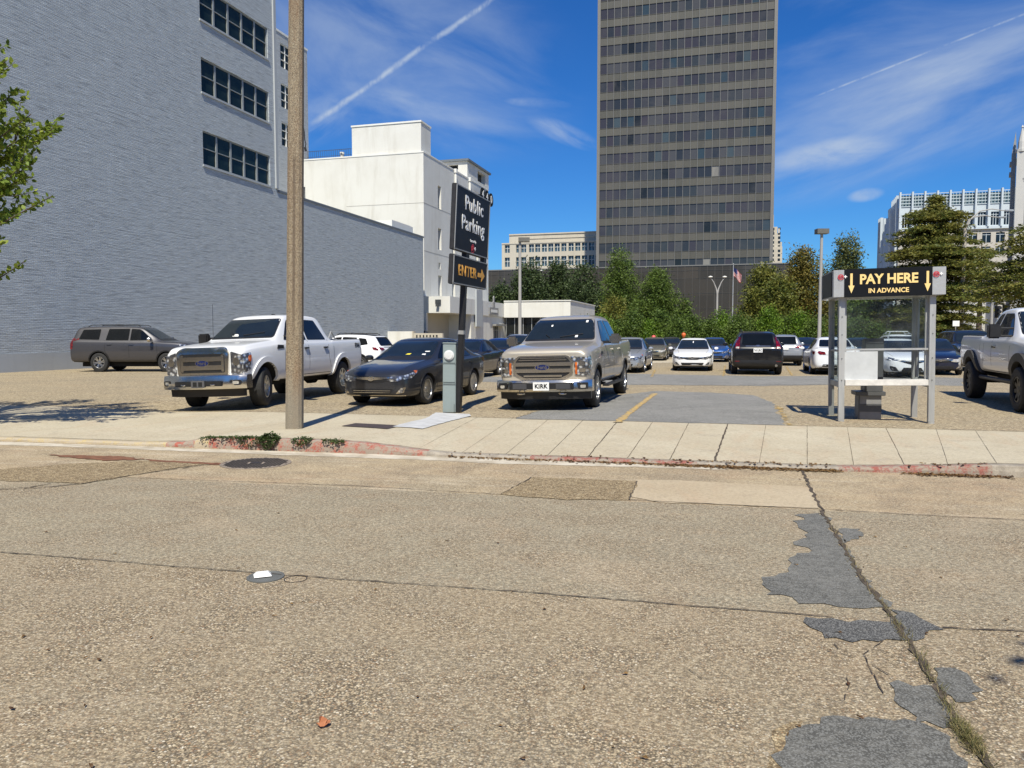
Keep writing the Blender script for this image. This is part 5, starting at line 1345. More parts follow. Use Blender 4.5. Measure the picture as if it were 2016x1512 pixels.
def side_bits(bvh, root, polys, handles, seams, W, m_body, mirror, mirror_m, glass_m=None, trim=True, tow=False, belt=None, hm=None, boxm=False):
    for s, vw in ((1, 'L'), (-1, 'R')):
        for i, p in enumerate(polys):
            if trim: patch('window_trim', bvh, rr([(a + (a - sum(q[0] for q in p) / len(p)) * .035, b_ + (b_ - sum(q[1] for q in p) / len(p)) * .07) for a, b_ in p], .04), vw, m_black, root, .004, .25, .012)
            patch('side_window', bvh, rr(p, .04), vw, glass_m or m_tint, root, .009, .25, .015)
        for hx, hz in handles:
            patch('door_handle', bvh, rr([(hx - .10, hz - .018), (hx + .10, hz - .018), (hx + .10, hz + .018), (hx - .10, hz + .018)], .015), vw, hm or m_body, root, .035, .1, .04)
        for sm in seams:
            qs = []
            for (x0, z0), (x1, z1) in zip(sm, sm[1:]):
                dv = Vector((x1 - x0, z1 - z0)); nv = Vector((-dv.y, dv.x)).normalized() * .006
                qs.append([(x0 - nv.x, z0 - nv.y), (x0 + nv.x, z0 + nv.y), (x1 + nv.x, z1 + nv.y), (x1 - nv.x, z1 - nv.y)])
            patch('door_seam', bvh, qs, vw, m_dark, root, .0025, .15, 0)
        mx, my, mz, sx_, sy_, sz_ = mirror
        mb = MB(); n0 = (mx, s * my, mz)
        if tow:
            mb.box(mx - .05, mx + .10, min(s * (my + .12), s * (my + .12 + sy_)), max(s * (my + .12), s * (my + .12 + sy_)), mz - sz_ / 2, mz + sz_ / 2)
            o = mb.build('mirror', mirror_m, root, bevel=.03)
            mb = MB(); mb.tube([(mx, s * (my - .12), mz - .10), (mx, s * (my + .14), mz - .10)], .022, 6); mb.tube([(mx, s * (my - .12), mz + .06), (mx, s * (my + .14), mz + .06)], .022, 6); mb.build('mirror_arm', m_black, o)
        elif boxm:
            mb.box(mx - .06, mx + .09, min(s * my, s * (my + sy_)), max(s * my, s * (my + sy_)), mz - sz_ / 2, mz + sz_ / 2)
            o = mb.build('mirror', mirror_m, root, 45, bevel=.045)
            mb = MB(); mb.box(mx - .03, mx + .04, min(s * (my - .14), s * (my + .03)), max(s * (my - .14), s * (my + .03)), mz - sz_ * .45, mz - sz_ * .2); mb.build('mirror_arm', m_black, o)
        else:
            mb.lathe([(.01, 0), (sz_ * .42, sx_ * .10), (sz_ * .5, sx_ * .45), (sz_ * .5, sx_ * .9), (sz_ * .40, sx_), (.01, sx_)], 0, 0, 0, 14, 'x')
            vs = [(mx + sx_ * .5 - v[0], s * (my + sy_ * .5) + v[1] * sy_ / sz_, mz + v[2]) for v in mb.v]; mb.v = vs
            o = mb.build('mirror', mirror_m, root, 45)
            mb = MB(); mb.box(mx - .03, mx + .05, min(s * (my - .09), s * (my + .05)), max(s * (my - .09), s * (my + .05)), mz - sz_ * .42, mz - sz_ * .2); mb.build('mirror_arm', m_black, o)

def flares(bvh, root, wheels, ra, m_, wd=.05, off=.012, a0=-8, a1=188, nm='wheel_arch'):
    for s, vw in ((1, 'L'), (-1, 'R')):
        for xw, zw in wheels:
            o_ = arc(xw, zw, ra + wd, R(a0), R(a1), 22); i_ = arc(xw, zw, ra + .001, R(a0), R(a1), 22)
            patch(nm, bvh, [[o_[k], o_[k + 1], i_[k + 1], i_[k]] for k in range(22)], vw, m_, root, off, 9, .03)

def plate(root, x, z, txt=None, back=False, y=0, w_=.305, h=.152, rot=0, col=None):
    s = -1 if back else 1
    mb = MB(); mb.box(min(x, x + .012 * s), max(x, x + .012 * s), y - w_ / 2, y + w_ / 2, z - h / 2, z + h / 2); o = mb.build('number_plate', m_plate, root)
    if txt: text_obj('plate_text', txt, h * .70, m_ink, o, frame((x + .016 * s, y, z - .0), (0, s, 0), (0, 0, 1), (s, 0, 0)), .001, .004 if txt == 'KIRK' else .001, 1.0 if txt == 'KIRK' else .72, spacing=1.08)
    return o

# ------------------------------------------------------------------ trucks
def truck(name, label, P_):
    root = empty(name, label=label, cat='pickup truck')
    W = P_['W']; st = P_['st']; wh = P_['wheels']; r_ = P_['r']; pm = P_['paint']
    wz_ = [(x, r_) for x in wh]
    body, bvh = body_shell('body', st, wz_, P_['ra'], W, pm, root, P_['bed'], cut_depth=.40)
    for i, x in enumerate(wh):
        for s in (-1, 1): wheel(root, x, s * (W - P_['tw'] / 2 - P_.get('inset', .06)), r_, P_['tw'], P_['rim'], P_['rim_m'], P_['spokes'], s, P_.get('steer', 0) if i == 0 else 0, P_.get('rstyle', 'twin'))
    mb = MB(); zc_ = P_['zc']; mb.box(wh[1] - .6, wh[0] + .5, -.55, .55, zc_ - .14, zc_ + .12)
    for x in wh: mb.tube([(x, -W + .3, r_), (x, W - .3, r_)], .07, 8); mb.tube([(x - .15, 0, r_), (x + .15, 0, r_)], .15, 8)
    mb.build('chassis', m_dark, root)
    patch('windscreen_trim', bvh, rr([(a * 1.03, b_ + (.02 if b_ > sum(q[1] for q in P_['ws']) / 4 else -.03)) for a, b_ in P_['ws']], .06), 'F', m_black, root, .004, .12, .012)
    ws = patch('windscreen', bvh, rr(P_['ws'], .07), 'F', m_glass, root, .010, .10, .015)
    patch('rear_window', bvh, rr([(-.6, P_['ws'][0][1] + .04), (.6, P_['ws'][0][1] + .04), (.52, P_['ws'][2][1] - .05), (-.52, P_['ws'][2][1] - .05)], .05), 'B', m_tint, root, .008, .2, .012)
    side_bits(bvh, root, P_['win'], P_['hand'], P_['seam'], W, pm, P_['mir'], P_['mir_m'], tow=P_.get('tow', False), hm=P_.get('hm'), boxm=True)
    for s in (-1, 1):
        pts = P_['tail']; patch('tail_lamp', bvh, [(s * a, b_) for a, b_ in pts], 'B', m_tail, root, .01, .2, .02)
    mb = MB(); xr = st[-1][0]
    zz = P_['rb']; mb.add(*[(lambda q: (q.v, q.f))(sweep_bar(lambda y: xr - .02, W * .93, [(-.16, zz), (.05, zz), (.05, zz + .2), (-.16, zz + .2)]))][0]); mb.build('rear_bumper', m_chrome, root, 40, 0)
    for s in (-1, 1): # wipers
        mb = MB(); zb_ = P_['ws'][0][1]; h1, _, _, _ = bvh.ray_cast(Vector((12, s * .12 - .1, zb_ + .04)), Vector((-1, 0, 0))); h2, _, _, _ = bvh.ray_cast(Vector((12, s * .42 + .1, zb_ + .10)), Vector((-1, 0, 0)))
        if h1 and h2: mb.tube([h1 + Vector((.03, 0, .01)), h2 + Vector((.03, 0, .01))], .009, 5); mb.build('wiper', m_black, root)
    return root, body, bvh

def ford_oval(root, x, z, a, bvh=None):
    mb = MB(); N = 32
    mb.prism([(a * math.cos(2 * math.pi * k / N), a * .42 * math.sin(2 * math.pi * k / N)) for k in range(N)], lambda p, q, t: (t, p, z + q), x, x + .015); o = mb.build('emblem', m_chrome, root)
    mb = MB(); mb.prism([(a * .9 * math.cos(2 * math.pi * k / N), a * .34 * math.sin(2 * math.pi * k / N)) for k in range(N)], lambda p, q, t: (t, p, z + q), x + .015, x + .019); mb.build('emblem_field', m_blue, o)
    text_obj('emblem_script', 'Ford', a * .66, m_chrome, o, frame((x + .021, 0, z), (0, 1, .0), (0, -.12, 1), (1, 0, 0)), .002, .001, 1.0)
    return o

p_white = paint('white_paint', (.74, .75, .76), 0, .35); p_white2 = paint('white_paint_clean', (.80, .81, .82), 0, .30, .03)
p_gold = paint('champagne_paint', (.46, .42, .35), .40, .34); p_dblue = paint('charcoal_blue_paint', (.026, .028, .034), .25, .28)
p_kblue = paint('deep_blue_paint', (.008, .022, .14), .3, .28); p_bblue = paint('bright_blue_paint', (.010, .075, .28), .3, .28)
p_black = paint('black_paint', (.008, .008, .009), 0, .25, .02); p_silver = paint('silver_paint', (.42, .44, .46), .6, .32); p_grey = paint('graphite_paint', (.062, .061, .068), .45, .34)
p_olive = paint('olive_paint', (.16, .15, .11), .4, .35); p_navy = paint('navy_paint', (.010, .014, .035), .2, .25); p_teal = paint('dark_teal_paint', (.02, .05, .05), .2, .3)

# --- white heavy pickup
A_ = dict(W=1.015, r=.42, ra=.53, tw=.30, rim=.235, rim_m=m_alloy, spokes=8, wheels=(2.15, -1.82), paint=p_white, zc=.55, steer=R(14), rstyle='one',
    st=[(3.02, .66, .88, 1.10, .76, 1.16), (3.00, .60, .93, 1.17, .81, 1.24), (2.92, .58, .965, 1.22, .85, 1.30), (2.5, .56, .985, 1.27, .87, 1.35), (1.85, .55, .99, 1.31, .86, 1.40), (1.62, .52, .99, 1.33, .85, 1.42),
        (1.50, .5, .99, 1.34, .83, 1.47), (.88, .5, .99, 1.36, .69, 1.93), (.70, .5, .99, 1.36, .67, 1.99), (0, .5, .99, 1.36, .67, 2.01), (-.85, .5, .99, 1.36, .67, 1.99), (-1.0, .5, .99, 1.36, .68, 1.95),
        (-1.18, .5, .99, 1.36, .72, 1.62), (-1.26, .5, .99, 1.37, .87, 1.40), (-1.30, .5, .985, 1.38, .93, 1.395), (-1.34, .52, .985, 1.385, .94, 1.40), (-2.9, .56, .985, 1.40, .94, 1.42), (-3.08, .60, .98, 1.40, .93, 1.42), (-3.12, .66, .95, 1.36, .88, 1.37)],
    bed=(-3.0, -1.36, -1.30, .80, .95), ws=[(-.79, 1.50), (.79, 1.50), (.65, 1.90), (-.65, 1.90)],
    win=[[(1.20, 1.43), (.82, 1.80), (.72, 1.87), (.16, 1.89), (.16, 1.43)], [(.06, 1.43), (.06, 1.89), (-.66, 1.88), (-.90, 1.43)]],
    hand=[(.26, 1.22), (-.78, 1.22)], seam=[[(1.30, 1.36), (1.32, .75), (1.22, .58)], [(.11, 1.42), (.12, .60)], [(-.98, 1.42), (-.96, 1.0), (-1.12, .62)], [(1.22, .60), (-1.12, .60)], [(-1.285, 1.36), (-1.285, .58)]],
    mir=(1.12, .98, 1.45, .12, .26, .34), mir_m=m_black, tow=True, hm=m_black, tail=[(.84, 1.0), (.96, 1.0), (.96, 1.34), (.84, 1.34)], rb=.60)
t1, b1_, bv = truck('white_pickup_truck', 'white crew cab pickup truck with a big chrome grille, parked behind the concrete pole', A_)
# raised fender lips, grille, lamps, bumper
flares(bv, t1, [(x, .42) for x in (2.15, -1.82)], .53, p_white, .115, .035, -2, 182)
patch('grille_frame', bv, rr([(-.60, .70), (.60, .70), (.63, 1.20), (.50, 1.27), (-.50, 1.27), (-.63, 1.20)], .06), 'F', m_chrome, t1, .055, .12, .09)
gi = patch('grille', bv, rr([(-.53, .77), (.53, .77), (.53, 1.16), (-.53, 1.16)], .04), 'F', m_black, t1, .060, .12, .02)
for z0, z1 in ((.83, .925), (1.005, 1.10)):
    patch('grille_bar', bv, rr([(-.50, z0), (.50, z0), (.50, z1), (-.50, z1)], .02), 'F', m_chrome, gi, .072, .12, .02)
for s in (-1, 1): patch('grille_side', bv, rr([(s * .455, .79), (s * .52, .79), (s * .52, 1.14), (s * .455, 1.14)], .02), 'F', m_chrome, gi, .066, .2, .02)
ford_oval(t1, 3.075, .965, .165)
for s in (-1, 1):
    hl_ = patch('headlight', bv, rr([(s * .655, .72), (s * .90, .74), (s * .915, 1.12), (s * .655, 1.20)], .03), 'F', m_lamp, t1, .022, .08, .04)
    vw = 'L' if s > 0 else 'R'
    patch('headlight_side', bv, rr([(2.99, .76), (2.99, 1.14), (2.74, 1.17), (2.80, .80)], .03), vw, m_lamp, hl_, .014, .1, .03)
    patch('amber_reflector', bv, rr([(2.85, .98), (2.84, 1.10), (2.74, 1.12), (2.77, .98)], .03), vw, m_amber, hl_, .022, .1, .02)
    patch('lamp_bowl', bv, [(s * .78 + .075 * math.cos(k * .35), .99 + .085 * math.sin(k * .35)) for k in range(18)], 'F', m_chrome, hl_, .028, .3, .01)
    patch('fender_vent', bv, rr([(1.66, 1.22), (1.36, 1.23), (1.34, 1.30), (1.58, 1.31)], .02), vw, m_black, t1, .012, .2, .02)
    mb = MB(); mb.box(min(s * .73, s * .97), max(s * .73, s * .97), 0, .01, 0, .1)
bump = sweep_bar(lambda y: 3.24 - .22 * abs(y / 1.0) ** 4, 1.0, [(-.22, .44), (-.01, .44), (.01, .50), (.0, .60), (-.02, .70), (-.04, .72), (-.22, .72)])
bo = bump.build('front_bumper', m_chrome, t1, 30)
mb = MB(); mb.box(3.20, 3.262, -.56, .56, .50, .605); mb.build('bumper_opening', m_black, bo, bevel=.01)
mb = MB(); mb.box(3.262, 3.28, -.16, .16, .475, .62); pf = mb.build('plate_frame', simple('plate_frame_grey', (.09, .09, .095), .5), t1, bevel=.006)
mb = MB(); mb.box(3.281, 3.286, -.11, -.02, .50, .59); mb.box(3.281, 3.286, .02, .11, .50, .59); mb.build('plate_slot', m_dark, pf)
for s in (-1, 1):
    fx_ = 3.24 - .22 * .8 ** 4 - .005; mb = MB(); mb.prism(rr([(s * .70, .51), (s * .92, .51), (s * .92, .62), (s * .70, .62)], .04), lambda a, b_, t: (t - abs(abs(a) - .70) * .32 + .045, a, b_), fx_ - .06, fx_ - .0); fl = mb.build('fog_lamp', m_black, t1)
    mb = MB(); mb.prism(rr([(s * .76, .535), (s * .88, .535), (s * .88, .595), (s * .76, .595)], .02), lambda a, b_, t: (t - abs(abs(a) - .70) * .32 + .048, a, b_), fx_ - .01, fx_ + .0); mb.build('fog_lens', m_lampdim, fl)
    mb = MB(); mb.tube([(3.27, s * .40, .53), (3.285, s * .34, .52), (3.27, s * .30, .53)], .014, 6); mb.build('tow_hook', m_chrome, t1)
sweep_bar(lambda y: 3.10 - .16 * abs(y / .9) ** 4, .88, [(-.12, .27), (-.02, .28), (.0, .44), (-.12, .44)]).build('air_dam', simple('air_dam', (.022, .019, .016), .7), t1, 30)
patch('antenna_base', bv, rr([(-.02, -.02), (.10, -.02), (.10, .02), (-.02, .02)], .01), 'T', m_black, t1, .03, .2, .04)
patch('dash_paper', bv, rr([(-.28, 1.525), (-.10, 1.52), (-.14, 1.57), (-.22, 1.58)], .02), 'F', m_whitet, t1, .012, .2, .0)
for s, vw in ((1, 'L'),):
    hit, nr, _, _ = bv.ray_cast(Vector((-2.78, 5, 1.24)), Vector((0, -1, 0)))
    text_obj('decal', 'FX4', .17, m_ink, t1, frame(hit + Vector((0, .006, 0)), (-1, 0, 0), (0, 0, 1), (0, 1, 0)), .001, .008, 1.1)
    mb = MB(); mb.tube([(-1.3, .80, 1.40), (-1.5, .80, 1.62), (-1.75, .80, 1.42)], .02, 6); mb.tube([(-1.3, .74, 1.42), (-1.95, .74, 1.40)], .03, 6); mb.build('bed_rack', m_alud, t1)
put(t1, 2.15, .85, gp(519, 801, 0), 12.5, 1.9, -.005); t1.scale = (1, 1, 1.035)

# --- champagne pickup
B_ = dict(W=1.015, r=.40, ra=.475, tw=.275, rim=.245, rim_m=m_alloy, spokes=6, wheels=(2.02, -1.96), paint=p_gold, zc=.50, inset=.05,
    st=[(2.88, .60, .84, 1.06, .72, 1.12), (2.86, .52, .91, 1.12, .78, 1.18), (2.76, .48, .955, 1.16, .82, 1.23), (2.4, .46, .985, 1.20, .84, 1.28), (1.75, .45, .99, 1.24, .84, 1.33), (1.50, .44, .99, 1.26, .83, 1.35),
        (1.38, .44, .99, 1.27, .81, 1.40), (.68, .44, .99, 1.29, .68, 1.86), (.48, .44, .99, 1.29, .66, 1.92), (-.2, .44, .99, 1.29, .66, 1.945), (-1.05, .44, .99, 1.29, .66, 1.92), (-1.2, .44, .99, 1.29, .67, 1.88),
        (-1.38, .44, .99, 1.30, .72, 1.56), (-1.46, .44, .99, 1.31, .87, 1.35), (-1.50, .44, .985, 1.32, .93, 1.345), (-1.54, .46, .985, 1.325, .94, 1.35), (-2.9, .50, .985, 1.34, .94, 1.37), (-3.06, .54, .98, 1.34, .93, 1.37), (-3.10, .60, .95, 1.30, .88, 1.32)],
    bed=(-2.98, -1.56, -1.50, .80, .9), ws=[(-.78, 1.42), (.78, 1.42), (.645, 1.84), (-.645, 1.84)],
    win=[[(1.08, 1.36), (.62, 1.73), (.50, 1.80), (-.04, 1.82), (-.04, 1.36)], [(-.14, 1.36), (-.14, 1.82), (-.88, 1.81), (-1.12, 1.36)]],
    hand=[(.08, 1.16), (-.98, 1.16)], seam=[[(1.20, 1.30), (1.24, .70), (1.14, .50)], [(-.09, 1.36), (-.08, .52)], [(-1.18, 1.34), (-1.16, .95), (-1.32, .54)], [(1.14, .52), (-1.32, .52)], [(-1.48, 1.30), (-1.48, .50)]],
    mir=(.98, 1.06, 1.40, .16, .26, .22), mir_m=m_chrome, hm=p_gold, tail=[(.84, .92), (.96, .92), (.96, 1.28), (.84, 1.28)], rb=.55)
t2, b2_, bv = truck('champagne_pickup_truck', 'champagne beige crew cab pickup truck with chrome bars and a KIRK front plate', B_)
flares(bv, t2, [(x, .40) for x in B_['wheels']], .475, m_black, .035, .014, -4, 184)
fr_ = patch('grille_frame', bv, rr([(-.60, .72), (-.40, .62), (.40, .62), (.60, .72), (.63, .98), (.52, 1.10), (-.52, 1.10), (-.63, .98)], .05), 'F', m_chrome, t2, .030, .1, .06)
gi = patch('grille', bv, rr([(-.56, .74), (-.38, .65), (.38, .65), (.56, .74), (.58, .96), (.49, 1.07), (-.49, 1.07), (-.58, .96)], .04), 'F', m_black, t2, .040, .1, .03)
for z0, z1, h_ in ((.675, .71, .40), (.76, .835, .62), (.89, .965, .62), (1.0, 1.02, .5), (1.04, 1.055, .47)):
    patch('grille_bar', bv, rr([(-h_, z0), (h_, z0), (h_, z1), (-h_, z1)], .012), 'F', m_chrome, gi, .056, .1, .03)
ford_oval(t2, 2.955, .865, .155)
for s in (-1, 1):
    vw = 'L' if s > 0 else 'R'
    hl_ = patch('headlight', bv, rr([(s * .66, .70), (s * .895, .69), (s * .905, 1.06), (s * .56, 1.075), (s * .64, .98)], .03), 'F', m_lamp, t2, .022, .08, .04)
    patch('headlight_side', bv, rr([(2.84, .71), (2.84, 1.06), (2.66, 1.08), (2.70, .74)], .03), vw, m_lamp, hl_, .014, .1, .03)
    patch('amber_reflector', bv, rr([(s * .665, .72), (s * .71, .72), (s * .71, .96), (s * .665, .96)], .015), 'F', m_amber, hl_, .028, .2, .01)
    patch('lamp_bowl', bv, rr([(s * .74, .76), (s * .87, .76), (s * .87, .84), (s * .74, .84)], .03), 'F', m_chrome, hl_, .028, .3, .01)
    patch('lamp_bowl', bv, rr([(s * .74, .89), (s * .87, .89), (s * .87, .98), (s * .74, .98)], .03), 'F', m_chrome, hl_, .028, .3, .01)
    mb = MB(); mb.box(-.95, 1.05, s * .90 - .0, s * .90 + .01, 0, 0)
    mb = MB(); mb.box(-1.15, 1.25, min(s * .93, s * 1.06), max(s * .93, s * 1.06), .38, .42); mb.box(-.9, -.85, min(s * .7, s * .95), max(s * .7, s * .95), .40, .46); mb.box(.95, 1.0, min(s * .7, s * .95), max(s * .7, s * .95), .40, .46); mb.build('running_board', m_black, t2)
    patch('rocker_trim', bv, [(1.42, .50), (1.42, .55), (-1.3, .55), (-1.3, .50)], vw, m_chrome, t2, .012, .5, .02)
    patch('fender_badge', bv, rr([(1.68, 1.08), (1.40, 1.08), (1.40, 1.14), (1.66, 1.14)], .015), vw, m_black, t2, .01, .3, .01)
bump = sweep_bar(lambda y: 3.06 - .20 * abs(y / 1.0) ** 4, 1.0, [(-.22, .38), (-.03, .38), (.0, .42), (.0, .56), (-.03, .61), (-.22, .61)])
bo = bump.build('front_bumper', m_chrome, t2, 30)
mb = MB(); mb.box(3.03, 3.068, -.66, .66, .425, .565); mb.build('bumper_opening', m_black, bo, bevel=.01)
for s in (-1, 1):
    mb = MB(); mb.box(3.068, 3.080, min(s * .30, s * .60), max(s * .30, s * .60), .435, .555); mb.build('bumper_insert', simple('dark_grey_insert', (.055, .055, .06), .5) if 'dark_grey_insert' not in MATS else MATS['dark_grey_insert'], bo, bevel=.006)
    fx_ = 2.985; mb = MB(); mb.prism(rr([(s * .76, .43), (s * .93, .43), (s * .93, .56), (s * .72, .56)], .02), lambda a, b_, t: (t - abs(abs(a) - .74) * .42 + .03, a, b_), fx_ - .05, fx_ + .015); fl = mb.build('fog_lamp', m_black, t2)
    mb = MB(); mb.prism(rr([(s * .79, .455), (s * .89, .455), (s * .89, .515), (s * .79, .515)], .02), lambda a, b_, t: (t - abs(abs(a) - .74) * .42 + .035, a, b_), fx_, fx_ + .018); mb.build('fog_lens', m_lampdim, fl)
    mb = MB(); mb.tube([(3.04, s * .50, .345), (3.08, s * .46, .34), (3.08, s * .40, .34), (3.04, s * .36, .345)], .016, 6); mb.build('tow_hook', m_chrome, t2)
plate(t2, 3.082, .495, 'KIRK', w_=.33, h=.165)
sweep_bar(lambda y: 2.98 - .22 * abs(y / .95) ** 4, .95, [(-.14, .22), (-.02, .23), (.0, .38), (-.14, .38)]).build('air_dam', m_black, t2, 30)
for y, z, s_ in ((.38, 1.48, .06), (.53, 1.80, .05), (-.25, 1.72, .04)): patch('window_sticker', bv, rr([(y - s_ / 2, z - s_ / 2), (y + s_ / 2, z - s_ / 2), (y + s_ / 2, z + s_ / 2), (y - s_ / 2, z + s_ / 2)], .008), 'F', m_plate, t2, .013, .3, 0)
t2.scale = (1.06, 1.06, 1.075); put(t2, 2.02 * 1.06, .93 * 1.06, gp(1175, 801, 0), 16.5, 1.6, -.02)

# --- white lifted pickup at the right edge
C_ = dict(W=1.00, r=.445, ra=.56, tw=.32, rim=.25, rim_m=m_blackrim, spokes=8, wheels=(1.88, -1.78), paint=p_white, zc=.68, inset=-.04, rstyle='one',
    st=[(2.82, .78, .84, 1.16, .72, 1.22), (2.80, .72, .90, 1.22, .78, 1.30), (2.70, .68, .95, 1.28, .82, 1.36), (2.3, .66, .975, 1.34, .84, 1.42), (1.6, .66, .98, 1.38, .84, 1.46), (1.36, .66, .98, 1.40, .83, 1.48),
        (1.24, .66, .98, 1.41, .80, 1.54), (.52, .66, .98, 1.43, .68, 2.02), (.32, .66, .98, 1.43, .66, 2.09), (-.2, .66, .98, 1.43, .66, 2.10), (-.62, .66, .98, 1.43, .66, 2.07), (-.80, .66, .98, 1.43, .67, 2.0),
        (-1.02, .66, .98, 1.44, .72, 1.66), (-1.10, .66, .98, 1.45, .87, 1.49), (-1.14, .66, .975, 1.46, .93, 1.485), (-1.18, .66, .975, 1.465, .94, 1.49), (-2.7, .70, .975, 1.48, .94, 1.51), (-2.95, .72, .965, 1.47, .92, 1.50), (-3.0, .78, .93, 1.42, .86, 1.44)],
    bed=(-2.88, -1.22, -1.14, .80, 1.02), ws=[(-.77, 1.55), (.77, 1.55), (.645, 2.0), (-.645, 2.0)],
    win=[[(.98, 1.51), (.50, 1.90), (.38, 1.97), (-.14, 1.98), (-.14, 1.51)], [(-.24, 1.51), (-.24, 1.98), (-.50, 1.96), (-.76, 1.51)]],
    hand=[(.02, 1.26)], seam=[[(1.08, 1.44), (1.12, .90), (1.0, .72)], [(-.19, 1.51), (-.18, .72)], [(-.80, 1.48), (-.80, 1.0), (-.95, .74)], [(1.0, .73), (-.95, .73)], [(-1.12, 1.44), (-1.12, .70)]],
    mir=(.92, .98, 1.60, .12, .24, .30), mir_m=m_black, tow=True, hm=m_black, tail=[(.84, 1.04), (.95, 1.04), (.95, 1.42), (.84, 1.42)], rb=.74)
t3, _, bv = truck('lifted_pickup_truck', 'lifted white pickup truck with wide black fender flares, cut by the right edge', C_)
flares(bv, t3, [(x, .445) for x in C_['wheels']], .56, simple('flare_plastic', (.040, .038, .035), .6, 0, .2, 8), .16, .075, -14, 194)
patch('bed_cover', bv, [(-2.86, -.84), (-1.2, -.84), (-1.2, .84), (-2.86, .84)], 'T', m_black, t3, .02, .5, .04)
patch('grille', bv, rr([(-.58, .86), (.58, .86), (.58, 1.20), (-.58, 1.20)], .04), 'F', m_chrome, t3, .02, .15, .04)
for s in (-1, 1):
    patch('headlight', bv, rr([(s * .62, .92), (s * .86, .92), (s * .86, 1.20), (s * .62, 1.20)], .03), 'F', m_lamp, t3, .02, .1, .04)
    mb = MB(); mb.tube([(1.3, s * .9, .55), (-1.2, s * .9, .55)], .05, 8); mb.build('running_board', m_black, t3)
sweep_bar(lambda y: 2.98 - .2 * abs(y) ** 4, .97, [(-.22, .56), (0, .56), (0, .76), (-.22, .76)]).build('front_bumper', m_chrome, t3, 30)
t3.scale = (1.05, 1.05, 1.055); put(t3, -1.78 * 1.05, -1.0 * 1.05, gp(1907, 783, 0), 17.5, 0, 0)

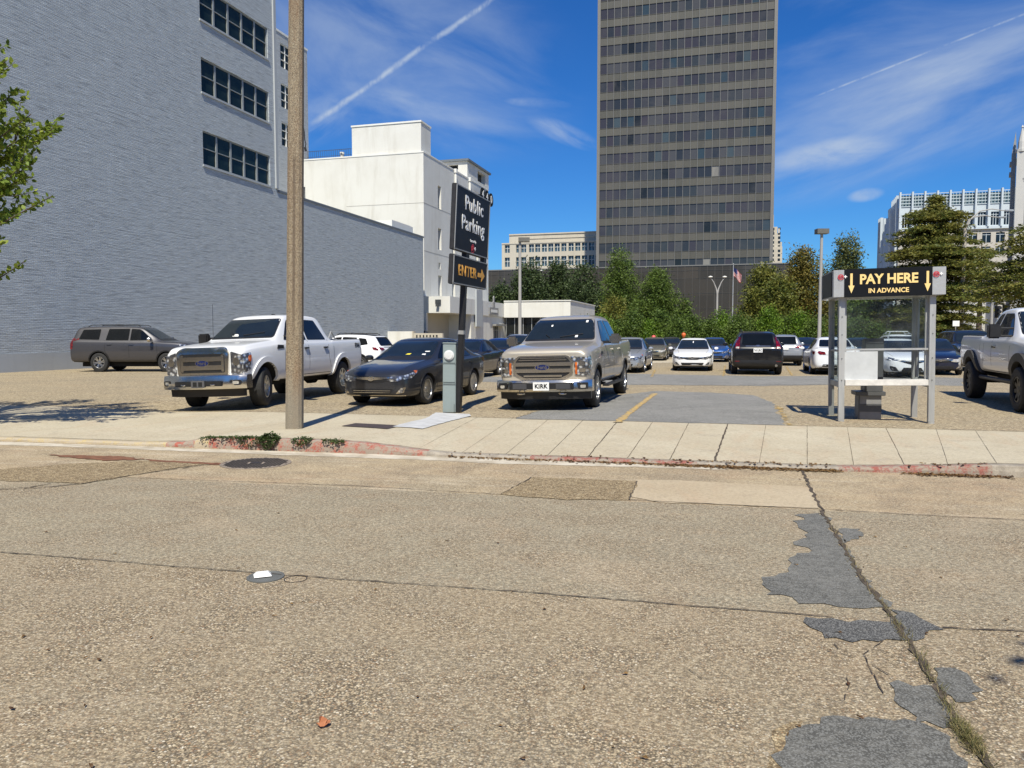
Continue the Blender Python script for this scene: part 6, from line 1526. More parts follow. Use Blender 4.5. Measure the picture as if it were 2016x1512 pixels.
# ------------------------------------------------------------------ cars
SED = [(2.40, .30, .46, .58, .36, .63), (2.35, .22, .66, .64, .50, .69), (2.20, .19, .80, .70, .58, .76), (1.85, .18, .885, .785, .64, .845), (1.35, .18, .905, .86, .67, .92), (1.02, .18, .91, .895, .69, .965), (.90, .18, .91, .905, .68, 1.0),
       (.10, .18, .91, .93, .575, 1.385), (-.10, .18, .91, .935, .56, 1.43), (-.55, .18, .91, .945, .555, 1.445), (-.98, .18, .91, .96, .55, 1.41), (-1.20, .18, .91, .965, .555, 1.36), (-1.74, .18, .905, .99, .63, 1.10), (-1.88, .19, .90, .99, .66, 1.06),
       (-2.22, .22, .86, .975, .66, 1.04), (-2.36, .28, .78, .95, .58, 1.01), (-2.42, .40, .66, .86, .46, .92)]
def car(name, label, cat, pm, st=SED, kind='sedan', rim_m=m_alloy, spokes=5, sc=1.0, sz=1.0, style='plain', group=None, glass=None, lamp=None, platetxt=None, mirror_m=None, back=True, rstyle='twin'):
    root = empty(name, label=label, cat=cat, group=group)
    W = max(s[2] for s in st); L0, L1 = st[0][0], st[-1][0]
    G = dict(sedan=dict(wh=(1.43, -1.345), r=.325, ra=.365, tw=.215, rim=.225, ws=[(-.70, .985), (.70, .985), (.56, 1.375), (-.56, 1.375)], rw=[(-.60, 1.09), (.60, 1.09), (.52, 1.36), (-.52, 1.36)],
             win=[[(.66, .985), (.06, 1.32), (-.10, 1.36), (-.28, 1.37), (-.30, .985)], [(-.38, .99), (-.36, 1.37), (-.90, 1.35), (-1.18, 1.24), (-1.28, 1.02)]], hand=[(-.22, .83), (-1.10, .86)],
             seam=[[(.95, .88), (1.02, .55), (.92, .26)], [(-.34, .97), (-.34, .60), (-.30, .25)], [(-1.30, 1.0), (-1.0, .62), (-.98, .40)], [(.92, .27), (-.86, .27)]], mir=(.62, .93, 1.00, .13, .20, .13)),
             suv=dict(wh=(1.36, -1.26), r=.35, ra=.40, tw=.225, rim=.225, ws=[(-.70, 1.10), (.70, 1.10), (.58, 1.54), (-.58, 1.54)], rw=[(-.55, 1.13), (.55, 1.13), (.50, 1.52), (-.50, 1.52)],
             win=[[(.72, 1.10), (.22, 1.44), (.10, 1.49), (-.20, 1.51), (-.20, 1.10)], [(-.28, 1.10), (-.28, 1.51), (-.98, 1.49), (-1.02, 1.12)], [(-1.12, 1.14), (-1.10, 1.47), (-1.45, 1.44), (-1.62, 1.20)]], hand=[(-.10, .98), (-.95, 1.0)],
             seam=[[(.92, 1.02), (.96, .6), (.88, .34)], [(-.24, 1.08), (-.24, .6), (-.20, .34)], [(-1.07, 1.10), (-.94, .75), (-.92, .5)], [(.88, .35), (-.80, .35)]], mir=(.70, .95, 1.12, .14, .20, .16)),
             big=dict(wh=(1.58, -1.37), r=.385, ra=.435, tw=.26, rim=.235, ws=[(-.78, 1.27), (.78, 1.27), (.66, 1.74), (-.66, 1.74)], rw=[(-.64, 1.28), (.64, 1.28), (.60, 1.72), (-.60, 1.72)],
             win=[[(.98, 1.27), (.50, 1.63), (.36, 1.70), (.0, 1.72), (.0, 1.27)], [(-.08, 1.27), (-.08, 1.72), (-.98, 1.71), (-1.06, 1.27)], [(-1.36, 1.29), (-1.34, 1.70), (-2.10, 1.68), (-2.24, 1.31)]], hand=[(.06, 1.10), (-.90, 1.10)],
             seam=[[(1.16, 1.18), (1.20, .66), (1.08, .46)], [(-.04, 1.24), (-.04, .46)], [(-1.10, 1.26), (-1.10, .85), (-.92, .60)], [(1.08, .47), (-.9, .47)]], mir=(.96, 1.07, 1.30, .15, .24, .20)))[kind]
    def Sx(l): return [tuple(p) for p in l]
    wz_ = [(x, G['r']) for x in G['wh']]
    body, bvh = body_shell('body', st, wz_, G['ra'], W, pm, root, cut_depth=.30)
    for x in G['wh']:
        for s in (-1, 1): wheel(root, x, s * (W - G['tw'] / 2 - .03), G['r'], G['tw'], G['rim'], rim_m, spokes, s, 0, rstyle)
    mb = MB(); mb.box(L1 + .35, L0 - .35, -.6, .6, G['r'] * .55, G['r'] * .95)
    for x in G['wh']: mb.tube([(x, -W + .25, G['r']), (x, W - .25, G['r'])], .05, 8)
    mb.build('chassis', m_dark, root)
    mz = (G['ws'][0][1] + G['ws'][2][1]) / 2
    patch('windscreen_trim', bvh, rr([(a * 1.025, b_ + (.012 if b_ > mz else -.022)) for a, b_ in G['ws']], .06), 'F', m_black, root, .003, .12, .01)
    patch('windscreen', bvh, rr(G['ws'], .07), 'F', glass or m_glass, root, .008, .10, .012)
    patch('rear_window', bvh, rr(G['rw'], .06), 'B', m_tint, root, .008, .12, .012)
    side_bits(bvh, root, G['win'], G['hand'], G['seam'], W, pm, G['mir'], mirror_m or pm)
    flares(bvh, root, wz_, G['ra'], pm if kind == 'sedan' else m_black, .022 if kind == 'sedan' else .05, .008, -4, 184)
    lp = lamp or m_lamp
    if kind == 'sedan':
        for s in (-1, 1):
            vw = 'L' if s > 0 else 'R'
            if style == 'civic':
                hp = [(s * .42, .635), (s * .66, .66), (s * .70, .71), (s * .44, .69)]; hs = [(2.26, .64), (2.24, .73), (1.92, .78), (2.02, .69)]
            else: hp = [(s * .36, .555), (s * .58, .53), (s * .68, .575), (s * .71, .67), (s * .42, .635)]; hs = [(2.28, .58), (2.28, .66), (1.86, .765), (1.94, .69), (2.12, .60)]
            h_ = patch('headlight', bvh, rr(hp, .02), 'F', lp, root, .010, .06, .02)
            patch('headlight_side', bvh, rr(hs, .02), vw, lp, h_, .010, .1, .02)
            if style == 'plain': patch('amber_reflector', bvh, rr([(1.98, .70), (1.97, .755), (1.88, .76), (1.94, .71)], .012), vw, m_amber if pm != p_white2 else m_lampdim, h_, .014, .2, .01)
            fg = patch('fog_recess', bvh, rr([(s * .55, .28), (s * .70, .30), (s * .74, .42), (s * .66, .40)], .015), 'F', m_black if style != 'plain' or pm == p_white2 else m_chrome, root, .006, .08, .01)
            patch('fog_lamp', bvh, [(s * .655 + .038 * math.cos(k * .45), .335 + .038 * math.sin(k * .45)) for k in range(14)], 'F', m_lamp, fg, .012, .3, .01)
            tp = [(s * .40, .80), (s * .62, .79), (s * .70, .88), (s * .66, .935), (s * .44, .90)]; ts_ = [(-2.30, .80), (-2.30, .91), (-1.98, .95), (-2.04, .84)]
            tl_ = patch('tail_lamp', bvh, rr(tp, .02), 'B', m_tail, root, .010, .06, .02); patch('tail_lamp_side', bvh, rr(ts_, .02), vw, m_tail, tl_, .010, .1, .02)
        if style == 'civic':
            g_ = patch('grille', bvh, rr([(-.44, .63), (0, .50), (.44, .63), (.44, .68), (-.44, .68)], .01), 'F', m_black, root, .008, .06, .01)
            patch('grille_bar', bvh, rr([(-.60, .655), (0, .60), (.60, .655), (.60, .675), (0, .635), (-.60, .675)], .004), 'F', m_chrome, g_, .016, .08, .01)
            patch('lower_intake', bvh, rr([(-.40, .24), (.40, .24), (.30, .40), (-.30, .40)], .02), 'F', m_black, root, .006, .06, .01)
            for s in (-1, 1): patch('side_intake', bvh, rr([(s * .45, .26), (s * .68, .28), (s * .74, .46), (s * .56, .42)], .02), 'F', m_black, root, .006, .06, .01)
        else:
            g_ = patch('grille', bvh, rr([(-.40, .565), (-.22, .515), (.22, .515), (.40, .565), (.40, .625), (-.40, .625)], .015), 'F', m_black, root, .006, .06, .01)
            patch('grille_bar', bvh, rr([(-.42, .60), (0, .565), (.42, .60), (.42, .632), (-.42, .632)], .008), 'F', m_chrome, g_, .014, .06, .01)
            em = patch('emblem', bvh, [q for q in ring([(.075 * math.cos(k * .4188), .60 + .052 * math.sin(k * .4188)) for k in range(15)], [(.055 * math.cos(k * .4188), .60 + .036 * math.sin(k * .4188)) for k in range(15)])], 'F', m_chrome, root, .026, .5, .01)
            patch('emblem_inner', bvh, [(-.05, .612), (.05, .612), (.012, .60), (.012, .565), (-.012, .565), (-.012, .60)], 'F', m_chrome, em, .026, .5, .01)
            li = patch('lower_intake', bvh, rr([(-.44, .27), (.44, .27), (.50, .385), (-.50, .385)], .02), 'F', m_black, root, .006, .06, .01)
            if pm == p_dblue:
                patch('chin_trim', bvh, rr([(-.70, .225), (.70, .225), (.72, .25), (-.72, .25)], .006), 'F', m_chrome, root, .01, .06, .01)
                for z in (.30, .34): patch('intake_bar', bvh, [(-.44, z), (.44, z), (.44, z + .008), (-.44, z + .008)], 'F', m_chrome, li, .012, .08, .0)
        patch('rear_bumper_trim', bvh, rr([(-.55, .27), (.55, .27), (.50, .42), (-.50, .42)], .03), 'B', m_black, root, .006, .1, .01)
        hb, _, _, _ = bvh.ray_cast(Vector((-12, 0, .74)), Vector((1, 0, 0))); plate(root, hb.x - .012, .72, None, True)
        patch('boot_seam', bvh, [(-.50, .78), (.50, .78), (.50, .786), (-.50, .786)], 'B', m_dark, root, .004, .1, 0)
        mb = MB(); mb.lathe([(.04, 0), (.008, .06), (.005, .10)], -1.0, 0, 1.435, 8); mb.build('roof_antenna', m_black, root)
        if kind == 'sedan': # bonnet shut line
            patch('bonnet_seam', bvh, [[(1.0, s * .70 - .004), (1.0, s * .70 + .004), (2.0, s * .60 + .004), (2.0, s * .60 - .004)] for s in (-1, 1)], 'T', m_dark, root, .003, .15, 0)
    else:
        big = kind == 'big'; zt = .80 if not big else .98
        for s in (-1, 1):
            vw = 'L' if s > 0 else 'R'
            xf = L0
            h_ = patch('headlight', bvh, rr([(s * .48, zt - .04), (s * .74, zt - .02), (s * .78, zt + .12), (s * .50, zt + .08)], .02), 'F', lp, root, .010, .08, .02)
            patch('headlight_side', bvh, rr([(xf - .12, zt), (xf - .12, zt + .1), (xf - .48, zt + .16), (xf - .36, zt + .04)], .02), vw, lp, h_, .010, .1, .02)
            if style == 'crv':
                tl_ = patch('tail_lamp', bvh, rr([(s * .62, .98), (s * .78, .98), (s * .74, 1.22), (s * .655, 1.56), (s * .585, 1.56), (s * .61, 1.2)], .02), 'B', m_tail, root, .014, .08, .02)
                patch('tail_lens', bvh, rr([(s * .64, .99), (s * .76, .99), (s * .74, 1.05), (s * .635, 1.05)], .01), 'B', m_lampdim, tl_, .018, .2, .01)
            elif big: tl_ = patch('tail_lamp', bvh, rr([(s * .80, .92), (s * .93, .92), (s * .92, 1.34), (s * .82, 1.34)], .02), 'B', m_tail, root, .012, .1, .02); patch('tail_lamp_side', bvh, rr([(L1 + .03, .92), (L1 + .03, 1.34), (L1 + .16, 1.34), (L1 + .12, .92)], .02), vw, m_tail, tl_, .010, .1, .02)
            else: tl_ = patch('tail_lamp', bvh, rr([(s * .46, .96), (s * .70, .92), (s * .80, 1.0), (s * .76, 1.07), (s * .50, 1.04)], .02), 'B', m_tail, root, .012, .08, .02); patch('tail_lamp_side', bvh, rr([(L1 + .10, .93), (L1 + .10, 1.05), (L1 + .40, 1.08), (L1 + .32, .96)], .02), vw, m_tail, tl_, .010, .1, .02)
            mb = MB(); zr_ = max(q[5] for q in st) + .045; xa, xb = (.1, -1.5) if not big else (.3, -2.0)
            mb.tube([(xa, s * .52, zr_ - .05), (xa - .15, s * .52, zr_ + .02), (xb + .15, s * .52, zr_ + .01), (xb, s * .52, zr_ - .06)], .016, 6); mb.build('roof_rail', m_black if style != 'rack' else m_alu, root)
        g_ = patch('grille', bvh, rr([(-.44, zt - .08), (.44, zt - .08), (.48, zt + .09), (-.48, zt + .09)], .03), 'F', m_black, root, .010, .1, .02)
        for k in (0, 1): patch('grille_bar', bvh, rr([(-.44, zt - .04 + k * .07), (.44, zt - .04 + k * .07), (.44, zt - .015 + k * .07), (-.44, zt - .015 + k * .07)], .006), 'F', m_chrome, g_, .018, .1, .01)
        patch('lower_intake', bvh, rr([(-.50, .36), (.50, .36), (.56, .54), (-.56, .54)], .03), 'F', m_black, root, .008, .1, .01)
        cl = patch('rear_bumper', bvh, rr([(-.84, .34), (.84, .34), (.84, .56), (-.84, .56)], .05), 'B', m_black if not big else pm, root, .02, .08, .03)
        zb2 = .92 if not big else .98
        patch('tailgate_trim', bvh, rr([(-.42, zb2 + .14), (.42, zb2 + .14), (.42, zb2 + .165), (-.42, zb2 + .165)], .006), 'B', m_chrome, root, .018, .1, .01)
        patch('tailgate_seam', bvh, [(-.70, .62), (.70, .62), (.70, .628), (-.70, .628)], 'B', m_dark, root, .005, .1, 0)
        hb, _, _, _ = bvh.ray_cast(Vector((-12, 0, zb2)), Vector((1, 0, 0))); plate(root, hb.x - .022, zb2, platetxt, True)
        if style == 'crv':
            mb = MB(); mb.tube([(L1 + .12, -.62, .36), (L1 - .03, -.62, .36)], .045, 12); mb.build('exhaust_tip', m_chrome, root)
            for s in (-1, 1): patch('rear_reflector', bvh, rr([(s * .62, .50), (s * .78, .50), (s * .78, .53), (s * .62, .53)], .01), 'B', m_tail, root, .024, .2, .01)
            patch('emblem', bvh, rr([(-.06, 1.115), (.06, 1.115), (.05, 1.055), (-.05, 1.055)], .02), 'B', m_chrome, root, .02, .2, .01)
    return root, bvh
def scale_st(st, sx=1, sw=1, sz=1): return [(x * sx, zb, w_ * sw, zs * sz, wr * sw, zr * sz) for x, zb, w_, zs, wr, zr in st]
SUVS = [(2.22, .42, .56, .74, .44, .79), (2.17, .32, .74, .82, .58, .88), (2.02, .27, .85, .90, .66, .96), (1.65, .26, .90, .96, .70, 1.03), (1.15, .26, .91, 1.01, .70, 1.08), (.98, .26, .91, 1.02, .69, 1.11),
        (.28, .26, .91, 1.05, .60, 1.53), (.08, .26, .91, 1.055, .585, 1.60), (-.5, .26, .91, 1.065, .58, 1.625), (-1.3, .26, .91, 1.08, .575, 1.60), (-1.72, .26, .91, 1.09, .57, 1.565), (-1.86, .26, .90, 1.09, .58, 1.50), (-2.08, .28, .885, 1.08, .64, 1.16),
        (-2.16, .30, .87, 1.04, .68, 1.10), (-2.24, .36, .82, .98, .64, 1.02), (-2.27, .46, .76, .90, .56, .94)]
BIGS = [(2.56, .54, .72, .98, .58, 1.04), (2.53, .44, .86, 1.04, .70, 1.10), (2.40, .40, .95, 1.10, .76, 1.16), (1.9, .38, .99, 1.15, .80, 1.21), (1.42, .38, 1.0, 1.17, .80, 1.24), (1.26, .38, 1.0, 1.18, .79, 1.28),
        (.56, .38, 1.0, 1.20, .69, 1.72), (.36, .38, 1.0, 1.20, .67, 1.79), (-.4, .38, 1.0, 1.21, .67, 1.82), (-1.6, .38, 1.0, 1.22, .67, 1.81), (-2.28, .38, 1.0, 1.23, .67, 1.78), (-2.40, .38, .99, 1.23, .68, 1.72), (-2.54, .40, .985, 1.22, .74, 1.36),
        (-2.60, .42, .97, 1.18, .82, 1.26), (-2.62, .50, .93, 1.10, .80, 1.16)]
HCH = [(x * .86, zb, w_ * .95, zs * 1.0, wr * .95, zr * 1.0) for x, zb, w_, zs, wr, zr in SED]

c1, bv = car('charcoal_sedan', 'dark charcoal sedan with a chrome chin between the white truck and the sign post', 'car', p_dblue, spokes=10, rim_m=m_alloy)
patch('dash_card', bv, rr([(.0, 1.045), (.13, 1.05), (.16, 1.10), (.06, 1.095)], .01), 'F', simple('yellow_card', (.72, .62, .05), .6), c1, .011, .2, 0)
patch('window_sticker', bv, rr([(.44, 1.04), (.53, 1.04), (.53, 1.09), (.44, 1.09)], .01), 'F', m_plate, c1, .011, .2, 0); patch('window_sticker', bv, [(.46, 1.13), (.57, 1.13), (.57, 1.15), (.46, 1.15)], 'F', m_plate, c1, .011, .2, 0)
c1.scale = (1.05, 1.05, 1.05); put(c1, 1.43 * 1.05, .86 * 1.05, gp(842, 795.5), 18.5, .6)
c2, bv = car('white_sedan', 'white sedan facing the viewer, standing alone left of the black car seen from behind', 'car', p_white2)
patch('hanging_card', bv, rr([(-.03, 1.24), (.01, 1.24), (.01, 1.32), (-.03, 1.32)], .01), 'F', m_plate, c2, .011, .2, 0)
put(c2, 2.40, 0, yp(1364, 700, 34.0) * Vector((1, 1, 0)) if False else Vector((7.97, 34.0, 0)), 14.5)
c3, bv = car('silver_sedan', 'silver sedan half hidden behind the tail of the champagne truck', 'car', p_silver)
c3.scale = (1.03, 1.03, 1.03); put(c3, 2.47, 0, Vector(((1222 - 1008) / F * 32.4, 32.4, 0)), 16)
c4, bv = car('blue_hatchback', 'deep blue small car facing forward between the sign post and the champagne truck', 'car', p_kblue, glass=m_glass)
patch('chin_trim', bv, rr([(-.50, .60), (.50, .60), (.50, .635), (-.50, .635)], .01), 'F', m_chrome, c4, .018, .08, .01)
put(c4, 2.40, 0, Vector(((957 - 1008) / F * 33.2, 33.2, 0)), 14)
c5, bv = car('black_suv', 'black crossover seen from behind, with tall red lamps and a white number plate', 'car', p_black, SUVS, 'suv', style='crv', platetxt='765 JRC')
c5.scale = (1.08, 1.13, 1.08); put(c5, -2.27 * 1.08, 0, Vector(((1492 - 1008) / F * 30.8, 30.8, 0)), 180 + 14)
c6, bv = car('white_compact_sedan', 'white sedan seen from behind, partly hidden by the left post of the pay booth', 'car', p_white2)
c6.scale = (1.04, 1.04, 1.04); put(c6, -2.42 * 1.04, 0, Vector(((1648 - 1008) / F * 30.6, 30.6, 0)), 180 + 16)
c7, bv = car('white_winged_sedan', 'white sedan with a black winged grille facing forward behind the pay booth', 'car', p_white2, style='civic')
put(c7, 2.40, 0, Vector(((1797 - 1008) / F * 28.4, 28.4, 0)), 14)
c8, bv = car('graphite_suv', 'large graphite grey sport utility vehicle parked side on against the grey brick wall', 'car', p_grey, BIGS, 'big', spokes=6, mirror_m=m_chrome)
c8.scale = (.985, 1, 1.09); put(c8, -1.37 * .985, -.98, gp(195, 732.5), -91.5)
c9, bv = car('silver_crossover', 'silver crossover seen from behind, right beside the black one', 'car', p_silver, SUVS, 'suv')
put(c9, -2.27, 0, Vector(((1546 - 1008) / F * 40, 40, 0)), 180 + 16)
c10, bv = car('white_crossover', 'white crossover with a black roof seen over the tail of the white truck', 'car', p_white2, SUVS, 'suv', mirror_m=m_black)
patch('roof_panel', bv, rr([(.15, -.52), (-1.75, -.52), (-1.75, .52), (.15, .52)], .1), 'T', m_black, c10, .008, .2, .02)
c10.location = (-7.6, 35.2, 0); c10.rotation_euler = (0, 0, R(160))
c11, bv = car('olive_car', 'small olive brown car far back, between the silver sedan and the white one', 'car', p_olive, glass=m_glass, lamp=m_lampdim)
put(c11, 2.40, 0, Vector(((1283 - 1008) / F * 48, 48, 0)), 14)
c12, bv = car('distant_dark_car', 'dark grey car furthest back beside the olive one, behind the white sedan mirror', 'car', p_grey)
put(c12, 2.40, 0, Vector(((1318 - 1008) / F * 56, 56, 0)), 14)
c13, bv = car('bright_blue_car', 'bright blue car behind the right side of the white sedan', 'car', p_bblue)
put(c13, 2.40, 0, Vector(((1406 - 1008) / F * 45.5, 45.5, 0)), 14)
c14, bv = car('dark_teal_car', 'dark teal car in the back row seen through the pay booth glass', 'car', p_teal)
put(c14, 2.40, 0, Vector(((1703 - 1008) / F * 41, 41, 0)), 16)
c15, bv = car('navy_sedan', 'navy sedan standing at an angle between the white winged sedan and the lifted truck', 'car', p_navy, lamp=m_lampdim)
put(c15, 2.40, 0, Vector(((1852 - 1008) / F * 30.6, 30.6, 0)), 22)
c16, bv = car('shadowed_black_suv', 'black sport utility vehicle behind the lifted truck bed', 'car', p_black, BIGS, 'big')
put(c16, 2.56, 0, Vector((20.6, 33.6, 0)), 17)
c17, bv = car('roof_rack_suv', 'white crossover with arched roof bars behind the white winged sedan', 'car', p_white2, SUVS, 'suv', style='rack')
mb = MB()
for x in (-.2, -1.1): mb.tube([(x, -.52, 1.66), (x, -.4, 1.80), (x, .4, 1.80), (x, .52, 1.66)], .025, 6)
mb.build('roof_bar', m_alu, c17); put(c17, 2.22, 0, Vector(((1792 - 1008) / F * 38.5, 38.5, 0)), 14)
c18, bv = car('silver_roof_suv', 'dark crossover with a pale roof parked behind the blue hatchback', 'car', p_black, SUVS, 'suv')
patch('roof_panel', bv, rr([(.15, -.52), (-1.75, -.52), (-1.75, .52), (.15, .52)], .1), 'T', p_silver, c18, .008, .2, .02)
put(c18, 2.22, 0, Vector(((1002 - 1008) / F * 41, 41, 0)), 14)
c19, bv = car('hidden_dark_sedan', 'dark blue sedan whose roof shows just behind the charcoal sedan', 'car', p_navy)
put(c19, 2.40, 0, Vector(((880 - 1008) / F * 27.5, 27.5, 0)), 15)
c20, bv = car('dark_back_row_car', 'dark sedan in the back row between the silver crossover and the white rear facing sedan', 'car', p_navy)
put(c20, 2.40, 0, Vector(((1597 - 1008) / F * 46, 46, 0)), 14)
c21, bv = car('black_side_on_truck', 'black sport utility vehicle with a whip aerial behind the graphite one', 'car', p_black, scale_st(BIGS, 1, 1, 1.02), 'big')
mb = MB(); mb.tube([(1.45, .8, 1.15), (1.45, .8, 3.1)], .008, 5); mb.build('whip_aerial', m_black, c21)
c21.location = (-13.2, 38.6, 0); c21.rotation_euler = (0, 0, R(178))
c22, bv = car('dark_raised_suv', 'dark blue vehicle roof showing above the low white wall', 'car', p_navy, BIGS, 'big')
q = yp(824, 660, 80); c22.location = (q.x, q.y, .45); c22.rotation_euler = (0, 0, R(0))

# ================================================================== BLOCKS ACROSS THE STREET (unseen; added to block sky light and feed reflections)
for i, (xa, xb, yb_, h, mm, lab) in enumerate(((-46, -13, -17, 6.2, m_beige, 'unseen low beige block added across the street, behind the viewer'), (-12, 14, -21, 5.4, m_whitew, 'unseen white block added across the street, directly behind the viewer'), (15, 50, -18, 6.5, m_stone, 'unseen stone block added across the street, behind and right of the viewer'))):
    e_ = empty('unseen_street_block', tuple(from_s(0, 0)), SANG, lab, 'building')
    wn = [(x, x + 1.8, z, z + 1.7) for x in [xa + 1.5 + k * 3.4 for k in range(int((xb - xa - 2) / 3.4))] for z in (1.0, 4.4, 7.2) if z + 2 < h]
    mb = MB(); facade(mb, lambda a, b_, d: (a, yb_ - d, b_), xa, xb, -.15, h, wn, .25)
    mb.quad((xa, yb_, h), (xb, yb_, h), (xb, yb_ - 14, h), (xa, yb_ - 14, h)); mb.quad((xa, yb_, -.15), (xa, yb_ - 14, -.15), (xa, yb_ - 14, h), (xa, yb_, h)); mb.quad((xb, yb_, -.15), (xb, yb_ - 14, -.15), (xb, yb_ - 14, h), (xb, yb_, h)); mb.quad((xa, yb_ - 14, -.15), (xb, yb_ - 14, -.15), (xb, yb_ - 14, h), (xa, yb_ - 14, h))
    mb.build('wall', mm, e_)
    f0 = None
    for a, a2, b_, b2 in wn:
        if f0 is None: mb = MB(); mb.box(0, 1.8, -.30, -.2, 0, 1.7); f0 = mb.build('window', m_bglass, e_); c = f0
        else: c = f0.copy(); COL.objects.link(c)
        c.location = (a, yb_, b_)

# ================================================================== TREES
m_oak = leaf_mat('oak_leaves', (.016, .026, .010), (.032, .050, .018), (.055, .078, .026), .25)
m_green = leaf_mat('green_leaves', (.028, .048, .010), (.060, .098, .018), (.105, .150, .028), .3)
m_rust = leaf_mat('rusty_cypress_leaves', (.038, .052, .012), (.085, .108, .020), (.15, .14, .028), .3)
m_rusty2 = leaf_mat('mixed_rusty_leaves', (.046, .052, .013), (.098, .100, .021), (.17, .125, .028), .3)
m_brown = leaf_mat('browning_cypress_leaves', (.060, .048, .014), (.12, .085, .022), (.19, .115, .032), .3)
m_cyp = leaf_mat('grey_green_needles', (.035, .050, .018), (.075, .095, .030), (.12, .125, .042), .3)
m_tier = leaf_mat('olive_cypress_leaves', (.034, .050, .010), (.085, .105, .020), (.17, .15, .032), .3)
m_bright = leaf_mat('bright_shrub_leaves', (.040, .080, .008), (.085, .150, .014), (.14, .21, .024), .35)
m_near = leaf_mat('near_tree_leaves', (.075, .115, .018), (.15, .22, .028), (.27, .32, .045), .4)
m_palm = leaf_mat('palm_leaves', (.035, .065, .018), (.07, .11, .03), (.11, .15, .04), .3)

def leaves(mb, r_, c, n, sig, ls, asp=.5, up=.0, flat=1.0):
    for _ in range(n):
        p = Vector((c[0] + r_.gauss(0, sig), c[1] + r_.gauss(0, sig), c[2] + r_.gauss(0, sig * flat)))
        a = r_.uniform(0, 6.283); e = r_.uniform(-.9, .9) * (.5 if flat < .6 else 1) + up
        d = Vector((math.cos(a) * math.cos(e), math.sin(a) * math.cos(e), math.sin(e)))
        q = d.orthogonal().normalized(); q = Matrix.Rotation(r_.uniform(0, 3.14), 3, d) @ q
        l = ls * r_.uniform(.6, 1.3); w_ = l * asp
        mb.v += [tuple(p - d * l * .5), tuple(p + q * w_ * .5), tuple(p + d * l * .5), tuple(p - q * w_ * .5)]
        b = len(mb.v) - 4; mb.f.append((b, b + 1, b + 2, b + 3)); mb.mi.append(0)

def fast_build(mb, name, m_, parent):
    me = bpy.data.meshes.new(name); me.from_pydata(mb.v, [], mb.f); me.update(); return link(name, me, m_, parent)

def tree(name, label, base, lobes, m_, nclump, nleaf, sig, ls, trunk_r=.22, group=None, cat='tree', seed=1, flat=1.0, asp=.5, shell=.55):
    """lobes: (dx, dy, z, rx, ry, rz) relative to the base"""
    r_ = random.Random(seed); t = empty(name, tuple(base), 0, label, cat, group)
    mb = MB(); ztop = max(l[2] for l in lobes); zlow = min(l[2] - l[5] for l in lobes)
    mb.tube([(0, 0, -.1), (r_.uniform(-.1, .1), 0, ztop * .35), (r_.uniform(-.2, .2), r_.uniform(-.2, .2), ztop * .7), (lobes[-1][0] * .5, lobes[-1][1] * .5, ztop)], [trunk_r, trunk_r * .8, trunk_r * .5, trunk_r * .2], 8)
    for l in lobes:
        z0 = max(.3, min(l[2] - l[5] * .7, ztop * .5)); mb.tube([(0, 0, z0), (l[0] * .5, l[1] * .5, (z0 + l[2]) / 2), (l[0], l[1], l[2])], [trunk_r * .5, trunk_r * .3, trunk_r * .12], 6)
    mb.build('trunk', m_wood, t)
    vol = [l[3] * l[4] * l[5] for l in lobes]; mb = MB()
    for _ in range(nclump):
        l = r_.choices(lobes, vol)[0]; d = Vector((r_.gauss(0, 1), r_.gauss(0, 1), r_.gauss(0, 1))).normalized(); k = shell + (1 - shell) * r_.random() ** .6
        k *= r_.uniform(.86, 1.08)
        leaves(mb, r_, (l[0] + d.x * l[3] * k, l[1] + d.y * l[4] * k, l[2] + d.z * l[5] * k), nleaf, sig * r_.uniform(.6, 1.4), ls, asp, 0, flat)
    fast_build(mb, 'crown', m_, t); return t
def upx(u, v, Y): return yp(u, v, Y)
def blob(u, vt, hw, Y, vb=690, seed=1, cone=.0, nl=7):
    """lobes for a crown whose top is at vt and half width hw (photo pixels)"""
    r_ = random.Random(seed); k = Y / F; top = EYE + (660 - vt) * k; bot = max(.8, EYE + (660 - vb) * k); W_ = hw * k; out = []
    for i in range(nl):
        t = (i + .5) / nl; z = bot + (top - bot) * t * .92; ww = W_ * (1 - cone * t ** 1.3) * math.sqrt(max(.05, 1 - (max(0, t - .40) / .64) ** 2)) * (.80 + .2 * min(1, t / .25))
        a = r_.uniform(0, 6.28); s_ = .34
        rx = ww * .80; rz = (top - bot) / nl * 1.0
        out.append((math.cos(a) * ww * s_, math.sin(a) * ww * s_, z, rx, rx, rz)); out.append((-math.cos(a) * ww * s_, -math.sin(a) * ww * s_, z + r_.uniform(-.3, .3), rx * .85, rx * .85, rz))
    out.append((0, 0, top - (top - bot) * .11, W_ * .34 + .2, W_ * .34 + .2, (top - bot) * .10))
    return out
def bt(name, label, u, vt, hw, Y, m_, vb=690, seed=1, cone=.3, nc=420, nlf=26, ls=.30, group=None, cat='tree', sig=.32, nl=7, asp=.5):
    cone *= .7; nc = int(nc * 1.45); hw *= 1.06
    p = upx(u, 690, Y); p.z = 0
    return tree(name, label, p, blob(u, vt, hw, Y, vb, seed, cone, nl), m_, nc, nlf, sig, ls, .22, group, cat, seed, asp=asp)
GB = 'dark evergreen trees behind the white entrance wing'
bt('evergreen_tree', 'leftmost low dark evergreen tree behind the white entrance wing', 985, 562, 34, 124, m_oak, 640, 1, .2, 260, 24, .42, GB, sig=.45)
bt('evergreen_tree', 'dark evergreen tree behind the wing, right beside the shoebox lamp post', 1046, 515, 46, 126, m_oak, 640, 2, .3, 420, 26, .42, GB, sig=.45)
bt('evergreen_tree', 'dark evergreen tree rising right of the twin lamp behind the wing', 1101, 514, 46, 128, m_oak, 640, 3, .3, 420, 26, .42, GB, sig=.45)
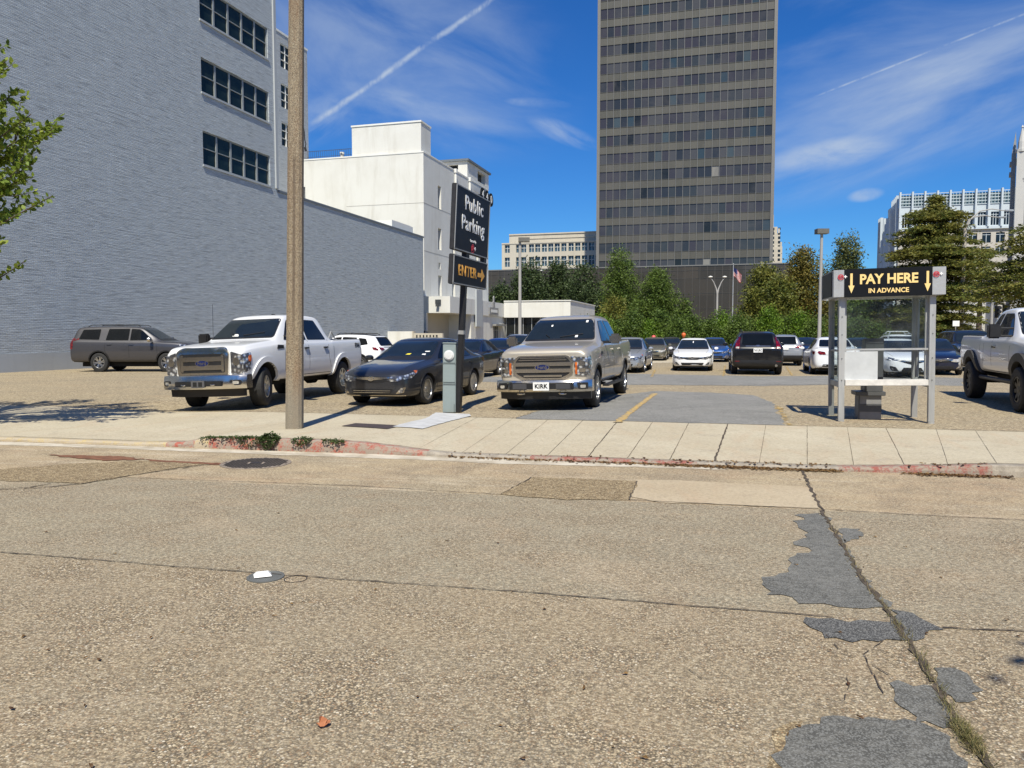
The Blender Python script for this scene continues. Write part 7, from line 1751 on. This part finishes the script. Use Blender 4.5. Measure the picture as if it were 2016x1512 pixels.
bt('evergreen_tree', 'dark evergreen tree just left of the tall pine in front of the podium', 1150, 520, 44, 120, m_oak, 660, 4, .2, 400, 26, .40, GB, sig=.45)
bt('pine_tree', 'tall pointed pine, tallest in front of the tower left edge', 1219, 489, 42, 84, m_green, 680, 5, .42, 560, 30, .26, None, sig=.30, asp=.35)
bt('brownish_tree', 'thin tree with browning leaves in the middle of the left tree group', 1208, 580, 34, 81, m_rust, 680, 15, .2, 260, 26, .26, None, sig=.30, asp=.4)
bt('round_pine_tree', 'broad rounded green pine right of the tall pointed one', 1292, 529, 44, 80, m_green, 680, 6, .12, 620, 30, .26, None, sig=.30, asp=.35)
bt('small_tree', 'small young tree alone before the dark podium', 1346, 586, 13, 78, m_green, 680, 7, .1, 90, 24, .24, None, sig=.25, nl=4)
bt('rusty_tree', 'rusty green rounded tree right of the flagpole', 1500, 526, 50, 80, m_rust, 690, 8, .25, 620, 30, .27, 'rusty cypress trees right of the tower', sig=.32)
bt('rusty_tree', 'tall reddish brown tree directly under the podium right end', 1576, 490, 54, 78, m_rusty2, 690, 9, .35, 640, 30, .27, 'rusty cypress trees right of the tower', sig=.32)
bt('rusty_tree', 'lower reddish tree between the two tall rusty ones', 1536, 545, 42, 76, m_rust, 690, 19, .2, 380, 30, .27, 'rusty cypress trees right of the tower', sig=.32)
bt('grey_green_tree', 'airy grey green cypress right of the dark twin headed lamp post', 1662, 464, 44, 84, m_cyp, 690, 10, .40, 700, 26, .28, None, sig=.34)
bt('dark_tree', 'dark green tree behind the pay booth glass', 1700, 560, 44, 74, m_green, 690, 11, .2, 420, 28, .28, None, sig=.34)
bt('dark_tree', 'dark tree filling the gap below the tiered cypress', 1800, 590, 60, 72, m_oak, 690, 12, .2, 460, 28, .30, None, sig=.34)
GH = 'leafy shrubs in the hedge row behind the cars'
rs = random.Random(11)
hedge = [(1150, 632), (1182, 622), (1214, 628), (1246, 614), (1276, 632), (1303, 612), (1333, 628), (1362, 622), (1392, 632), (1422, 612), (1452, 624), (1482, 634), (1512, 606), (1542, 626), (1574, 616), (1604, 628), (1634, 622), (1664, 634), (1694, 626), (1724, 636)]
kinds = {1: m_bright, 4: m_bright, 6: m_green, 9: m_bright, 12: m_bright, 14: m_bright, 17: m_bright}
names = {0: 'leftmost hedge shrub, beside the champagne truck roof', 1: 'bright yellow green shrub below the tall pointed pine', 2: 'dull green shrub left of the broad pine base', 3: 'taller dull green shrub under the broad pine', 4: 'bright low shrub right of the broad pine base',
         5: 'dull tall shrub below the small young tree, left side', 6: 'green shrub straight above the white sedan left mirror', 7: 'dull shrub directly above the white sedan roof', 8: 'low dull shrub right above the bright blue car', 9: 'bright shrub below the twin street lamp', 10: 'dull shrub at the foot of the flagpole',
         11: 'low dull shrub just left of the black crossover roof', 12: 'bright shrub directly above the black crossover', 13: 'dull shrub above the black crossover right side', 14: 'bright shrub above the silver crossover seen from behind', 15: 'dull shrub left of the dark twin headed lamp post', 16: 'dull shrub at the foot of the dark twin headed lamp post',
         17: 'bright shrub above the white rear facing sedan', 18: 'dull shrub behind the booth left post', 19: 'rightmost hedge shrub, behind the booth glass'}
for i, (u, vt) in enumerate(hedge):
    bt('hedge_shrub', names[i], u, vt + 4, 21, 62 + rs.uniform(-2, 3), kinds.get(i, m_green if i % 2 else m_rust if i > 9 and i % 4 == 0 else m_green), 700, 40 + i, .1, 190, 28, .17, GH, 'shrub', .24, 4)

# tiered cypress
def tiered(name, label, u, Y, tiers, m_, seed, ls=.26, top=None, lean=0, dens=1.0):
    r_ = random.Random(seed); k = Y / F; p = upx(u, 690, Y); p.z = 0; t = empty(name, tuple(p), 0, label, 'tree'); H_ = EYE + (660 - (top or tiers[0][0])) * k
    tr_ = MB(); tr_.tube([(0, 0, -.1), (.05, 0, H_ * .5), (0, 0, H_)], [.34, .20, .04], 9); cr = MB()
    for v, hw in tiers:
        z = EYE + (660 - v) * k; W_ = hw * k; nb = 15 if hw > 20 else 8
        for b_ in range(nb):
            a = 6.283 * b_ / nb + r_.uniform(-.3, .3); L = W_ * r_.uniform(.70, 1.12); zz = z + r_.uniform(-.25, .25)
            d = Vector((math.cos(a), math.sin(a), 0)); side = Vector((-d.y, d.x, 0))
            tr_.tube([(0, 0, zz - .15), tuple(d * L * .5 + Vector((0, 0, zz + .12))), tuple(d * L * .95 + Vector((0, 0, zz - .05)))], [.07, .04, .012], 5)
            n = max(3, int(L / .26))
            for q in range(n):
                f_ = (q + .6) / n; c = d * L * f_ + Vector((0, 0, zz + .14 * math.sin(f_ * 3.1) - .30 * f_ * f_)); wd = .30 * L * (1 - abs(f_ - .62)) * .7
                for s_ in (-1, 0, 1):
                    leaves(cr, r_, tuple(c + side * s_ * wd * r_.uniform(.5, 1)), int(14 * dens), .24 + .08 * r_.random(), ls, .42, 0, .34)
    tr_.build('trunk', m_wood, t); fast_build(cr, 'crown', m_, t); return t
tiered('tiered_cypress', 'large tiered olive cypress with flat layered branches behind the pay booth', 1833, 68,
       [(398, 8), (412, 18), (426, 56), (433, 50), (455, 66), (474, 76), (494, 84), (506, 92), (528, 98), (546, 104), (566, 92), (584, 100), (606, 98), (626, 96), (644, 80)], m_tier, 21, top=390)
tiered('edge_cypress', 'broad olive tree cut by the right edge above the lifted truck', 2062, 47,
       [(450, 66), (472, 84), (494, 92), (516, 110), (540, 118), (560, 128), (578, 124), (600, 60)], m_tier, 22, .20, top=425)
tiered('slender_cypress', 'slender small cypress between the pale lamp and the church door', 1925, 80, [(500, 24), (520, 34), (545, 40), (562, 38), (585, 30)], m_tier, 23, .24, top=480)
# palm like plant
p = upx(1866, 690, 52); p.z = 0; pt = empty('palm_shrub', tuple(p), 0, 'palm like shrub with arching fronds behind the navy sedan', 'shrub'); mb = MB(); mb.tube([(0, 0, 0), (0, 0, 1.5)], [.2, .15], 8); mb.build('trunk', m_wood, pt)
mb = MB(); r_ = random.Random(4)
for k in range(34):
    a = r_.uniform(0, 6.283); L = r_.uniform(1.0, 1.6); prev = None; el = r_.uniform(.2, 1.2)
    for q in range(9):
        f_ = q / 8; c = Vector((math.cos(a) * L * f_, math.sin(a) * L * f_, 1.4 + L * (math.sin(el) * f_ - .7 * f_ * f_)))
        sd = Vector((-math.sin(a), math.cos(a), 0))
        for s_ in (-1, 1): mb.add([c, c + sd * s_ * .28 * (1.1 - f_) + Vector((math.cos(a) * .10, math.sin(a) * .10, -.08)), c + Vector((math.cos(a) * .05, math.sin(a) * .05, 0))], [(0, 1, 2)])
fast_build(mb, 'fronds', m_palm, pt)

# small balloons caught above the hedge line
for (u, v, Y, col, lab) in ((1287, 665, 52, ((.62, .10, .08), (.72, .60, .56)), 'small red and white balloon bobbing before the hedge, left of the white sedan'), (1346, 660, 52, ((.62, .13, .03), (.70, .35, .25)), 'small orange balloon before the hedge, over the white sedan roof')):
    q = upx(u, v, Y); e_ = empty('balloon', tuple(q), 0, lab, 'balloon'); mb = MB(); mb.lathe([(.01, -.2), (.07, -.14), (.14, -.02), (.15, .07), (.10, .15), (.01, .19)], 0, 0, 0, 14)
    mm_ = simple('balloon_skin_%d' % u, col[0], .35, 0, .3, 3); mb.build('skin', mm_, e_, 60); mb = MB(); mb.tube([(0, 0, -.26), (.02, 0, -1.0), (0, 0, -q.z + .02)], .006, 4); mb.build('string', m_plate, e_)

for i, (x, y, z, r0, lab) in enumerate(((-9.5, -9.5, 5.6, 2.7, 'unseen tree added across the road for reflections, behind the viewer on the left'), (-1.5, -10.5, 6.0, 3.0, 'unseen tree added across the road for reflections, directly behind the viewer'), (4.35, -2.6, 6.2, 1.9, 'street tree just behind the viewer on the right'), (9.5, -8.5, 5.6, 2.8, 'unseen tree added across the road for reflections, behind the viewer on the right'))):  # three across the road are unseen, added to darken chrome reflections
    tree('unseen_tree_behind', lab, (x, y, RZ), [(0, 0, z, r0, r0, r0 * .75), (r0 * .4, 0, z + .8, r0 * .6, r0 * .6, r0 * .5), (-r0 * .4, .2, z + .5, r0 * .6, r0 * .6, r0 * .5)], m_green, 260, 26, .32, .24, .16, 'street trees behind the viewer', 'tree', 90 + i)
# near street tree at the left edge: only its right side shows
def near_tree():
    r_ = random.Random(77); base = Vector((-10.9, 13.2, 0)); t = empty('street_tree', tuple(base), 0, 'young street tree with bright yellow green leaves reaching in from the left edge', 'tree')
    tr_ = MB(); cr = MB(); tr_.tube([(0, 0, -.1), (.05, .02, 1.6), (.0, .05, 3.2), (.1, 0, 5.4)], [.11, .09, .065, .02], 8)
    def leaf(p, d, l):
        q = d.orthogonal().normalized(); q = Matrix.Rotation(r_.uniform(0, 6.28), 3, d) @ q; w_ = l * .32; n = d.cross(q)
        cr.v += [tuple(p), tuple(p + d * l * .35 + q * w_), tuple(p + d * l * .75 + q * w_ * .7 - n * l * .06), tuple(p + d * l - n * l * .12), tuple(p + d * l * .75 - q * w_ * .7 - n * l * .06), tuple(p + d * l * .35 - q * w_)]
        b = len(cr.v) - 6; cr.f.append(tuple(range(b, b + 6))); cr.mi.append(0)
    def limb(p, target, rad, depth, tipd):
        mid = p.lerp(target, .5) + Vector((r_.gauss(0, .05), r_.gauss(0, .05), -.06)); pts = [p, mid, target]
        tr_.tube([tuple(q) for q in pts], [rad, rad * .65, rad * .25], 6)
        L = (target - p).length; n = int(L / .034)
        for i in range(n):
            f_ = i / n
            if f_ < tipd: continue
            c = p.lerp(mid, f_ * 2) if f_ < .5 else mid.lerp(target, f_ * 2 - 1); dr = (target - p).normalized()
            for _ in range(2 + (depth > 0)):
                side = Vector((r_.gauss(0, 1), r_.gauss(0, 1), r_.gauss(0, .8))).normalized(); d = (dr * .5 + side).normalized()
                leaf(c + side * .015, d, r_.uniform(.065, .12))
        if depth > 0:
            for _ in range(6):
                f_ = r_.uniform(.35, .95); c = p.lerp(target, f_); dr = (target - p).normalized()
                side = Vector((r_.gauss(0, 1), r_.gauss(0, 1), r_.gauss(.2, .7))).normalized(); limb(c, c + (dr * .8 + side * .6).normalized() * r_.uniform(.35, .75), rad * .4, depth - 1, .25)
    tips = [(38, 118, 12.6), (62, 175, 12.9), (122, 245, 13.0), (128, 262, 13.2), (95, 318, 12.8), (128, 385, 12.7), (72, 515, 13.2), (20, 200, 12.2), (55, 300, 13.6), (60, 410, 13.4), (15, 470, 12.8), (85, 225, 12.4), (10, 150, 13.8), (30, 350, 12.1), (-30, 100, 13.4), (-60, 250, 12.0), (-50, 420, 13.9), (10, 260, 14.0), (-90, 160, 14.2), (-120, 330, 12.2), (45, 240, 13.5), (75, 290, 13.3), (35, 430, 12.9), (20, 120, 13.1), (50, 360, 13.0), (5, 320, 12.6), (25, 480, 13.3), (80, 345, 13.1)]
    for u, v, Y in tips:
        T = yp(u - 24, v, Y) - base; zs_ = max(1.3, T.z - 1.3 - r_.random() * .4); st_ = Vector((.03, .02, zs_)); thin = (u, v) in ((128, 385), (72, 515))
        limb(st_, T, .028, 0 if thin else 1, .72 if thin else .35)
    for _ in range(34):
        a = r_.uniform(1.2, 5.2); z = r_.uniform(2.6, 5.0); T = Vector((math.cos(a) * 1.8, math.sin(a) * 1.8, z + .6)); limb(Vector((0, 0, z - .8)), T, .028, 1, .35)
    tr_.build('trunk', m_wood, t); fast_build(cr, 'crown', m_near, t)
near_tree()
